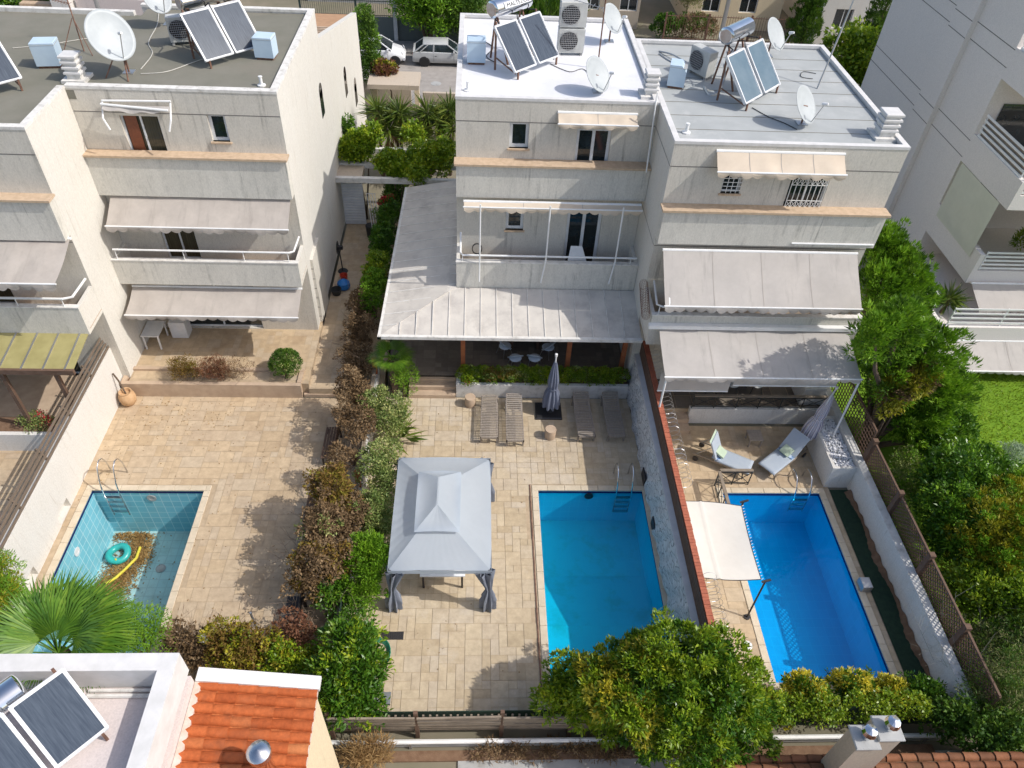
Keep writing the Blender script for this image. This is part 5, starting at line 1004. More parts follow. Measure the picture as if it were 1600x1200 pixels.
t = thing('clothes_rack', 'folded white clothes rack leaning near the side gate', 'rack', (-4.6, 30, .4)); b = MB(); [b.tube([(-4.9+k*.12, 30.3, 2.2), (-4.5+k*.1, 28.8, .42)], .015, 5) for k in range(4)]; part('rods', b, 'rail_white', t); part('cross_bar', MB().tube([(-4.9, 30.3, 2.2), (-4.5, 30.3, 2.2)], .015, 5), 'rail_white', t)
solo('bin', MB().lathe([(.2, 0), (.24, .6), (.2, .62), (0, .62)], (-4.75, 29.6, .41), 12), 'black', 'black bin beside the white clothes rack', 'bin'); solo('pot', MB().lathe([(.12, 0), (.17, .3), (.15, .3), (0, .25)], (-4.35, 27.2, .41), 12), 'clay', 'small clay pot under the side hedge', 'pot')
# middle garden small things
b = MB().box((-2.53, 10.19, .0), (-1.9, 10.43, .012)); [b.box((-2.5+k*.06, 10.2, .012), (-2.47+k*.06, 10.42, .02)) for k in range(10)]; solo('drain_grate', b, 'metal_dark', 'dark slotted drain grate in the pale paving', 'drain grate')
b = MB(); [b.tube([(-2.55+(.26+.02*k)*math.cos(a), 9.75+(.36+.02*k)*math.sin(a), .03+.025*k) for a in np.arange(0, 6.3, .3)], .014, 5, closed=True) for k in range(5)]; solo('garden_hose', b, 'green_hose', 'coiled green garden hose beside the drain grate', 'hose')
t = thing('floodlight', 'grey floodlight on a short post above the slatted fence', 'floodlight', (-2.4, 8.0, 0)); part('post', MB().tube([(-2.4, 8.0, 0), (-2.35, 8.0, 1.0)], .03, 7), 'galv', t); part('head', MB().box((-2.3, 7.95, .98), (-2.0, 8.25, 1.08)).lathe([(0, .22), (.13, .1), (.13, 0)], (-2.4, 8.05, .98), 12), 'galv', t)
# right garden
def cloth_lounger(label, c, rz, towel, pillow, back=1.0):
    t = thing('sun_lounger', label, 'sun lounger', (0,0,0), 'cushioned sun loungers'); w, L, s_, h = .66, 1.95, 1.2, .33; cb, sb = math.cos(back), math.sin(back)
    part('frame', MB().bar((-w/2, 0, h-.04), (-w/2, L, h-.04), .04, .05).bar((w/2, 0, h-.04), (w/2, L, h-.04), .04, .05).bar((-w/2, .06, h-.04), (w/2, .06, h-.04), .03, .03), 'wood_fence', t)
    part('cushion', MB().grid(lambda u, v: (-w/2+w*u, s_*v, h+.03+.015*math.sin(u*3.14)-.05*math.sin(v*3.1)*0), 8, 10), 'towel', t, smooth=True).modifiers.new('thick', 'SOLIDIFY').thickness = .05
    bk = part('backrest', MB().grid(lambda u, v: (-w/2+w*u, s_+.75*v*cb, h+.03+.75*v*sb), 6, 6), 'towel', t); bk.modifiers.new('thick', 'SOLIDIFY').thickness = .05
    part('towel', MB().grid(lambda u, v: (-w/2-.01+(w+.02)*u, s_+(.68+.1*v)*cb-.07*sb*(.5-v), h+.08+(.62+.16*v)*sb), 6, 3), towel, bk)
    part('pillow', MB().slab([(-.2, s_-.22, h+.09), (.16, s_-.25, h+.09), (.19, s_+.06, h+.22), (-.17, s_+.09, h+.22)], (0, -.03, .06)), pillow, t); part('print_towel', MB().box((-w/2+.03, s_-.18, h+.05), (w/2-.03, s_+.12, h+.065)), 'print', t)
    for x in (-w/2, w/2):
        part('leg', MB().bar((x, .15, 0), (x, .2, h-.05), .04, .04), 'wood_fence', t); part('wheel', MB().lathe([(.06, -.02), (.1, -.02), (.1, .02), (.06, .02)], (x*1.1, L-.12, .1), 16, axis=(1, 0, 0)), 'metal_dark', t); part('prop', MB().bar((x*.9, s_+.55*cb, h+.55*sb), (x*.9, L-.1, h-.05), .025, .025), 'galv', t)
    t.location = c; t.rotation_euler.z = rz
g_ = G(1174, 731, .35); cloth_lounger('pale lounger with a green-edged towel over its steep back, beside the iron balustrade', (g_[0], g_[1], .012), rad(60), 'mint', 'mint', 1.15); g_ = G(1197, 733, .35); cloth_lounger('pale lounger facing the other way, its back towards the striped parasol', (g_[0], g_[1], .012), rad(-52), 'towel', 'mint', .75)
t = thing('side_table', 'low slatted wooden side table between the pale loungers', 'side table', (9.95, 17.6, 0)); b = MB(); [b.box((9.7, 17.35+k*.075, .38), (10.2, 17.41+k*.075, .41)) for k in range(7)]; part('top', b, 'wood_grey', t); [part('leg', MB().box((x_, y_, 0), (x_+.05, y_+.05, .38)), 'wood_grey', t) for x_ in (9.72, 10.13) for y_ in (17.38, 17.8)]
folded_parasol('folded striped parasol leaning over the white pebble planter', (12.15, 17.75), .8, 2.3, .32, 'stripe', lean=(-.38, -.3), uv=True, n=11)
def balustrade(label, p0, p1, z, h, bays):
    t = thing('balustrade', label, 'balustrade', (*p0, z), 'black iron balustrades with pale handrails'); a, c = V(*p0, z), V(*p1, z); up = V(0, 0, h)
    part('handrail', MB().bar(a+up, c+up, .1, .05), 'wood_fence', t); b = MB().bar(a+up*.12, c+up*.12, .025, .025).bar(a+up*.85, c+up*.85, .025, .025)
    for k in range(bays+1):
        p = a.lerp(c, k/bays); b.bar(p, p+up, .03, .03)
        if k < bays: q = a.lerp(c, (k+1)/bays); b.bar(p+up*.12, q+up*.85, .018, .018).bar(p+up*.85, q+up*.12, .018, .018)
    part('ironwork', b, 'iron', t)
balustrade('long iron balustrade on the white retaining wall of the dining terrace', (7.8, 18.62), (12.6, 18.62), .72, .62, 6); balustrade('short iron balustrade along the far edge of the deep blue pool', (8.18, 15.72), (9.3, 15.72), 0, .75, 2); balustrade('short iron balustrade turning along the left side of the deep blue pool', (8.14, 15.66), (8.14, 14.2), 0, .75, 3)
t = thing('shade_sail', 'ivory shade sail laced between the brick-capped wall and two poles over the pool edge', 'shade sail', (7, 12.2, 0)); c4 = [Vector(p) for p in ((6.28, 13.55, 1.95), (8.08, 13.5, 1.78), (8.08, 11.1, 1.62), (6.28, 10.98, 1.92))]
def sail(u, v): p = (c4[0]*(1-u)+c4[1]*u)*(1-v)+(c4[3]*(1-u)+c4[2]*u)*v; s = .05; return (p.x+s*math.sin(v*math.pi)*(.5-u)*1.2, p.y+.07*math.sin(u*math.pi)*(v-.5)*-1.6, p.z-.12*math.sin(u*math.pi)*math.sin(v*math.pi)+.03*math.exp(-((u-.3)/.02)**2))
part('cloth', MB().grid(sail, 30, 20), 'sail', t, smooth=True); part('edge_cord', MB().tube([sail(0, k/20) for k in range(21)]+[sail(k/20, 1) for k in range(1, 21)]+[sail(1, 1-k/20) for k in range(1, 21)]+[sail(1-k/20, 0) for k in range(1, 20)], .012, 4, closed=True), 'metal_dark', t)
b = MB(); [b.tube([sail(1, k/24), (sail(1, k/24)[0]+.07, sail(1, k/24)[1]+.03, sail(1, k/24)[2])], .008, 4) for k in range(25)]; part('lacing', b, 'rail_white', t)
for y_, lb in ((10.98, 'dark pole holding the near corner of the shade sail'), (13.6, 'dark pole holding the far corner of the shade sail')):
    z_ = 1.7 if y_ < 12 else 1.85; q = solo('sail_pole', MB().tube([(8.03, y_-.15, 0), (8.14, y_, z_)], .028, 7).lathe([(.09, 0), (.09, .03)], (8.03, y_-.15, .0), 10).tube([(8.05, y_, z_-.02), (8.3, y_+.04, z_+.03)], .035, 7), 'metal_dark', lb, 'pole', 'poles of the shade sail')
solo('laundry_heap', MB().grid(lambda u, v: (6.3+.55*u+.1*math.sin(v*9), 10.2+.95*v, .03+.22*math.sin(u*3.1)*math.sin(v*3.1)*(1+.5*math.sin(u*20+v*13))), 26, 26), 'towel', 'crumpled pale cloth heap behind the razor wire', 'cloth', smooth=True)
solo('utility_box', MB().bbox((11.72, 11.62, .02), (12.02, 11.98, .3), .02), 'galv', 'small grey metal box on the edge of the dark turf strip', 'box'); solo('skimmer_lid', MB().lathe([(.14, 0), (.14, .02), (.09, .035), (0, .035)], (7.82, 9.95, .01), 18), 'white_plastic', 'round white skimmer lid on the paving by the deep blue pool', 'lid')
for k, (x_, y_, rz_, lb) in enumerate(((8.7, 20.0, 3.2, 'grey chair at the shaded dining table, first from the steps'), (9.5, 20.0, 3.0, 'grey chair at the shaded dining table, middle of the row'), (10.4, 20.0, 3.1, 'grey chair at the shaded dining table, nearest the planter'))): shell_chair(lb, (x_, y_-.35, .53), rz_, 'ac', 'iron', 'grey chairs at the shaded dining table')
t = thing('dining_table', 'dark dining table under the large pale awning', 'table', (9.6, 20.1, .52)); part('top', MB().box((8.3, 19.95, 1.22), (10.9, 20.25, 1.26)), 'wood_brown', t); [part('leg', MB().box((x_, 20.0, .53), (x_+.07, 20.2, 1.22)), 'wood_brown', t) for x_ in (8.4, 10.75)]
solo('counter', MB().bbox((11.9, 19.0, .52), (12.7, 19.9, 1.35), .02), 'plaster_white', 'white masonry counter at the right end of the dining terrace', 'counter')
t = thing('wire_coil', 'rusty wire mesh coil hung on the balcony corner of the grey-roofed house', 'wire mesh', (5.6, 19.3, 4.6)); b = MB()
for k in range(16):
    v = k/15; R = .28*math.sin(.5+v*2.3); b.tube([(5.64-.12+.14*math.cos(a)*1, 19.9-1.0*v+.1*math.sin(a), 5.2-.5*v+R*math.sin(a)*1.0) for a in np.arange(0, 6.3, .42)], .005, 3, closed=True)
for a in np.arange(0, 6.2, .4): b.tube([(5.52+.14*math.cos(a), 19.9-1.0*k/7+.1*math.sin(a), 5.2-.5*k/7+.28*math.sin(.5+k/7*2.3)*math.sin(a)) for k in range(8)], .005, 3)
part('mesh', b, 'metal_rust', t)
# ================================================================ CARS
def car(label, c, rz, L, W, H, paint, st, cab, wb, wr=.29):
    t = thing('parked_car', label, 'car', (0,0,0), 'cars parked along the kerb'); hw = W/2; N = 10
    def ring(x, zb, zt, k): return [(x, -hw*k*.86, zb), (x, -hw*k*.97, zb+.12), (x, -hw*k, (zb+zt)*.52), (x, -hw*k*.95, zt-.06), (x, -hw*k*.86, zt), (x, hw*k*.86, zt), (x, hw*k*.95, zt-.06), (x, hw*k, (zb+zt)*.52), (x, hw*k*.97, zb+.12), (x, hw*k*.86, zb)]
    vs = []; [vs.extend(ring(*s)) for s in st]; K = len(st); fs = [(i*N+j, i*N+(j+1)%N, (i+1)*N+(j+1)%N, (i+1)*N+j) for i in range(K-1) for j in range(N)]+[tuple(range(N))[::-1], tuple(range((K-1)*N, K*N))]
    body = part('body', MB().add(vs, fs), paint, t, smooth=40)
    x0, x1, x2, x3, zb = cab; kb, kt = .90*hw, .74*hw        # rear foot, rear top, front top, front foot of the cabin
    g = MB().add([(x0,-kb,zb), (x3,-kb,zb), (x3,kb,zb), (x0,kb,zb), (x1,-kt,H-.04), (x2,-kt,H-.04), (x2,kt,H-.04), (x1,kt,H-.04)], [(0,1,5,4), (1,2,6,5), (2,3,7,6), (3,0,4,7), (4,5,6,7)]); part('window', g, 'glass', t)
    r = MB().add([(x1-.06,-kt-.02,H-.06), (x2+.06,-kt-.02,H-.06), (x2+.06,kt+.02,H-.06), (x1-.06,kt+.02,H-.06), (x1+.05,-kt+.06,H), (x2-.05,-kt+.06,H), (x2-.05,kt-.06,H), (x1+.05,kt-.06,H)], [(0,1,5,4), (1,2,6,5), (2,3,7,6), (3,0,4,7), (4,5,6,7), (3,2,1,0)]); part('roof', r, paint, t, smooth=40)
    p = MB(); xm = (x0+x3)*.5-.15
    for s in (-1, 1):
        for (a, b_) in (((x0, s*kb, zb), (x1, s*kt, H-.05)), ((x3, s*kb, zb), (x2, s*kt, H-.05)), ((xm, s*(kb+.0), zb), (xm+.03, s*kt, H-.05))): p.bar(a, b_, .09, .05)
        p.bar((x0+.35, s*kb, zb), (x1+.3, s*kt, H-.05), .1, .04)
    part('pillar', p, paint, t)
    for x in wb:
        for s in (-1, 1):
            w_ = part('wheel', MB().lathe([(wr*.62, -.09), (wr*.95, -.09), (wr, -.05), (wr, .05), (wr*.95, .09), (wr*.62, .09)], (x, s*(hw-.08), wr), 22, axis=(0, 1, 0)), 'tyre', t); part('rim', MB().lathe([(wr*.64, .085), (wr*.5, .07), (wr*.15, .085), (0, .085)], (x, s*(hw-.08), wr), 10, axis=(0, s, 0)), 'galv', w_); part('wheel_arch', MB().lathe([(wr*1.22, 0), (wr*1.0, .012)], (x, s*(hw-.005), wr+.02), 22, axis=(0, s, 0)), 'black', t)
    xf, xr = st[-1][0], st[0][0]
    for s in (-1, 1):
        part('headlight', MB().lathe([(.12, 0), (.1, .03), (0, .05)], (xf-.12, s*hw*.66, zb-.2), 12, axis=(.9, s*.4, .3)), 'frame_white', t); part('tail_light', MB().box((xr-.005, s*hw*.66-.12, zb-.28), (xr+.06, s*hw*.66+.14, zb-.12)), 'red', t); part('mirror', MB().bbox((x3-.3, s*(hw*.93), zb), (x3-.18, s*(hw+.12), zb+.13), .02), paint, t)
        part('door_line', MB().box((xm-.005, s*(hw+.001)-.004, .35), (xm+.005, s*(hw+.001)+.004, zb-.06)).box((x3-.25, s*(hw+.001)-.004, .35), (x3-.24, s*(hw+.001)+.004, zb-.06)).box((xm-.3 if xm > 9 else xm+.08, s*hw-.006, zb-.22), (xm+.2, s*hw+.012, zb-.19)), 'iron', body)
    part('bumper', MB().bbox((xf-.12, -hw*.8, .3), (xf+.03, hw*.8, .5), .03).bbox((xr-.03, -hw*.8, .3), (xr+.12, hw*.8, .5), .03), paint if paint == 'car_white' else 'ac', t)
    t.location = c; t.rotation_euler.z = rz
car('old silver three-door hatchback parked behind the small white car', (-2.28, 51.05, -.02), rad(1.5), 3.98, 1.66, 1.41, 'car_silver', [(-1.98, .35, .70, .90), (-1.94, .26, .95, .97), (-1.2, .22, .96, 1), (.5, .22, .93, 1), (.95, .22, .90, 1), (1.7, .24, .80, .95), (1.97, .32, .66, .88)], (-1.88, -1.25, .28, .95, .90), (-1.22, 1.25))
car('small rounded white car, nose towards the silver hatchback', (-6.55, 50.95, -.02), rad(1.5), 3.55, 1.63, 1.49, 'car_white', [(-1.77, .35, .75, .86), (-1.65, .24, .98, .95), (-.8, .22, 1.0, 1), (.6, .22, .98, 1), (1.0, .22, .93, .99), (1.55, .26, .78, .88), (1.77, .34, .60, .72)], (-1.6, -1.1, .2, .95, .95), (-1.15, 1.15))
# ================================================================ APARTMENT BLOCK
AX = 19.75; t = thing('apartment_block', 'tall grey apartment block with side balconies at the right edge', 'building', (24, 33, 0))
b = MB().box((AX, 27.95, 0), (45, 33.0, 18)).box((AX-.0, 33.0, 0), (45, 38.1, 18)); part('wall', b, 'plaster_apt', t)
part('pilaster', MB().box((AX-.22, 30.9, 0), (AX, 32.4, 18)), 'plaster_apt', t)
g = MB(); [g.box((AX-.004, 27.96, z_-.014), (AX+.002, 30.9, z_+.014)).box((AX-.004, 32.4, z_-.014), (AX+.002, 38.1, z_+.014)).box((AX-.224, 30.9, z_-.014), (AX-.218, 32.4, z_+.014)) for z_ in (5.9, 6.6, 9.5, 10.15, 13.0, 13.65)]; part('groove', g, 'groove', t)
for k, (zf, lab) in enumerate(((2.4, 'lower'), (5.75, 'upper'), (9.1, 'top'))):
    yf_ = 24.15
    bl = part('balcony', MB().box((AX, yf_, zf), (30, 27.95, zf+.2)).box((AX, yf_, zf+.2), (AX+.2, 27.95, zf+1.35 if k == 0 else zf+1.15)).box((AX+.2, yf_, zf+.2), (30, yf_+.2, zf+.6)), 'plaster_apt', t)
    r_ = MB(); zr = zf+.7 if k == 0 else zf+1.2
    if k == 0: 
        for z_ in (.0, .18, .36, .54, .72): r_.bar((AX+.25, yf_+.05, zr+z_), (30, yf_+.05, zr+z_), .03, .08)
        for x_ in (AX+.3, AX+2.2, AX+4): r_.bar((x_, yf_+.08, zr-.1), (x_, yf_+.08, zr+.75), .04, .04)
    else:
        for z_ in (.0, .2, .4, .6, .8): r_.bar((AX+.05, yf_+.3, zr+z_), (AX+.05, 27.75, zr+z_), .03, .09)
        for y_ in (yf_+.3, 27.7): r_.bar((AX+.08, y_, zr-.1), (AX+.08, y_, zr+.85), .04, .04)
        for z_ in (.0, .2, .4, .6, .8): r_.bar((AX+.2, yf_+.05, zr-.5+z_), (30, yf_+.05, zr-.5+z_), .03, .08)
    part('railing', r_, 'rail_white', bl)
    part('balcony_door', MB().box((AX+.6, 27.9, zf+.2), (AX+2.4, 27.93, zf+2.4)), 'glass', t)
part('side_screen', MB().grid(lambda u, v: (AX-.03-.0*v, 27.75-3.1*u, 5.75-2.45*v-.0*u), 4, 6), 'screen', t); part('wicker_screen', MB().box((AX+.1, 24.5, 6.95), (AX+.12, 27.7, 7.7)), 'wood_fence', t)
awning('pale awning on the first floor front of the apartment block', 20.6, 30, 24.1, 5.6, 23.2, 4.9, 'awning_grey', val=.2); awning('pale awning under the lower balcony of the apartment block', 19.9, 30, 24.0, 2.5, 22.9, 1.95+.1, 'awning_grey', val=.2); awning('broad pale awning over the lawn below the apartment terrace', 17.95, 30, 22.0, 1.18, 20.85, .62, 'awning_grey', val=.16, arms=False)
t2 = thing('garden_terrace', 'grey railed terrace at the foot of the apartment block above the lawn', 'terrace', (24, 24, 0)); part('slab', MB().box((18.05, 22.0, -.03), (30, 27.95, 1.2)).box((18.05, 22.0, 1.2), (30, 22.2, 1.85)).box((18.05, 22.2, 1.2), (18.2, 23.2, 1.85)), 'plaster_apt', t2); r_ = MB(); [r_.bar((18.3, 22.1, z_), (30, 22.1, z_), .03, .07) for z_ in (2.0, 2.22, 2.44, 2.66)]; [r_.bar((x_, 22.12, 1.8), (x_, 22.12, 2.7), .04, .04) for x_ in (18.3, 20.4, 22.5)]; [r_.bar((18.1, 23.0, z_), (18.1, 26.5, z_), .03, .07) for z_ in (1.9, 2.12, 2.34, 2.56)]; part('railing', r_, 'rail_white', t2)
solo('covered_bundle', MB().grid(lambda u, v: (18.5+.5*math.cos(u*6.283)*(1-v*.7), 26.2+.4*math.sin(u*6.283)*(1-v*.7), 1.2+.9*math.sin(v*1.57)+.05*math.sin(u*30)), 24, 8), 'blue', 'blue tarpaulin bundle behind the apartment terrace railing', 'bundle', smooth=True)
# ================================================================ NEIGHBOUR AT BOTTOM LEFT
t = thing('neighbour_house', 'bottom left house with white flat roof parapet and orange tiled wing', 'house', (-6, 3, 0))
part('parapet', MB().box((-14, 6.27, 5.9), (-5.32, 6.6, 6.6)).box((-5.62, -4, 5.9), (-5.32, 6.27, 6.6)), 'rim_white', t); part('roof', MB().box((-14, -4, 5.7), (-5.6, 6.3, 5.9)), 'pink_wall', t); part('wall', MB().box((-14, -4, -.03), (-5.33, 6.58, 5.7)), 'pink_wall', t)
part('wing_wall', MB().slab([(-5.32, -4, -.03), (-3.1, -4, -.03), (-3.1, 6.6, -.03), (-5.32, 6.6, -.03)], (0, 0, 4.95)), 'cream_wall', t)
tb = MB(); rt = random.Random(9); wdt = .215
for j in range(44):
    yc = 6.55-j*wdt
    for i in range(6):
        xa = -5.3+i*.37; xb = xa+.42; za = 5.36-(xa+5.3)*.19; zb_ = za-.42*.19+.0; lift = .02; vs = []
        for (x_, z_, r_) in ((xa, za+lift*0, .092), (xb, zb_+.035, .108)):
            for k in range(7): a = math.pi*k/6; vs.append((x_+rt.uniform(-.004, .004), yc+r_*math.cos(a), z_+r_*.75*math.sin(a)))
        tb.add(vs, [(k, k+1, 7+k+1, 7+k) for k in range(6)])
        if i < 6 or 1: tb.quad((xa, yc-wdt*.62, za-.0), (xb, yc-wdt*.62, zb_+.02), (xb, yc-wdt*.38, zb_+.02), (xa, yc-wdt*.38, za))
o = part('roof_tiles', tb, 'tile_roof', t, smooth=True); part('roof_bed', MB().slab([(-5.3, -4, 5.33), (-3.05, -4, 4.92), (-3.05, 6.62, 4.92), (-5.3, 6.62, 5.33)], (0, 0, -.1)), 'mortar', t)
part('verge', MB().slab([(-5.3, 6.58, 5.50), (-3.0, 6.58, 5.06), (-3.0, 6.85, 5.06), (-5.3, 6.85, 5.50)], (0, 0, -.1)), 'rim_white', t); part('flashing', MB().slab([(-5.32, -4, 5.44), (-5.2, -4, 5.41), (-5.2, 6.6, 5.41), (-5.32, 6.6, 5.44)], (0, 0, -.06)), 'mortar', t)
part('pipes', MB().tube([(-7.0, 6.2, 5.95), (-5.7, 6.2, 5.95)], .035, 6).tube([(-7.0, 6.1, 5.95), (-5.7, 6.1, 5.95)], .04, 6), 'rim', t)
solar('solar heater with dark mottled collectors and steel tank on the bottom left roof', (-7.62, 4.03), rad(47), .9, .12, 1.3, .3, 1.2, (-.1, 1.3, 1.3), 'panel', 5.9, tank_z=1.0, tank_r=.27)
t = thing('flue', 'steel chimney flue with a blue-grey cap rising through the orange tiles', 'flue', (-3.7, 5.05, 4.9)); part('pipe', MB().lathe([(.155, 4.8), (.155, 5.75), (.17, 5.75), (.17, 5.8), (.155, 5.8), (.155, 5.95)], (-3.68, 5.05, 0), 20), 'chrome', t, smooth=40); part('cap', MB().lathe([(.21, 5.9), (.21, 6.05), (.15, 6.12), (0, 6.15)], (-3.68, 5.05, 0), 20), 'steel', t, smooth=40)
# ================================================================ NEIGHBOUR AT BOTTOM RIGHT
t = thing('neighbour_house', 'bottom right house of which only mossy orange roof tiles show', 'house', (9, 3, 0)); tb = MB()
for j in range(14):
    yc = 6.2-j*.22
    for i in range(25):
        xa = 5.5+i*.37; xb = xa+.42; za = 2.0+j*.07; vs = []
        for (x_, z_, r_) in ((xa, za+.03, .10), (xb, za, .09)):
            for k in range(6): a = math.pi*k/5; vs.append((x_+rt.uniform(-.008, .008), yc+r_*math.cos(a)+rt.uniform(-.006, .006), z_+r_*.75*math.sin(a)))
        tb.add(vs, [(k, k+1, 6+k+1, 6+k) for k in range(5)])
part('roof_tiles', tb, 'tile_moss', t, smooth=True); part('wall', MB().box((5.3, 2, -.03), (15, 6.2, 1.9)), 'cream_wall', t); part('roof_bed', MB().slab([(5.4, 6.3, 1.96), (14.9, 6.3, 1.96), (14.9, 3.5, 2.84), (5.4, 3.5, 2.84)], (0, 0, -.08)), 'earth', t)
t = thing('chimney', 'pale double chimney with two ribbed steel cowls above the mossy tiles', 'chimney', (8.4, 6, 2)); part('stack', MB().box((8.02, 5.72, 1.9), (8.5, 6.15, 3.95)).box((8.5, 5.85, 1.9), (9.0, 6.3, 4.05)), 'beige_wall', t); part('top_slab', MB().bbox((7.98, 5.68, 3.95), (8.52, 6.19, 4.0), .02).bbox((8.48, 5.81, 4.05), (9.04, 6.34, 4.1), .02), 'concrete', t)
for (x_, y_, z_) in ((8.27, 5.95, 4.0), (8.77, 6.08, 4.1)): part('cowl', MB().lathe([(.1, 0), (.12, .1), (.16, .2), (.13, .32), (.04, .36), (0, .37)], (x_, y_, z_), 12), 'chrome', t)
# ================================================================ BEHIND THE HOUSES
t = thing('portal', 'beige concrete entrance frame to the gap between the houses, by the street', 'portal', (-4.6, 42, 0)); part('slab', MB().box((-6.0, 41.0, 2.35), (-3.2, 42.9, 2.6)), 'beige_wall', t); part('post', MB().box((-3.45, 41.0, -.03), (-3.2, 41.35, 2.35)), 'cream_wall', t); part('post', MB().box((-6.0, 42.5, -.03), (-5.7, 42.9, 2.35)), 'cream_wall', t)
solo('garden_wall', MB().box((-3.2, 43.6, -.03), (0, 43.8, 1.1)).box((-7, 43.9, -.03), (-3.9, 44.1, 1.6)), 'beige_wall', 'low beige wall between the yuccas and the street', 'wall'); solo('garden_wall', MB().box((6, 43.6, -.03), (14.5, 43.85, 1.3)), 'beige_wall', 'long beige street wall behind the grey felt roof', 'wall')
def pickets(label, x0, x1, y, z0, z1, mat, base=None, step=.14):
    t = thing('railing_fence', label, 'fence', ((x0+x1)/2, y, 0)); b = MB(); [b.bar((x, y, z0), (x, y, z1+.12), .02, .02) for x in np.arange(x0, x1, step)]; b.bar((x0, y, z1), (x1, y, z1), .04, .04).bar((x0, y, z0+.1), (x1, y, z0+.1), .04, .04); part('pickets', b, mat, t)
    part('base_wall', MB().box((x0, y-.1, -.03), (x1, y+.1, z0)), base or 'concrete', t)
    for x in np.arange(x0, x1+.1, (x1-x0)/3): part('post', MB().box((x-.06, y-.06, z0), (x+.06, y+.06, z1+.2)), mat, t)
MT['gate_green'] = M('dark_green_gate_paint', (.02, .04, .035), (.03, .05, .045), rough=.5); MT['wall_dark'] = plaster('grey_base_wall', (.16, .18, .17), (.1, .11, .1), .4)
pickets('dark green iron fence and gates across the street from the parked cars', -12, -.8, 54.6, 1.5, 2.5, 'gate_green', 'wall_dark'); pickets('rusty iron fence across the street behind the grey roof tank', 13, 22.0, 54.8, .6, 2.2, 'metal_rust', 'beige_wall', .18)
for (x_, lb) in ((-5.65, 'white gate post with a house number across the street'), (-3.0, 'pale gate post beside the dark green gates')): solo('gate_post', MB().bbox((x_-.13, 54.3, -.03), (x_+.13, 54.7, 2.7), .03), 'rim_white' if x_ < -4 else 'concrete', lb, 'gate post')
def block(label, x0, x1, y0, y1, h, mat, win=True):
    t = thing('street_house', label, 'house', ((x0+x1)/2, y0, 0)); hs = []
    if win: hs = [(x, x+1.3, z, z+1.3) for x in np.arange(x0+1, x1-1.5, 2.8) for z in np.arange(1.2, h-1.5, 3)]
    b = MB().holes('y', y0, x0, x1, -.03, h, hs, .18).quad((x0,y0,-.03), (x0,y1,-.03), (x0,y1,h), (x0,y0,h)).quad((x1,y0,-.03), (x1,y0,h), (x1,y1,h), (x1,y1,-.03)); part('wall', b, mat, t); part('roof', MB().box((x0-.2, y0-.25, h), (x1+.2, y1, h+.25)), 'rim', t)
    for q in hs: opening(t, 'window', *q, y0, sill=False)
block('pink-beige house across the street behind the dark roof', -38, -20.5, 61, 70, 5.5, 'pink_wall'); block('beige house across the street behind the white roof dish', 6.5, 11.8, 58.5, 66, 4.5, 'beige_wall'); block('cream house behind the rusty iron fence', 15.5, 22.5, 59, 68, 5.5, 'cream_wall'); block('white house between the two dark cypresses', 24.5, 30, 56.5, 66, 4.6, 'plaster_white'); block('grey house beyond the dark green gates', -13, -1, 62, 70, 6, 'concrete')
for (x_, y_, lb) in ((16.7, 53.6, 'grey street pole in front of the rusty fence'), (-24.8, 53.2, 'grey street pole at the upper left behind the dark roof')): solo('utility_pole', MB().lathe([(.16, -.03), (.11, 8.5), (0, 8.52)], (x_, y_, 0), 12), 'galv', lb, 'utility pole')
t = thing('garden_stairs', 'white stairwell walls and orange steps beyond the dark roof', 'stairs', (-28, 54, 0)); part('steps', MB().box((-31, 54.2, 0), (-28.6, 54.8, .5)).box((-31, 54.8, 0), (-28.6, 55.4, .9)).box((-31, 55.4, 0), (-28.6, 56, 1.3)), 'coping', t); part('pier', MB().box((-28.4, 54.5, 0), (-27.2, 56.5, 3.0)), 'plaster_white', t); part('side_wall', MB().box((-27.0, 55, 0), (-22, 55.3, 1.9)), 'pink_wall', t)
# ================================================================ VEGETATION
def Bl(px, py, z, rx, ry, rz): g_ = G(px, py, z); return (g_[0], g_[1], z, rx, ry, rz)
def Bf(px, py, y, rx, ry, rz): return (*FY(px, py, y), rx, ry, rz)
def fan_leaf(vs, hub, d, upv, R, seg=26, spread=2.6, droop=.25, w=.055, rng=None):
    d = Vector(d).normalized(); up = Vector(upv); s = d.cross(up).normalized(); n = s.cross(d).normalized()
    for k in range(seg):
        a = (k/(seg-1)-.5)*spread; q = (d*math.cos(a)+s*math.sin(a)); r = R*(1-.18*abs(a)/1.3)*rng.uniform(.92, 1.05); side = q.cross(n).normalized()
        p0 = hub; m_ = hub+q*r*.55+n*.03*R*(1 if k % 2 else -1)*.5; e = hub+q*r-V(0,0,1)*droop*r*rng.uniform(.5, 1.3)
        ww = w*R*1.15; vs += [p0, m_-side*ww, m_-side*ww, m_] if False else []
        t1 = m_-side*ww; t2 = m_+side*ww; web = hub+q*r*.5
        vs += [tuple(p0), tuple(t1), tuple(e), tuple(t2)]
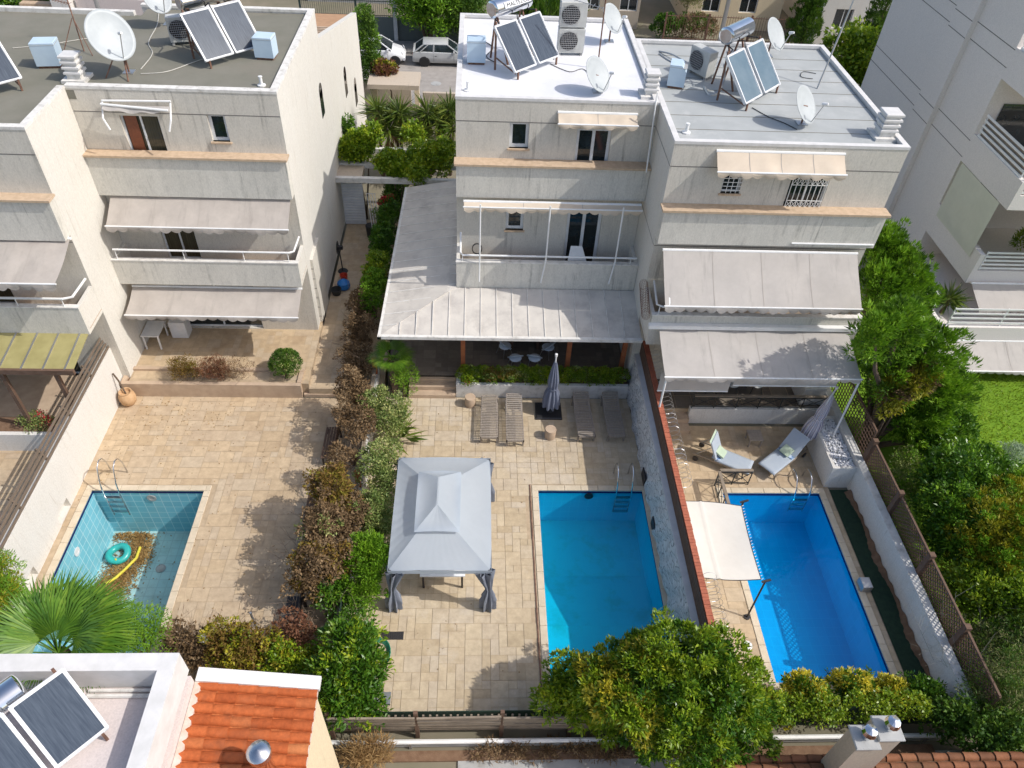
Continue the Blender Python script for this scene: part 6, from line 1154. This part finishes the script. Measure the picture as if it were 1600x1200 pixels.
def palm(label, base, top, fronds, R, cat='palm tree', trunk_r=.16, seed=1, group=None, ped=.5):
    rng = random.Random(seed); t = thing('fan_palm', label, cat, base, group); top = Vector(top)
    b = MB(); P = [Vector(base).lerp(top, k/8)+V(.02*math.sin(k), 0, 0) for k in range(9)]; b.tube(P, trunk_r*1.15, 10, r1=trunk_r*.85)
    for k in range(1, 40):
        a = k*2.4; p = Vector(base).lerp(top, k/40); b.bar(p+V(math.cos(a), math.sin(a), 0)*trunk_r*.8, p+V(math.cos(a)*1.45, math.sin(a)*1.45, .9)*trunk_r*.9, .05, .03)
    part('trunk', b, 'trunk', t); vs = []; st = MB()
    for (az, el, r_) in fronds:
        d = Vector((math.cos(az)*math.cos(el), math.sin(az)*math.cos(el), math.sin(el))); hub = top+d*ped*r_; st.tube([top, top+d*ped*r_*.5+V(0,0,.02), hub], .018, 5, r1=.012)
        fan_leaf(vs, hub, d, (0,0,1) if el < 1.2 else (1,0,0), R*r_, rng=rng, seg=56, spread=3.5, w=.017)
    rawmesh('fronds', np.array(vs), 4, 'lf_palm', t); part('petiole', st, 'lf_palm', t); return t
def yucca(label, base, h, heads, seed=1, group='yuccas between the houses', L=.75, skirt=True):
    rng = np.random.default_rng(seed); t = thing('yucca', label, 'yucca', base, group); base = Vector(base); tr = MB(); C_, D_, SC, SD = [], [], [], []
    for (dx, dy, hh) in heads:
        top = base+V(dx, dy, hh); tr.tube([base, base.lerp(top, .5)+V(dx*.2, dy*.2, 0), top], .1, 7, r1=.07)
        n = 190; u = rng.normal(size=(n,3)); u[:,2] = np.abs(u[:,2])*.9-.35; u /= np.linalg.norm(u, axis=1, keepdims=True); C_.append(np.array(top)+u*.06+np.c_[np.zeros((n,2)), rng.uniform(-.25, .1, n)]); D_.append(u)
        if skirt: n = 90; a = rng.uniform(0, 6.28, n); u = np.c_[np.cos(a)*.35, np.sin(a)*.35, -np.ones(n)]+rng.normal(0, .12, (n,3)); SC.append(np.array(top)+np.c_[np.cos(a)*.08, np.sin(a)*.08, rng.uniform(-1.0, -.2, n)]); SD.append(u)
    part('trunk', tr, 'trunk', t); leaves('blades', np.vstack(C_), np.vstack(D_), L, .07, 'lf_yucca', t, rng, fold=.4)
    if skirt: leaves('dead_skirt', np.vstack(SC), np.vstack(SD), .6, .05, 'lf_straw', t, rng)
    return t
# --- side hedge between the left and the middle garden
for i, (px_, py_, lb, m_, n_) in enumerate(((618, 305, 'glossy green hedge shrub beside the roof sheets, farthest up the side path', 'lf_laurel', 5200), (607, 345, 'glossy green hedge shrub second from the side gate', 'lf_laurel', 5200), (596, 385, 'glossy green hedge shrub opposite the clay pot', 'lf_laurel', 5200), (588, 425, 'brighter green hedge shrub next to the withered one', 'lf_citrus', 5200), (583, 458, 'light green hedge shrub where the green hedge meets the withered shrubs', 'lf_thuja', 4200))):
    g_ = G(px_, py_, 1.6); plant('hedge_shrub', lb, 'shrub', [(g_[0], g_[1], 1.5, .42, .75, .85), (g_[0]-.1, g_[1]-.4, 1.2, .42, .5, .8), (g_[0]+.05, g_[1]+.4, 1.7, .4, .5, .6)], n_, (.10, .055), m_, 100+i, base=(g_[0], g_[1], .4), group='green hedge shrubs along the side path', per=12, cs=.09)
for i, (px_, py_, z_, r_, h_, lb) in enumerate(((566, 480, 1.2, .42, .8, 'withered brown shrub at the top of the withered row'), (560, 520, 1.2, .5, .8, 'large withered brown shrub beside the low corner of the roof sheets'), (556, 565, 1.1, .5, .75, 'withered brown shrub beside the small fan palm'), (552, 612, 1.5, .5, .9, 'withered greyish shrub left of the orange post and palm trunk'))):
    g_ = G(px_, py_, z_); t = plant('withered_shrub', lb, 'shrub', [(g_[0], g_[1], z_, r_, r_*1.2, h_), (g_[0]+.15, g_[1]-.3, z_*.8, r_*.8, r_*.8, h_*.8), (g_[0]-.15, g_[1]+.25, z_*1.1, r_*.7, r_*.7, h_*.7)], 3400, (.095, .05), 'lf_dry', 200+i, base=(g_[0], g_[1], .2), group='withered shrubs between the gardens', per=10, cs=.09, inner=.2, ragged=.28, up=-.1, rnd=1.0, tmat='twig'); twigs('twigs', (g_[0], g_[1], .2), (.5, .5), 1.7, 26, 'twig', t, np.random.default_rng(i))
g_ = G(612, 560, 1.8); palm('small fan palm with fibrous trunk beside the corner of the roof sheets', (g_[0], g_[1], .0), g_, [(a, e, 1) for a, e in ((.3, .3), (1.2, .5), (2.2, .4), (3.2, .2), (4.2, .35), (5.2, .3), (5.8, .9), (2.8, 1.0), (4.7, .9))], .62, 'palm', .1, 7, ped=.35)
g_ = G(632, 592, .9); plant('bamboo', 'feathery bright green bush right of the small palm trunk', 'bush', [(g_[0], g_[1], .85, .35, .45, .7), (g_[0]-.1, g_[1]+.4, 1.0, .3, .3, .7)], 3200, (.10, .02), 'lf_thuja', 31, base=(g_[0], g_[1], 0), up=.1)
for i, (bl, lb) in enumerate((([Bl(588, 640, 1.3, .5, .55, .75), Bl(612, 665, 1.2, .45, .5, .7), Bl(618, 640, 1.4, .4, .4, .5)], 'grey-green variegated shrub below the small palm'), ([Bl(590, 735, 1.4, .55, .6, .75), Bl(605, 760, 1.3, .5, .55, .7), Bl(600, 715, 1.5, .5, .5, .6)], 'dense variegated shrub touching the far left corner of the gazebo'), ([Bl(588, 800, 1.2, .5, .5, .7), Bl(592, 830, 1.0, .4, .45, .6)], 'variegated shrub between the gazebo and the dry bush, nearest the viewer'))):
    plant('variegated_shrub', lb, 'shrub', bl, 6500, (.085, .045), 'lf_vari', 300+i, group='variegated shrubs along the gazebo', per=12, cs=.1, up=.5)
g_ = G(634, 675, .5); t = thing('strelitzia', 'dark clump of paddle leaves spilling onto the pale paving', 'plant', (g_[0]-.3, g_[1], 0)); rg = np.random.default_rng(3); u = rg.normal(0, 1, (60,3)); u[:,2] = np.abs(u[:,2])*.7+.15; u[:,0] += .5; leaves('blades', np.array([[g_[0]-.35, g_[1], .35]])+rg.normal(0, .15, (60,3))*[1, 2.2, .5], u, .85, .13, 'lf_yucca', t, rg)
for i, (bl, m_, n_, lb, ex) in enumerate((([Bl(515, 765, 2.0, .5, .55, .8), Bl(530, 790, 1.7, .5, .5, .8)], 'lf_rust', 6500, 'rust and olive coloured bush in the shrub row', [('lf_dry', .25)]), ([Bl(505, 830, 1.8, .6, .55, .9), Bl(545, 810, 1.6, .5, .55, .8)], 'lf_dry', 5500, 'parched brown bush below the rust coloured one', [('lf_vari', .12)]), ([Bl(492, 885, 1.7, .55, .5, .85), Bl(525, 880, 1.5, .5, .5, .7), Bl(482, 915, 1.2, .45, .4, .6)], 'lf_dry', 5500, 'widest parched brown bush, left of the bright green conifer', [('lf_rust', .3)]), ([Bl(560, 665, 1.6, .45, .6, .7), Bl(540, 655, 1.4, .4, .5, .7), Bl(535, 720, 1.5, .4, .4, .7)], 'lf_dry', 3600, 'thin withered bush left of the variegated shrubs', None), ([Bl(525, 930, .9, .5, .45, .6)], 'lf_laurel', 2600, 'small dark bush below the parched brown bushes', None))):
    t = plant('dry_bush', lb, 'bush', bl, n_, (.10, .05), m_, 400+i, group='dry bushes along the left garden', per=10, cs=.1, ragged=.25, up=0, rnd=1.0, tmat='twig', extra=ex)
    twigs('twigs', (bl[0][0], bl[0][1], 0), (.8, .8), 2.0, 26, 'twig', t, np.random.default_rng(40+i))
plant('conifer', 'compact bright green conifer at the near left corner of the gazebo', 'conifer', [Bl(574, 885, 1.3, .62, .62, .85), Bl(568, 925, .9, .55, .55, .7), Bl(578, 865, 1.6, .45, .45, .55)], 9500, (.12, .035), 'lf_thuja', 41, per=16, cs=.08, up=.7, rnd=.45, out=.7)
plant('creeper', 'small leaved green creeper on the netting below the bright conifer', 'creeper', [Bl(545, 985, .7, .35, .6, .6)], 3800, (.06, .04), 'lf_laurel', 43, trunk=.02)
plant('laurel_shrub', 'big glossy shrub between the two gardens, nearest the orange tiles', 'shrub', [Bl(548, 1020, 1.4, .7, .6, .9), Bl(540, 1065, 1.3, .75, .55, .9), Bl(560, 1045, 1.5, .6, .6, .8), Bl(535, 1100, 1.1, .6, .45, .7), Bl(572, 1100, .9, .45, .4, .6)], 11000, (.15, .055), 'lf_laurel', 44, per=12, cs=.12, up=.5, extra=[('lf_citrus', .25)])
for i, (bl, m_, n_, lb, tw) in enumerate((([Bl(285, 1005, .7, .5, .35, .55), Bl(315, 1020, .7, .5, .35, .5)], 'lf_dry', 2600, 'leafless looking brown bush by the corner of the emptied pool', 60), ([Bl(355, 1005, .9, .6, .4, .7), Bl(395, 1015, 1.0, .6, .4, .75), Bl(370, 1035, .8, .7, .35, .5)], 'lf_rust', 5200, 'golden leaved bush above the orange tiles', 30), ([Bl(455, 985, .9, .5, .5, .6), Bl(470, 1000, .8, .4, .4, .6)], 'lf_red', 1700, 'sparse red-brown shrub between the golden bush and the glossy shrub', 40), ([Bl(445, 1035, .8, .6, .4, .6), Bl(490, 1045, .7, .5, .4, .6)], 'lf_citrus', 4600, 'dark green bush with yellow tips under the red-brown shrub', 6))):
    t = plant('garden_bush', lb, 'bush', bl, n_, (.10, .05), m_, 500+i, group='mixed bushes at the foot of the left garden', per=9, cs=.1, ragged=.3, up=.2, rnd=.9, tmat='twig', extra=[('lf_yellowtip', .35)] if i == 1 else ([('lf_yellowtip', .25)] if i == 3 else None)); twigs('twigs', (bl[0][0], bl[0][1], 0), (1.0, .6), 1.5, tw, 'twig', t, np.random.default_rng(60+i))
solo('lamp_globe', MB().lathe([(.0, -.12), (.09, -.08), (.12, 0), (.09, .08), (0, .12)], G(318, 998, 1.3), 14).tube([G(318, 998, 1.18), (G(318, 998, 1.3)[0], G(318, 998, 1.3)[1], 0)], .02, 6), 'lamp_glass', 'white globe lamp on a thin stem among the dry bushes', 'lamp', smooth=40)
solo('garden_tap_post', MB().tube([(*G(408, 1000, 0)[:2], 0), (*G(408, 1000, 0)[:2], 1.5)], .03, 6), 'galv', 'thin grey post among the bushes at the foot of the left garden', 'post')
# planters
plant('boxwood', 'round clipped boxwood at the right end of the dry planter', 'bush', [Bl(446, 569, 1.05, .52, .5, .52)], 8000, (.05, .03), 'lf_cypress', 50, base=(G(446, 569, 1.05)[0], 20.1, .5), per=10, cs=.05, ragged=.06, extra=[('lf_vari', .15)])
for i, (px_, py_, m_, lb) in enumerate(((285, 588, 'lf_rust', 'ochre dried out clump in the left planter'), (332, 580, 'lf_red', 'dark red dried plant in the left planter'), (362, 585, 'lf_dry', 'thin dead plant in the middle of the left planter'))):
    g_ = G(px_, py_, .9); t = plant('dried_plant', lb, 'plant', [(g_[0], 20.02, .95, .52, .32, .42), (g_[0]+.3, 20.05, .85, .35, .25, .3)], 3200 if i < 2 else 900, (.08, .02), m_, 520+i, base=(g_[0], 20.05, .5), ragged=.3, trunk=.01, tmat='twig', up=.8); twigs('twigs', (g_[0], 20.05, .5), (.6, .25), .7, 26, 'twig', t, np.random.default_rng(i+8), r=.006)
bl = [(x_, 20.08, .80, .42, .30, .30) for x_ in np.arange(-.2, 5.5, .5)]
plant('planter_hedge', 'low clipped hedge with bronze tips filling the long planter', 'hedge', bl, 17000, (.065, .04), 'lf_citrus', 53, base=(2.5, 20.1, .5), per=9, cs=.06, ragged=.1, trunk=.012, extra=[('lf_vari', .12)])
plant('planter_hedge', 'bronze tipped stretch of hedge in the sun left of the folded parasol', 'hedge', [(x_, 19.98, .95, .3, .2, .18) for x_ in (.6, 1.0, 1.4)], 2400, (.05, .03), 'lf_rust', 54, base=(1.1, 20.0, .5), per=8, cs=.05, ragged=.1, trunk=.01, extra=[('lf_vari', .6)])
plant('flowering_plant', 'small plant with a few pink flowers at the left end of the long planter', 'plant', [(-.35, 20.0, .7, .22, .22, .22)], 700, (.06, .04), 'lf_citrus', 55, base=(-.35, 20, .5), trunk=.01, extra=[('flower', .06)])
plant('flowering_plant', 'small plant with pale and red flowers in the far left planter', 'plant', [(-14.6, 17.5, .8, .5, .3, .2)], 1300, (.06, .04), 'lf_vari', 56, base=(-14.6, 17.5, .68), trunk=.01, extra=[('flower', .12)])
# --- big fan palm at the lower left, behind the white parapet
g_ = G(92, 1022, 5.8); palm('big fan palm with fresh green fronds rising behind the white roof parapet', (g_[0], g_[1], 0), g_, [(1.6, .5, 1.1), (1.0, .45, 1.1), (.45, .35, 1.05), (2.15, .5, 1.1), (2.7, .35, 1.05), (1.3, .8, .95), (1.9, .85, .95), (.0, .3, 1), (3.2, .3, 1), (1.3, .12, 1), (.75, .1, 1), (1.85, .1, 1.05), (2.4, .12, 1), (.25, .65, .9), (2.9, .7, .9), (4.6, .6, .7), (1.5, 1.15, .7), (.6, .75, .95), (2.5, .75, .95), (1.7, .3, 1.0), (1.1, .25, 1.0)], 1.18, seed=12, trunk_r=.2, ped=.5)
plant('shrub', 'feathery green bush between the big palm and the emptied pool', 'bush', [Bl(215, 985, 1.6, .6, .5, .8), Bl(235, 990, 1.3, .5, .4, .7), Bl(190, 1000, 1.8, .5, .4, .7)], 5200, (.11, .025), 'lf_thuja', 61, cs=.14)
plant('shrub', 'yellowish green bush cut by the left edge near the white wall', 'bush', [Bl(-6, 905, 2.2, .4, .45, .7), Bl(-15, 945, 2.4, .55, .5, .9), Bl(8, 935, 1.7, .3, .3, .5)], 5000, (.13, .025), 'lf_gold', 62, cs=.14, base=(*G(-10, 930, 2)[:2], 0), extra=[('lf_thuja', 1.3)])
# --- between the houses
for i, (px_, py_, z_, lb, hs) in enumerate(((590, 170, 3.6, 'sunlit yucca with a long straw skirt, leftmost of the yuccas', [(0, 0, 3.5), (.5, -.4, 2.7)]), (624, 172, 3.6, 'yucca with two sunlit heads, second from the left', [(0, 0, 3.5), (-.3, .4, 3.0)]), (668, 176, 3.5, 'darker yucca with spread heads in front of the low beige wall', [(0, 0, 3.5), (.6, .1, 3.1), (-.5, -.5, 2.8)]), (702, 172, 3.5, 'yucca close to the white-roofed house, rightmost of the yuccas', [(0, 0, 3.5), (.2, -.5, 2.9)]), (655, 215, 2.6, 'lower yucca rosette among the dark shrubs', [(0, 0, 2.5)]))):
    g_ = G(px_, py_, z_); yucca(lb, (g_[0], g_[1], 0), z_, hs, 70+i, skirt=i < 3, L=.95)
for i, (bl, lb) in enumerate((([Bf(562, 236, 31.6, .6, .6, .75), Bf(578, 216, 32, .38, .4, .5), Bf(545, 240, 31.6, .35, .4, .6)], 'leafy green tree over the pergola beams beside the sunlit white wall'), ([Bf(612, 258, 30.9, .5, .5, .5), Bf(632, 268, 30.6, .55, .5, .6)], 'dark bushy tree over the middle of the pergola beams'), ([Bf(662, 258, 30.8, .6, .6, .7), Bf(692, 252, 31, .55, .6, .9), Bf(652, 280, 30, .35, .35, .7), Bf(645, 215, 33, .35, .4, .5)], 'dark bushy tree hanging over the pergola beams next to the white-roofed house'))):
    plant('garden_tree', lb, 'tree', bl, 7500, (.15, .09), 'lf_citrus', 80+i, group='trees over the side gate', per=9, cs=.16, ragged=.22)
g_ = G(528, 195, 4); plant('climber', 'slender climber against the sunlit white side wall', 'climber', [(-5.95, 33.2, 2.6, .2, .35, 1.6), (-5.9, 33.0, 3.9, .18, .3, .5)], 1900, (.14, .09), 'lf_laurel', 84, per=7)
plant('bougainvillea', 'small plant with red flowers under the pergola beams', 'plant', [(-3.9, 29.6, 2.1, .25, .25, .35)], 400, (.09, .06), 'lf_laurel', 85, extra=[('flower', .5)], trunk=.02)
plant('street_shrub', 'tall green bush with a reddish foot at the street end of the white wall', 'bush', [(-6.0, 43.2, 3.4, .38, .6, 1.8), (-5.85, 43.1, 2.3, .5, .6, 1.2), (-6.15, 43.3, 5.0, .3, .5, 1.0)], 6500, (.16, .05), 'lf_cypress', 86, per=10, cs=.15, extra=[('lf_thuja', .3)]); plant('street_shrub', 'reddish dry shrub at the foot of the tall green bush by the portal', 'bush', [(-5.2, 42.6, 2.6, .6, .4, .6)], 1800, (.14, .07), 'lf_red', 87, base=(-4.9, 42.95, 0), per=8, extra=[('lf_yellowtip', .4)])
# --- across the street
for i, (bl, m_, n_, lb) in enumerate((([Bf(660, 5, 53.6, 1.7, 1.3, 1.5), Bf(695, 0, 53.8, 1.7, 1.3, 1.7), Bf(678, 38, 53.2, .9, .8, .7), Bf(640, 22, 53.4, .9, .8, .7)], 'lf_thuja', 11000, 'light green pine leaning over the silver car'), ([Bf(725, 38, 54, .8, 1.2, 1.9), Bf(737, 10, 54, 1.4, 1.3, 1.6), Bf(722, -8, 54, 1.5, 1.4, 1.5)], 'lf_cypress', 8500, 'darker green tree behind the silver car, touching the white roof edge'), ([Bf(20, 15, 58, 4.0, 2.0, 2.2), Bf(60, 25, 58, 1.6, 1.4, 1.6), Bf(-20, 10, 58, 3.0, 2.0, 2.2)], 'lf_laurel', 13000, 'large clipped green bush at the top left corner'), ([Bf(130, 10, 58, 1.6, 1.0, 1.2), Bf(110, 0, 58, 1.6, 1, 1.2)], 'lf_laurel', 4000, 'ivy covered hedge behind the large dish'))):
    plant('street_tree', lb, 'tree', bl, n_, (.28, .09) if i < 2 else (.24, .14), m_, 90+i, group='trees across the street', per=12, cs=.3, trunk=.14, out=.7)
for i, (px_, hh, lb, y_) in enumerate(((1253, 4.6, 'dark columnar cypress behind the dish at the back of the grey roof', 53.5), (1368, 6.0, 'tall dark cypress beside the apartment block', 51.0))):
    g_ = G(px_, 70, 0); x_ = FY(px_, 60, y_)[0]; plant('cypress', lb, 'cypress', [(x_, y_, 1.6, 1.05, 1.05, 1.8), (x_, y_, hh*.55, .95, .95, 1.8), (x_, y_, hh*.85, .6, .6, 1.5)], 8500, (.22, .06), 'lf_cypress', 95+i, group='cypresses by the street', per=14, cs=.14, up=1.2, rnd=.4, trunk=.15)
plant('street_shrub', 'dark leafy tree between the grey-roofed house and the apartment block', 'tree', [Bf(1325, 95, 41, 1.2, 1.2, 1.5), Bf(1345, 120, 40, .9, .9, 1.3)], 6000, (.26, .14), 'lf_citrus', 97, per=9, cs=.25)
t = thing('reed_clump', 'tall light green reeds behind the tank on the white roof', 'reeds', (4.5, 58, 0)); rg = np.random.default_rng(8); n_ = 1500; leaves('blades', np.c_[rg.uniform(1.5, 7.5, n_), rg.uniform(56.5, 59, n_), rg.uniform(.2, 2.2, n_)], rg.normal(0, .35, (n_,3))+[0,0,1], 1.3, .09, 'lf_palm', t, rg)
plant('street_shrub', 'brown twiggy shrub behind the rusty iron fence', 'shrub', [(15.4, 56.2, .9, 1.6, .8, .9)], 2600, (.2, .06), 'lf_dry', 98, per=9, extra=[('lf_laurel', .5)]); plant('street_shrub', 'green shrub at the left end of the rusty iron fence', 'shrub', [(13.3, 55.8, 1.0, .8, .6, .9)], 1800, (.2, .1), 'lf_laurel', 99, per=9); plant('street_tree', 'small olive tree behind the rusty iron fence', 'tree', [(15.0, 57.5, 2.6, 1.1, 1.0, .9)], 2600, (.2, .06), 'lf_olive', 100)
# --- right garden and lawn
plant('thuja_hedge', 'tall bushy conifer beside the upper pale awning', 'conifer', [Bl(1385, 400, 4.8, .8, .9, 1.0), Bl(1400, 445, 4.0, 1.05, 1.0, 1.3), Bl(1370, 455, 4.0, .75, .9, 1.2), Bl(1412, 480, 2.6, 1.0, .9, 1.4), Bl(1370, 380, 5.2, .55, .6, .7)], 17000, (.20, .045), 'lf_thuja', 110, per=8, cs=.085, up=1.0, rnd=.4, out=1.0, trunk=.12, ragged=.28, extra=[('lf_cypress', .25)])
plant('thuja_hedge', 'largest bushy conifer beside the awning it shades, browning at its foot', 'conifer', [Bl(1400, 520, 5.6, .85, .8, 1.1), Bl(1360, 530, 5.9, .55, .65, 1.0), Bl(1440, 560, 4.4, .95, .9, 1.3), Bl(1385, 590, 3.6, .9, .9, 1.3), Bl(1470, 620, 2.6, .95, .9, 1.3), Bl(1430, 655, 1.9, 1.0, .8, 1.1), Bl(1405, 500, 6.3, .45, .5, .6), Bl(1400, 660, .9, 1.0, .8, .9), Bl(1375, 620, 1.6, .8, .8, 1.2), Bl(1440, 620, 2.6, 1.0, .8, 1.3), Bl(1350, 560, 2.8, .5, .7, 1.4), Bl(1460, 700, .8, 1.0, .7, .8)], 32000, (.20, .045), 'lf_thuja', 111, per=8, cs=.085, up=.9, rnd=.42, out=1.0, trunk=.14, ragged=.30, extra=[('lf_cypress', .2)])
plant('thuja_hedge', 'yellowing and browning conifer in front of the largest conifer', 'conifer', [Bl(1410, 605, 3.7, .5, .5, .6), Bl(1435, 592, 4.0, .5, .45, .5), Bl(1395, 625, 3.0, .45, .45, .5)], 4200, (.18, .045), 'lf_gold', 112, per=8, cs=.09, trunk=.05, extra=[('lf_dry', .35)])
plant('garden_shrub', 'dark green shrub in the lee of the lattice fence, below the conifers', 'shrub', [Bl(1455, 690, 1.0, .7, .7, .8), Bl(1475, 670, 1.0, .8, .7, .9)], 6000, (.15, .06), 'lf_laurel', 113, per=10, cs=.13); plant('garden_shrub', 'light grey-green low shrub between the lattice fence and the large gold bush', 'shrub', [Bl(1405, 765, .7, .45, .6, .5), Bl(1415, 730, .7, .5, .5, .5)], 3000, (.09, .04), 'lf_vari', 114, per=10, extra=[('lf_thuja', .5)])
plant('garden_shrub', 'large dark green shrub behind the gold tipped conifer', 'shrub', [Bl(1490, 755, 1.9, .9, .9, 1.2), Bl(1475, 800, 1.7, .7, .9, 1.1), Bl(1530, 745, 1.8, 1.0, .8, 1.0), Bl(1482, 850, 1.2, .6, .7, .9)], 16000, (.15, .06), 'lf_laurel', 115, per=11, cs=.13, trunk=.1, extra=[('lf_thuja', .25)])
plant('gold_conifer', 'broad golden tipped conifer at the right edge', 'conifer', [Bl(1545, 830, 2.2, 1.1, 1.0, 1.1), Bl(1585, 790, 2.2, 1.0, .9, 1.0), Bl(1575, 880, 1.8, 1.1, .9, 1.1), Bl(1520, 870, 1.6, .8, .7, .9), Bl(1600, 850, 2.2, 1, 1, 1.1)], 15000, (.13, .045), 'lf_gold', 116, per=12, cs=.07, up=.6, rnd=.5, out=.9, trunk=.1, extra=[('lf_thuja', .45)])
plant('garden_shrub', 'deep green shrub below the golden conifer', 'shrub', [Bl(1530, 930, 1.2, .8, .8, .9), Bl(1560, 950, 1.4, 1.0, .8, 1.1), Bl(1605, 960, 1.6, 1.0, .9, 1.2)], 14000, (.14, .06), 'lf_citrus', 117, per=11, cs=.13)
t = plant('twiggy_shrub', 'silvery half bare shrub in the bottom right corner', 'shrub', [Bl(1545, 1010, 1.1, .6, .5, .8), Bl(1570, 1060, 1.3, .9, .6, 1.0), Bl(1600, 1010, 1.5, .9, .6, 1.0), Bl(1550, 1095, 1.0, .8, .4, .8), Bl(1590, 1120, 1.2, .9, .4, .9)], 13000, (.11, .022), 'lf_olive', 118, per=9, cs=.14, ragged=.3, rnd=1.0, tmat='twig_grey', extra=[('lf_cypress', .9)]); g_ = G(1560, 1040, .8); twigs('twigs', (g_[0], g_[1], .2), (1.4, 1.3), 2.0, 150, 'twig_grey', t, np.random.default_rng(6), r=.007, lean=.6)
plant('garden_shrub', 'dark mossy shrub at the very bottom right over the tiles', 'shrub', [Bl(1570, 1165, 1.3, 1.0, .5, .9), Bl(1500, 1130, .9, .8, .4, .7)], 7000, (.12, .06), 'lf_cypress', 119, per=10)
for i, (px_, py_, lb) in enumerate(((1490, 712, 'small blue-grey plant on the lawn edge behind the dark shrub'), (1582, 714, 'blue-grey bushy plant on the lawn at the right edge'))): g_ = G(px_, py_, .4); plant('lavender', lb, 'plant', [(g_[0], g_[1], .4, .3+.15*i, .3, .4)], 1700, (.12, .025), 'lf_blue', 121+i, up=.8)
yucca('dark sago palm rosette on the shaded apartment terrace', (19.1, 23.7, 1.2), .7, [(0, 0, .7)], 75, None, .75, False)
plant('garden_shrub', 'dark plants in the shade of the apartment balcony', 'shrub', [(23.5, 25.6, 3.4, 1.4, .5, .5)], 2500, (.2, .06), 'lf_citrus', 124, base=(23.5, 25.6, 2.6))
# --- foot of the gardens
plant('citrus_tree', 'large glossy green tree with yellowing crown top at the bottom centre', 'tree', [Bl(1055, 1040, 3.0, 1.15, .95, 1.0), Bl(1110, 1060, 2.8, 1.0, .9, 1.1), Bl(1010, 1060, 2.7, .8, .8, .9), Bl(960, 1065, 2.2, .8, .7, .9), Bl(985, 1100, 2.3, .8, .7, .9), Bl(1060, 1110, 2.6, 1.1, .8, 1.1), Bl(1130, 1120, 2.3, 1.0, .7, 1.1), Bl(1090, 1165, 2.2, 1.0, .6, 1.0), Bl(1030, 1150, 2.0, .8, .5, .9), Bl(1160, 1080, 2.3, .7, .7, .8), Bl(1150, 1165, 1.6, .8, .5, .9)], 34000, (.135, .05), 'lf_citrus', 130, base=(5.3, 7.85, 0), per=34, cs=.13, trunk=.1, up=.45, ragged=.24, inner=.2, extra=[('lf_laurel', .3)])
plant('citrus_tree', 'yellow-green leafy tree at the pool corner, left part of the bottom trees', 'tree', [Bl(1000, 1040, 3.0, .55, .5, .6), Bl(955, 1090, 2.5, .65, .55, .7), Bl(935, 1060, 2.3, .5, .5, .6), Bl(990, 1120, 2.6, .55, .45, .6)], 5200, (.15, .055), 'lf_yellowtip', 131, base=(3.5, 7.85, 0), per=24, cs=.11, extra=[('lf_citrus', .7), ('lf_yellow', .12)])
plant('citrus_tree', 'darker leafy shrub standing over the near left corner of the filled pool', 'shrub', [Bl(895, 1065, 1.5, .65, .55, .75), Bl(880, 1095, 1.3, .6, .5, .7), Bl(920, 1100, 1.5, .6, .5, .7), Bl(940, 1120, 1.2, .6, .45, .7)], 7800, (.15, .055), 'lf_citrus', 132, per=11, cs=.11)
for i, (px_, py_, m_, lb) in enumerate(((1255, 1085, 'lf_yellowtip', 'golden variegated bush at the near end of the deep blue pool, left one'), (1330, 1080, 'lf_yellowtip', 'golden variegated bush in the middle of the near end of the deep blue pool'), (1390, 1085, 'lf_yellowtip', 'thinner golden bush right of the other golden bushes'), (1440, 1085, 'lf_laurel', 'green trailing bush at the corner of the low white wall'), (1195, 1105, 'lf_laurel', 'green bush with yellow tips between the big tree and the golden bushes'))):
    g_ = G(px_, py_, .7); plant('golden_bush', lb, 'bush', [(g_[0], g_[1], .9 if i < 2 else .65, .42, .35, .5), (g_[0]+.25, g_[1]-.1, .6, .35, .3, .4), (g_[0]-.2, g_[1]+.05, .75, .35, .3, .4)], 3300 if i < 2 else 2200, (.11, .045), 'lf_yellow' if i < 2 else m_, 140+i, group='golden bushes at the foot of the right garden', per=9, cs=.09, up=.7, extra=[('lf_yellowtip', .6)] if i == 4 else ([('lf_laurel', .45) if i < 2 else ('lf_yellow', .4)] if i < 3 else [('lf_laurel', .3)]))
plant('creeper', 'dark creeper hanging over the netting at the foot of the right garden', 'creeper', [(x_, 7.75, .8, .5, .2, .7) for x_ in np.arange(7.2, 11.5, .8)], 6500, (.09, .05), 'lf_citrus', 150, per=9, trunk=.015)
t = plant('dry_grass', 'tangle of straw coloured grass at the foot of the railing', 'grass clump', [Bl(575, 1180, .4, .55, .25, .35)], 1800, (.22, .02), 'lf_straw', 151, trunk=0, up=.5); plant('dry_grass', 'rusty dead creeper on the lane side of the railing', 'creeper', [(x_, 7.15, .12, .5, .12, .16) for x_ in np.arange(.6, 4.2, .7)], 2200, (.12, .03), 'lf_dry', 152, trunk=0)
# scattered fallen leaves
rg = np.random.default_rng(77); n_ = 420; x_ = np.r_[rg.uniform(-12.5, -4, n_), rg.normal(-10.5, 1.5, 160), rg.uniform(-3.3, 2, 60)]; y_ = np.r_[rg.uniform(8, 19.4, n_), rg.normal(18.6, .6, 160), rg.uniform(9, 19, 60)]
ok = (y_ < 19.5) & (x_ > -12.6) & ~((x_ > -12.4) & (x_ < -8.6) & (y_ < 15.5)); P_ = np.c_[x_, y_, np.full(len(x_), .016)][ok]
leaves('leaf_litter', P_, np.c_[rg.normal(0, 1, (len(P_), 2)), rg.normal(.05, .15, len(P_))], .055, .03, 'lf_debris', None, rg, kind='stuff')
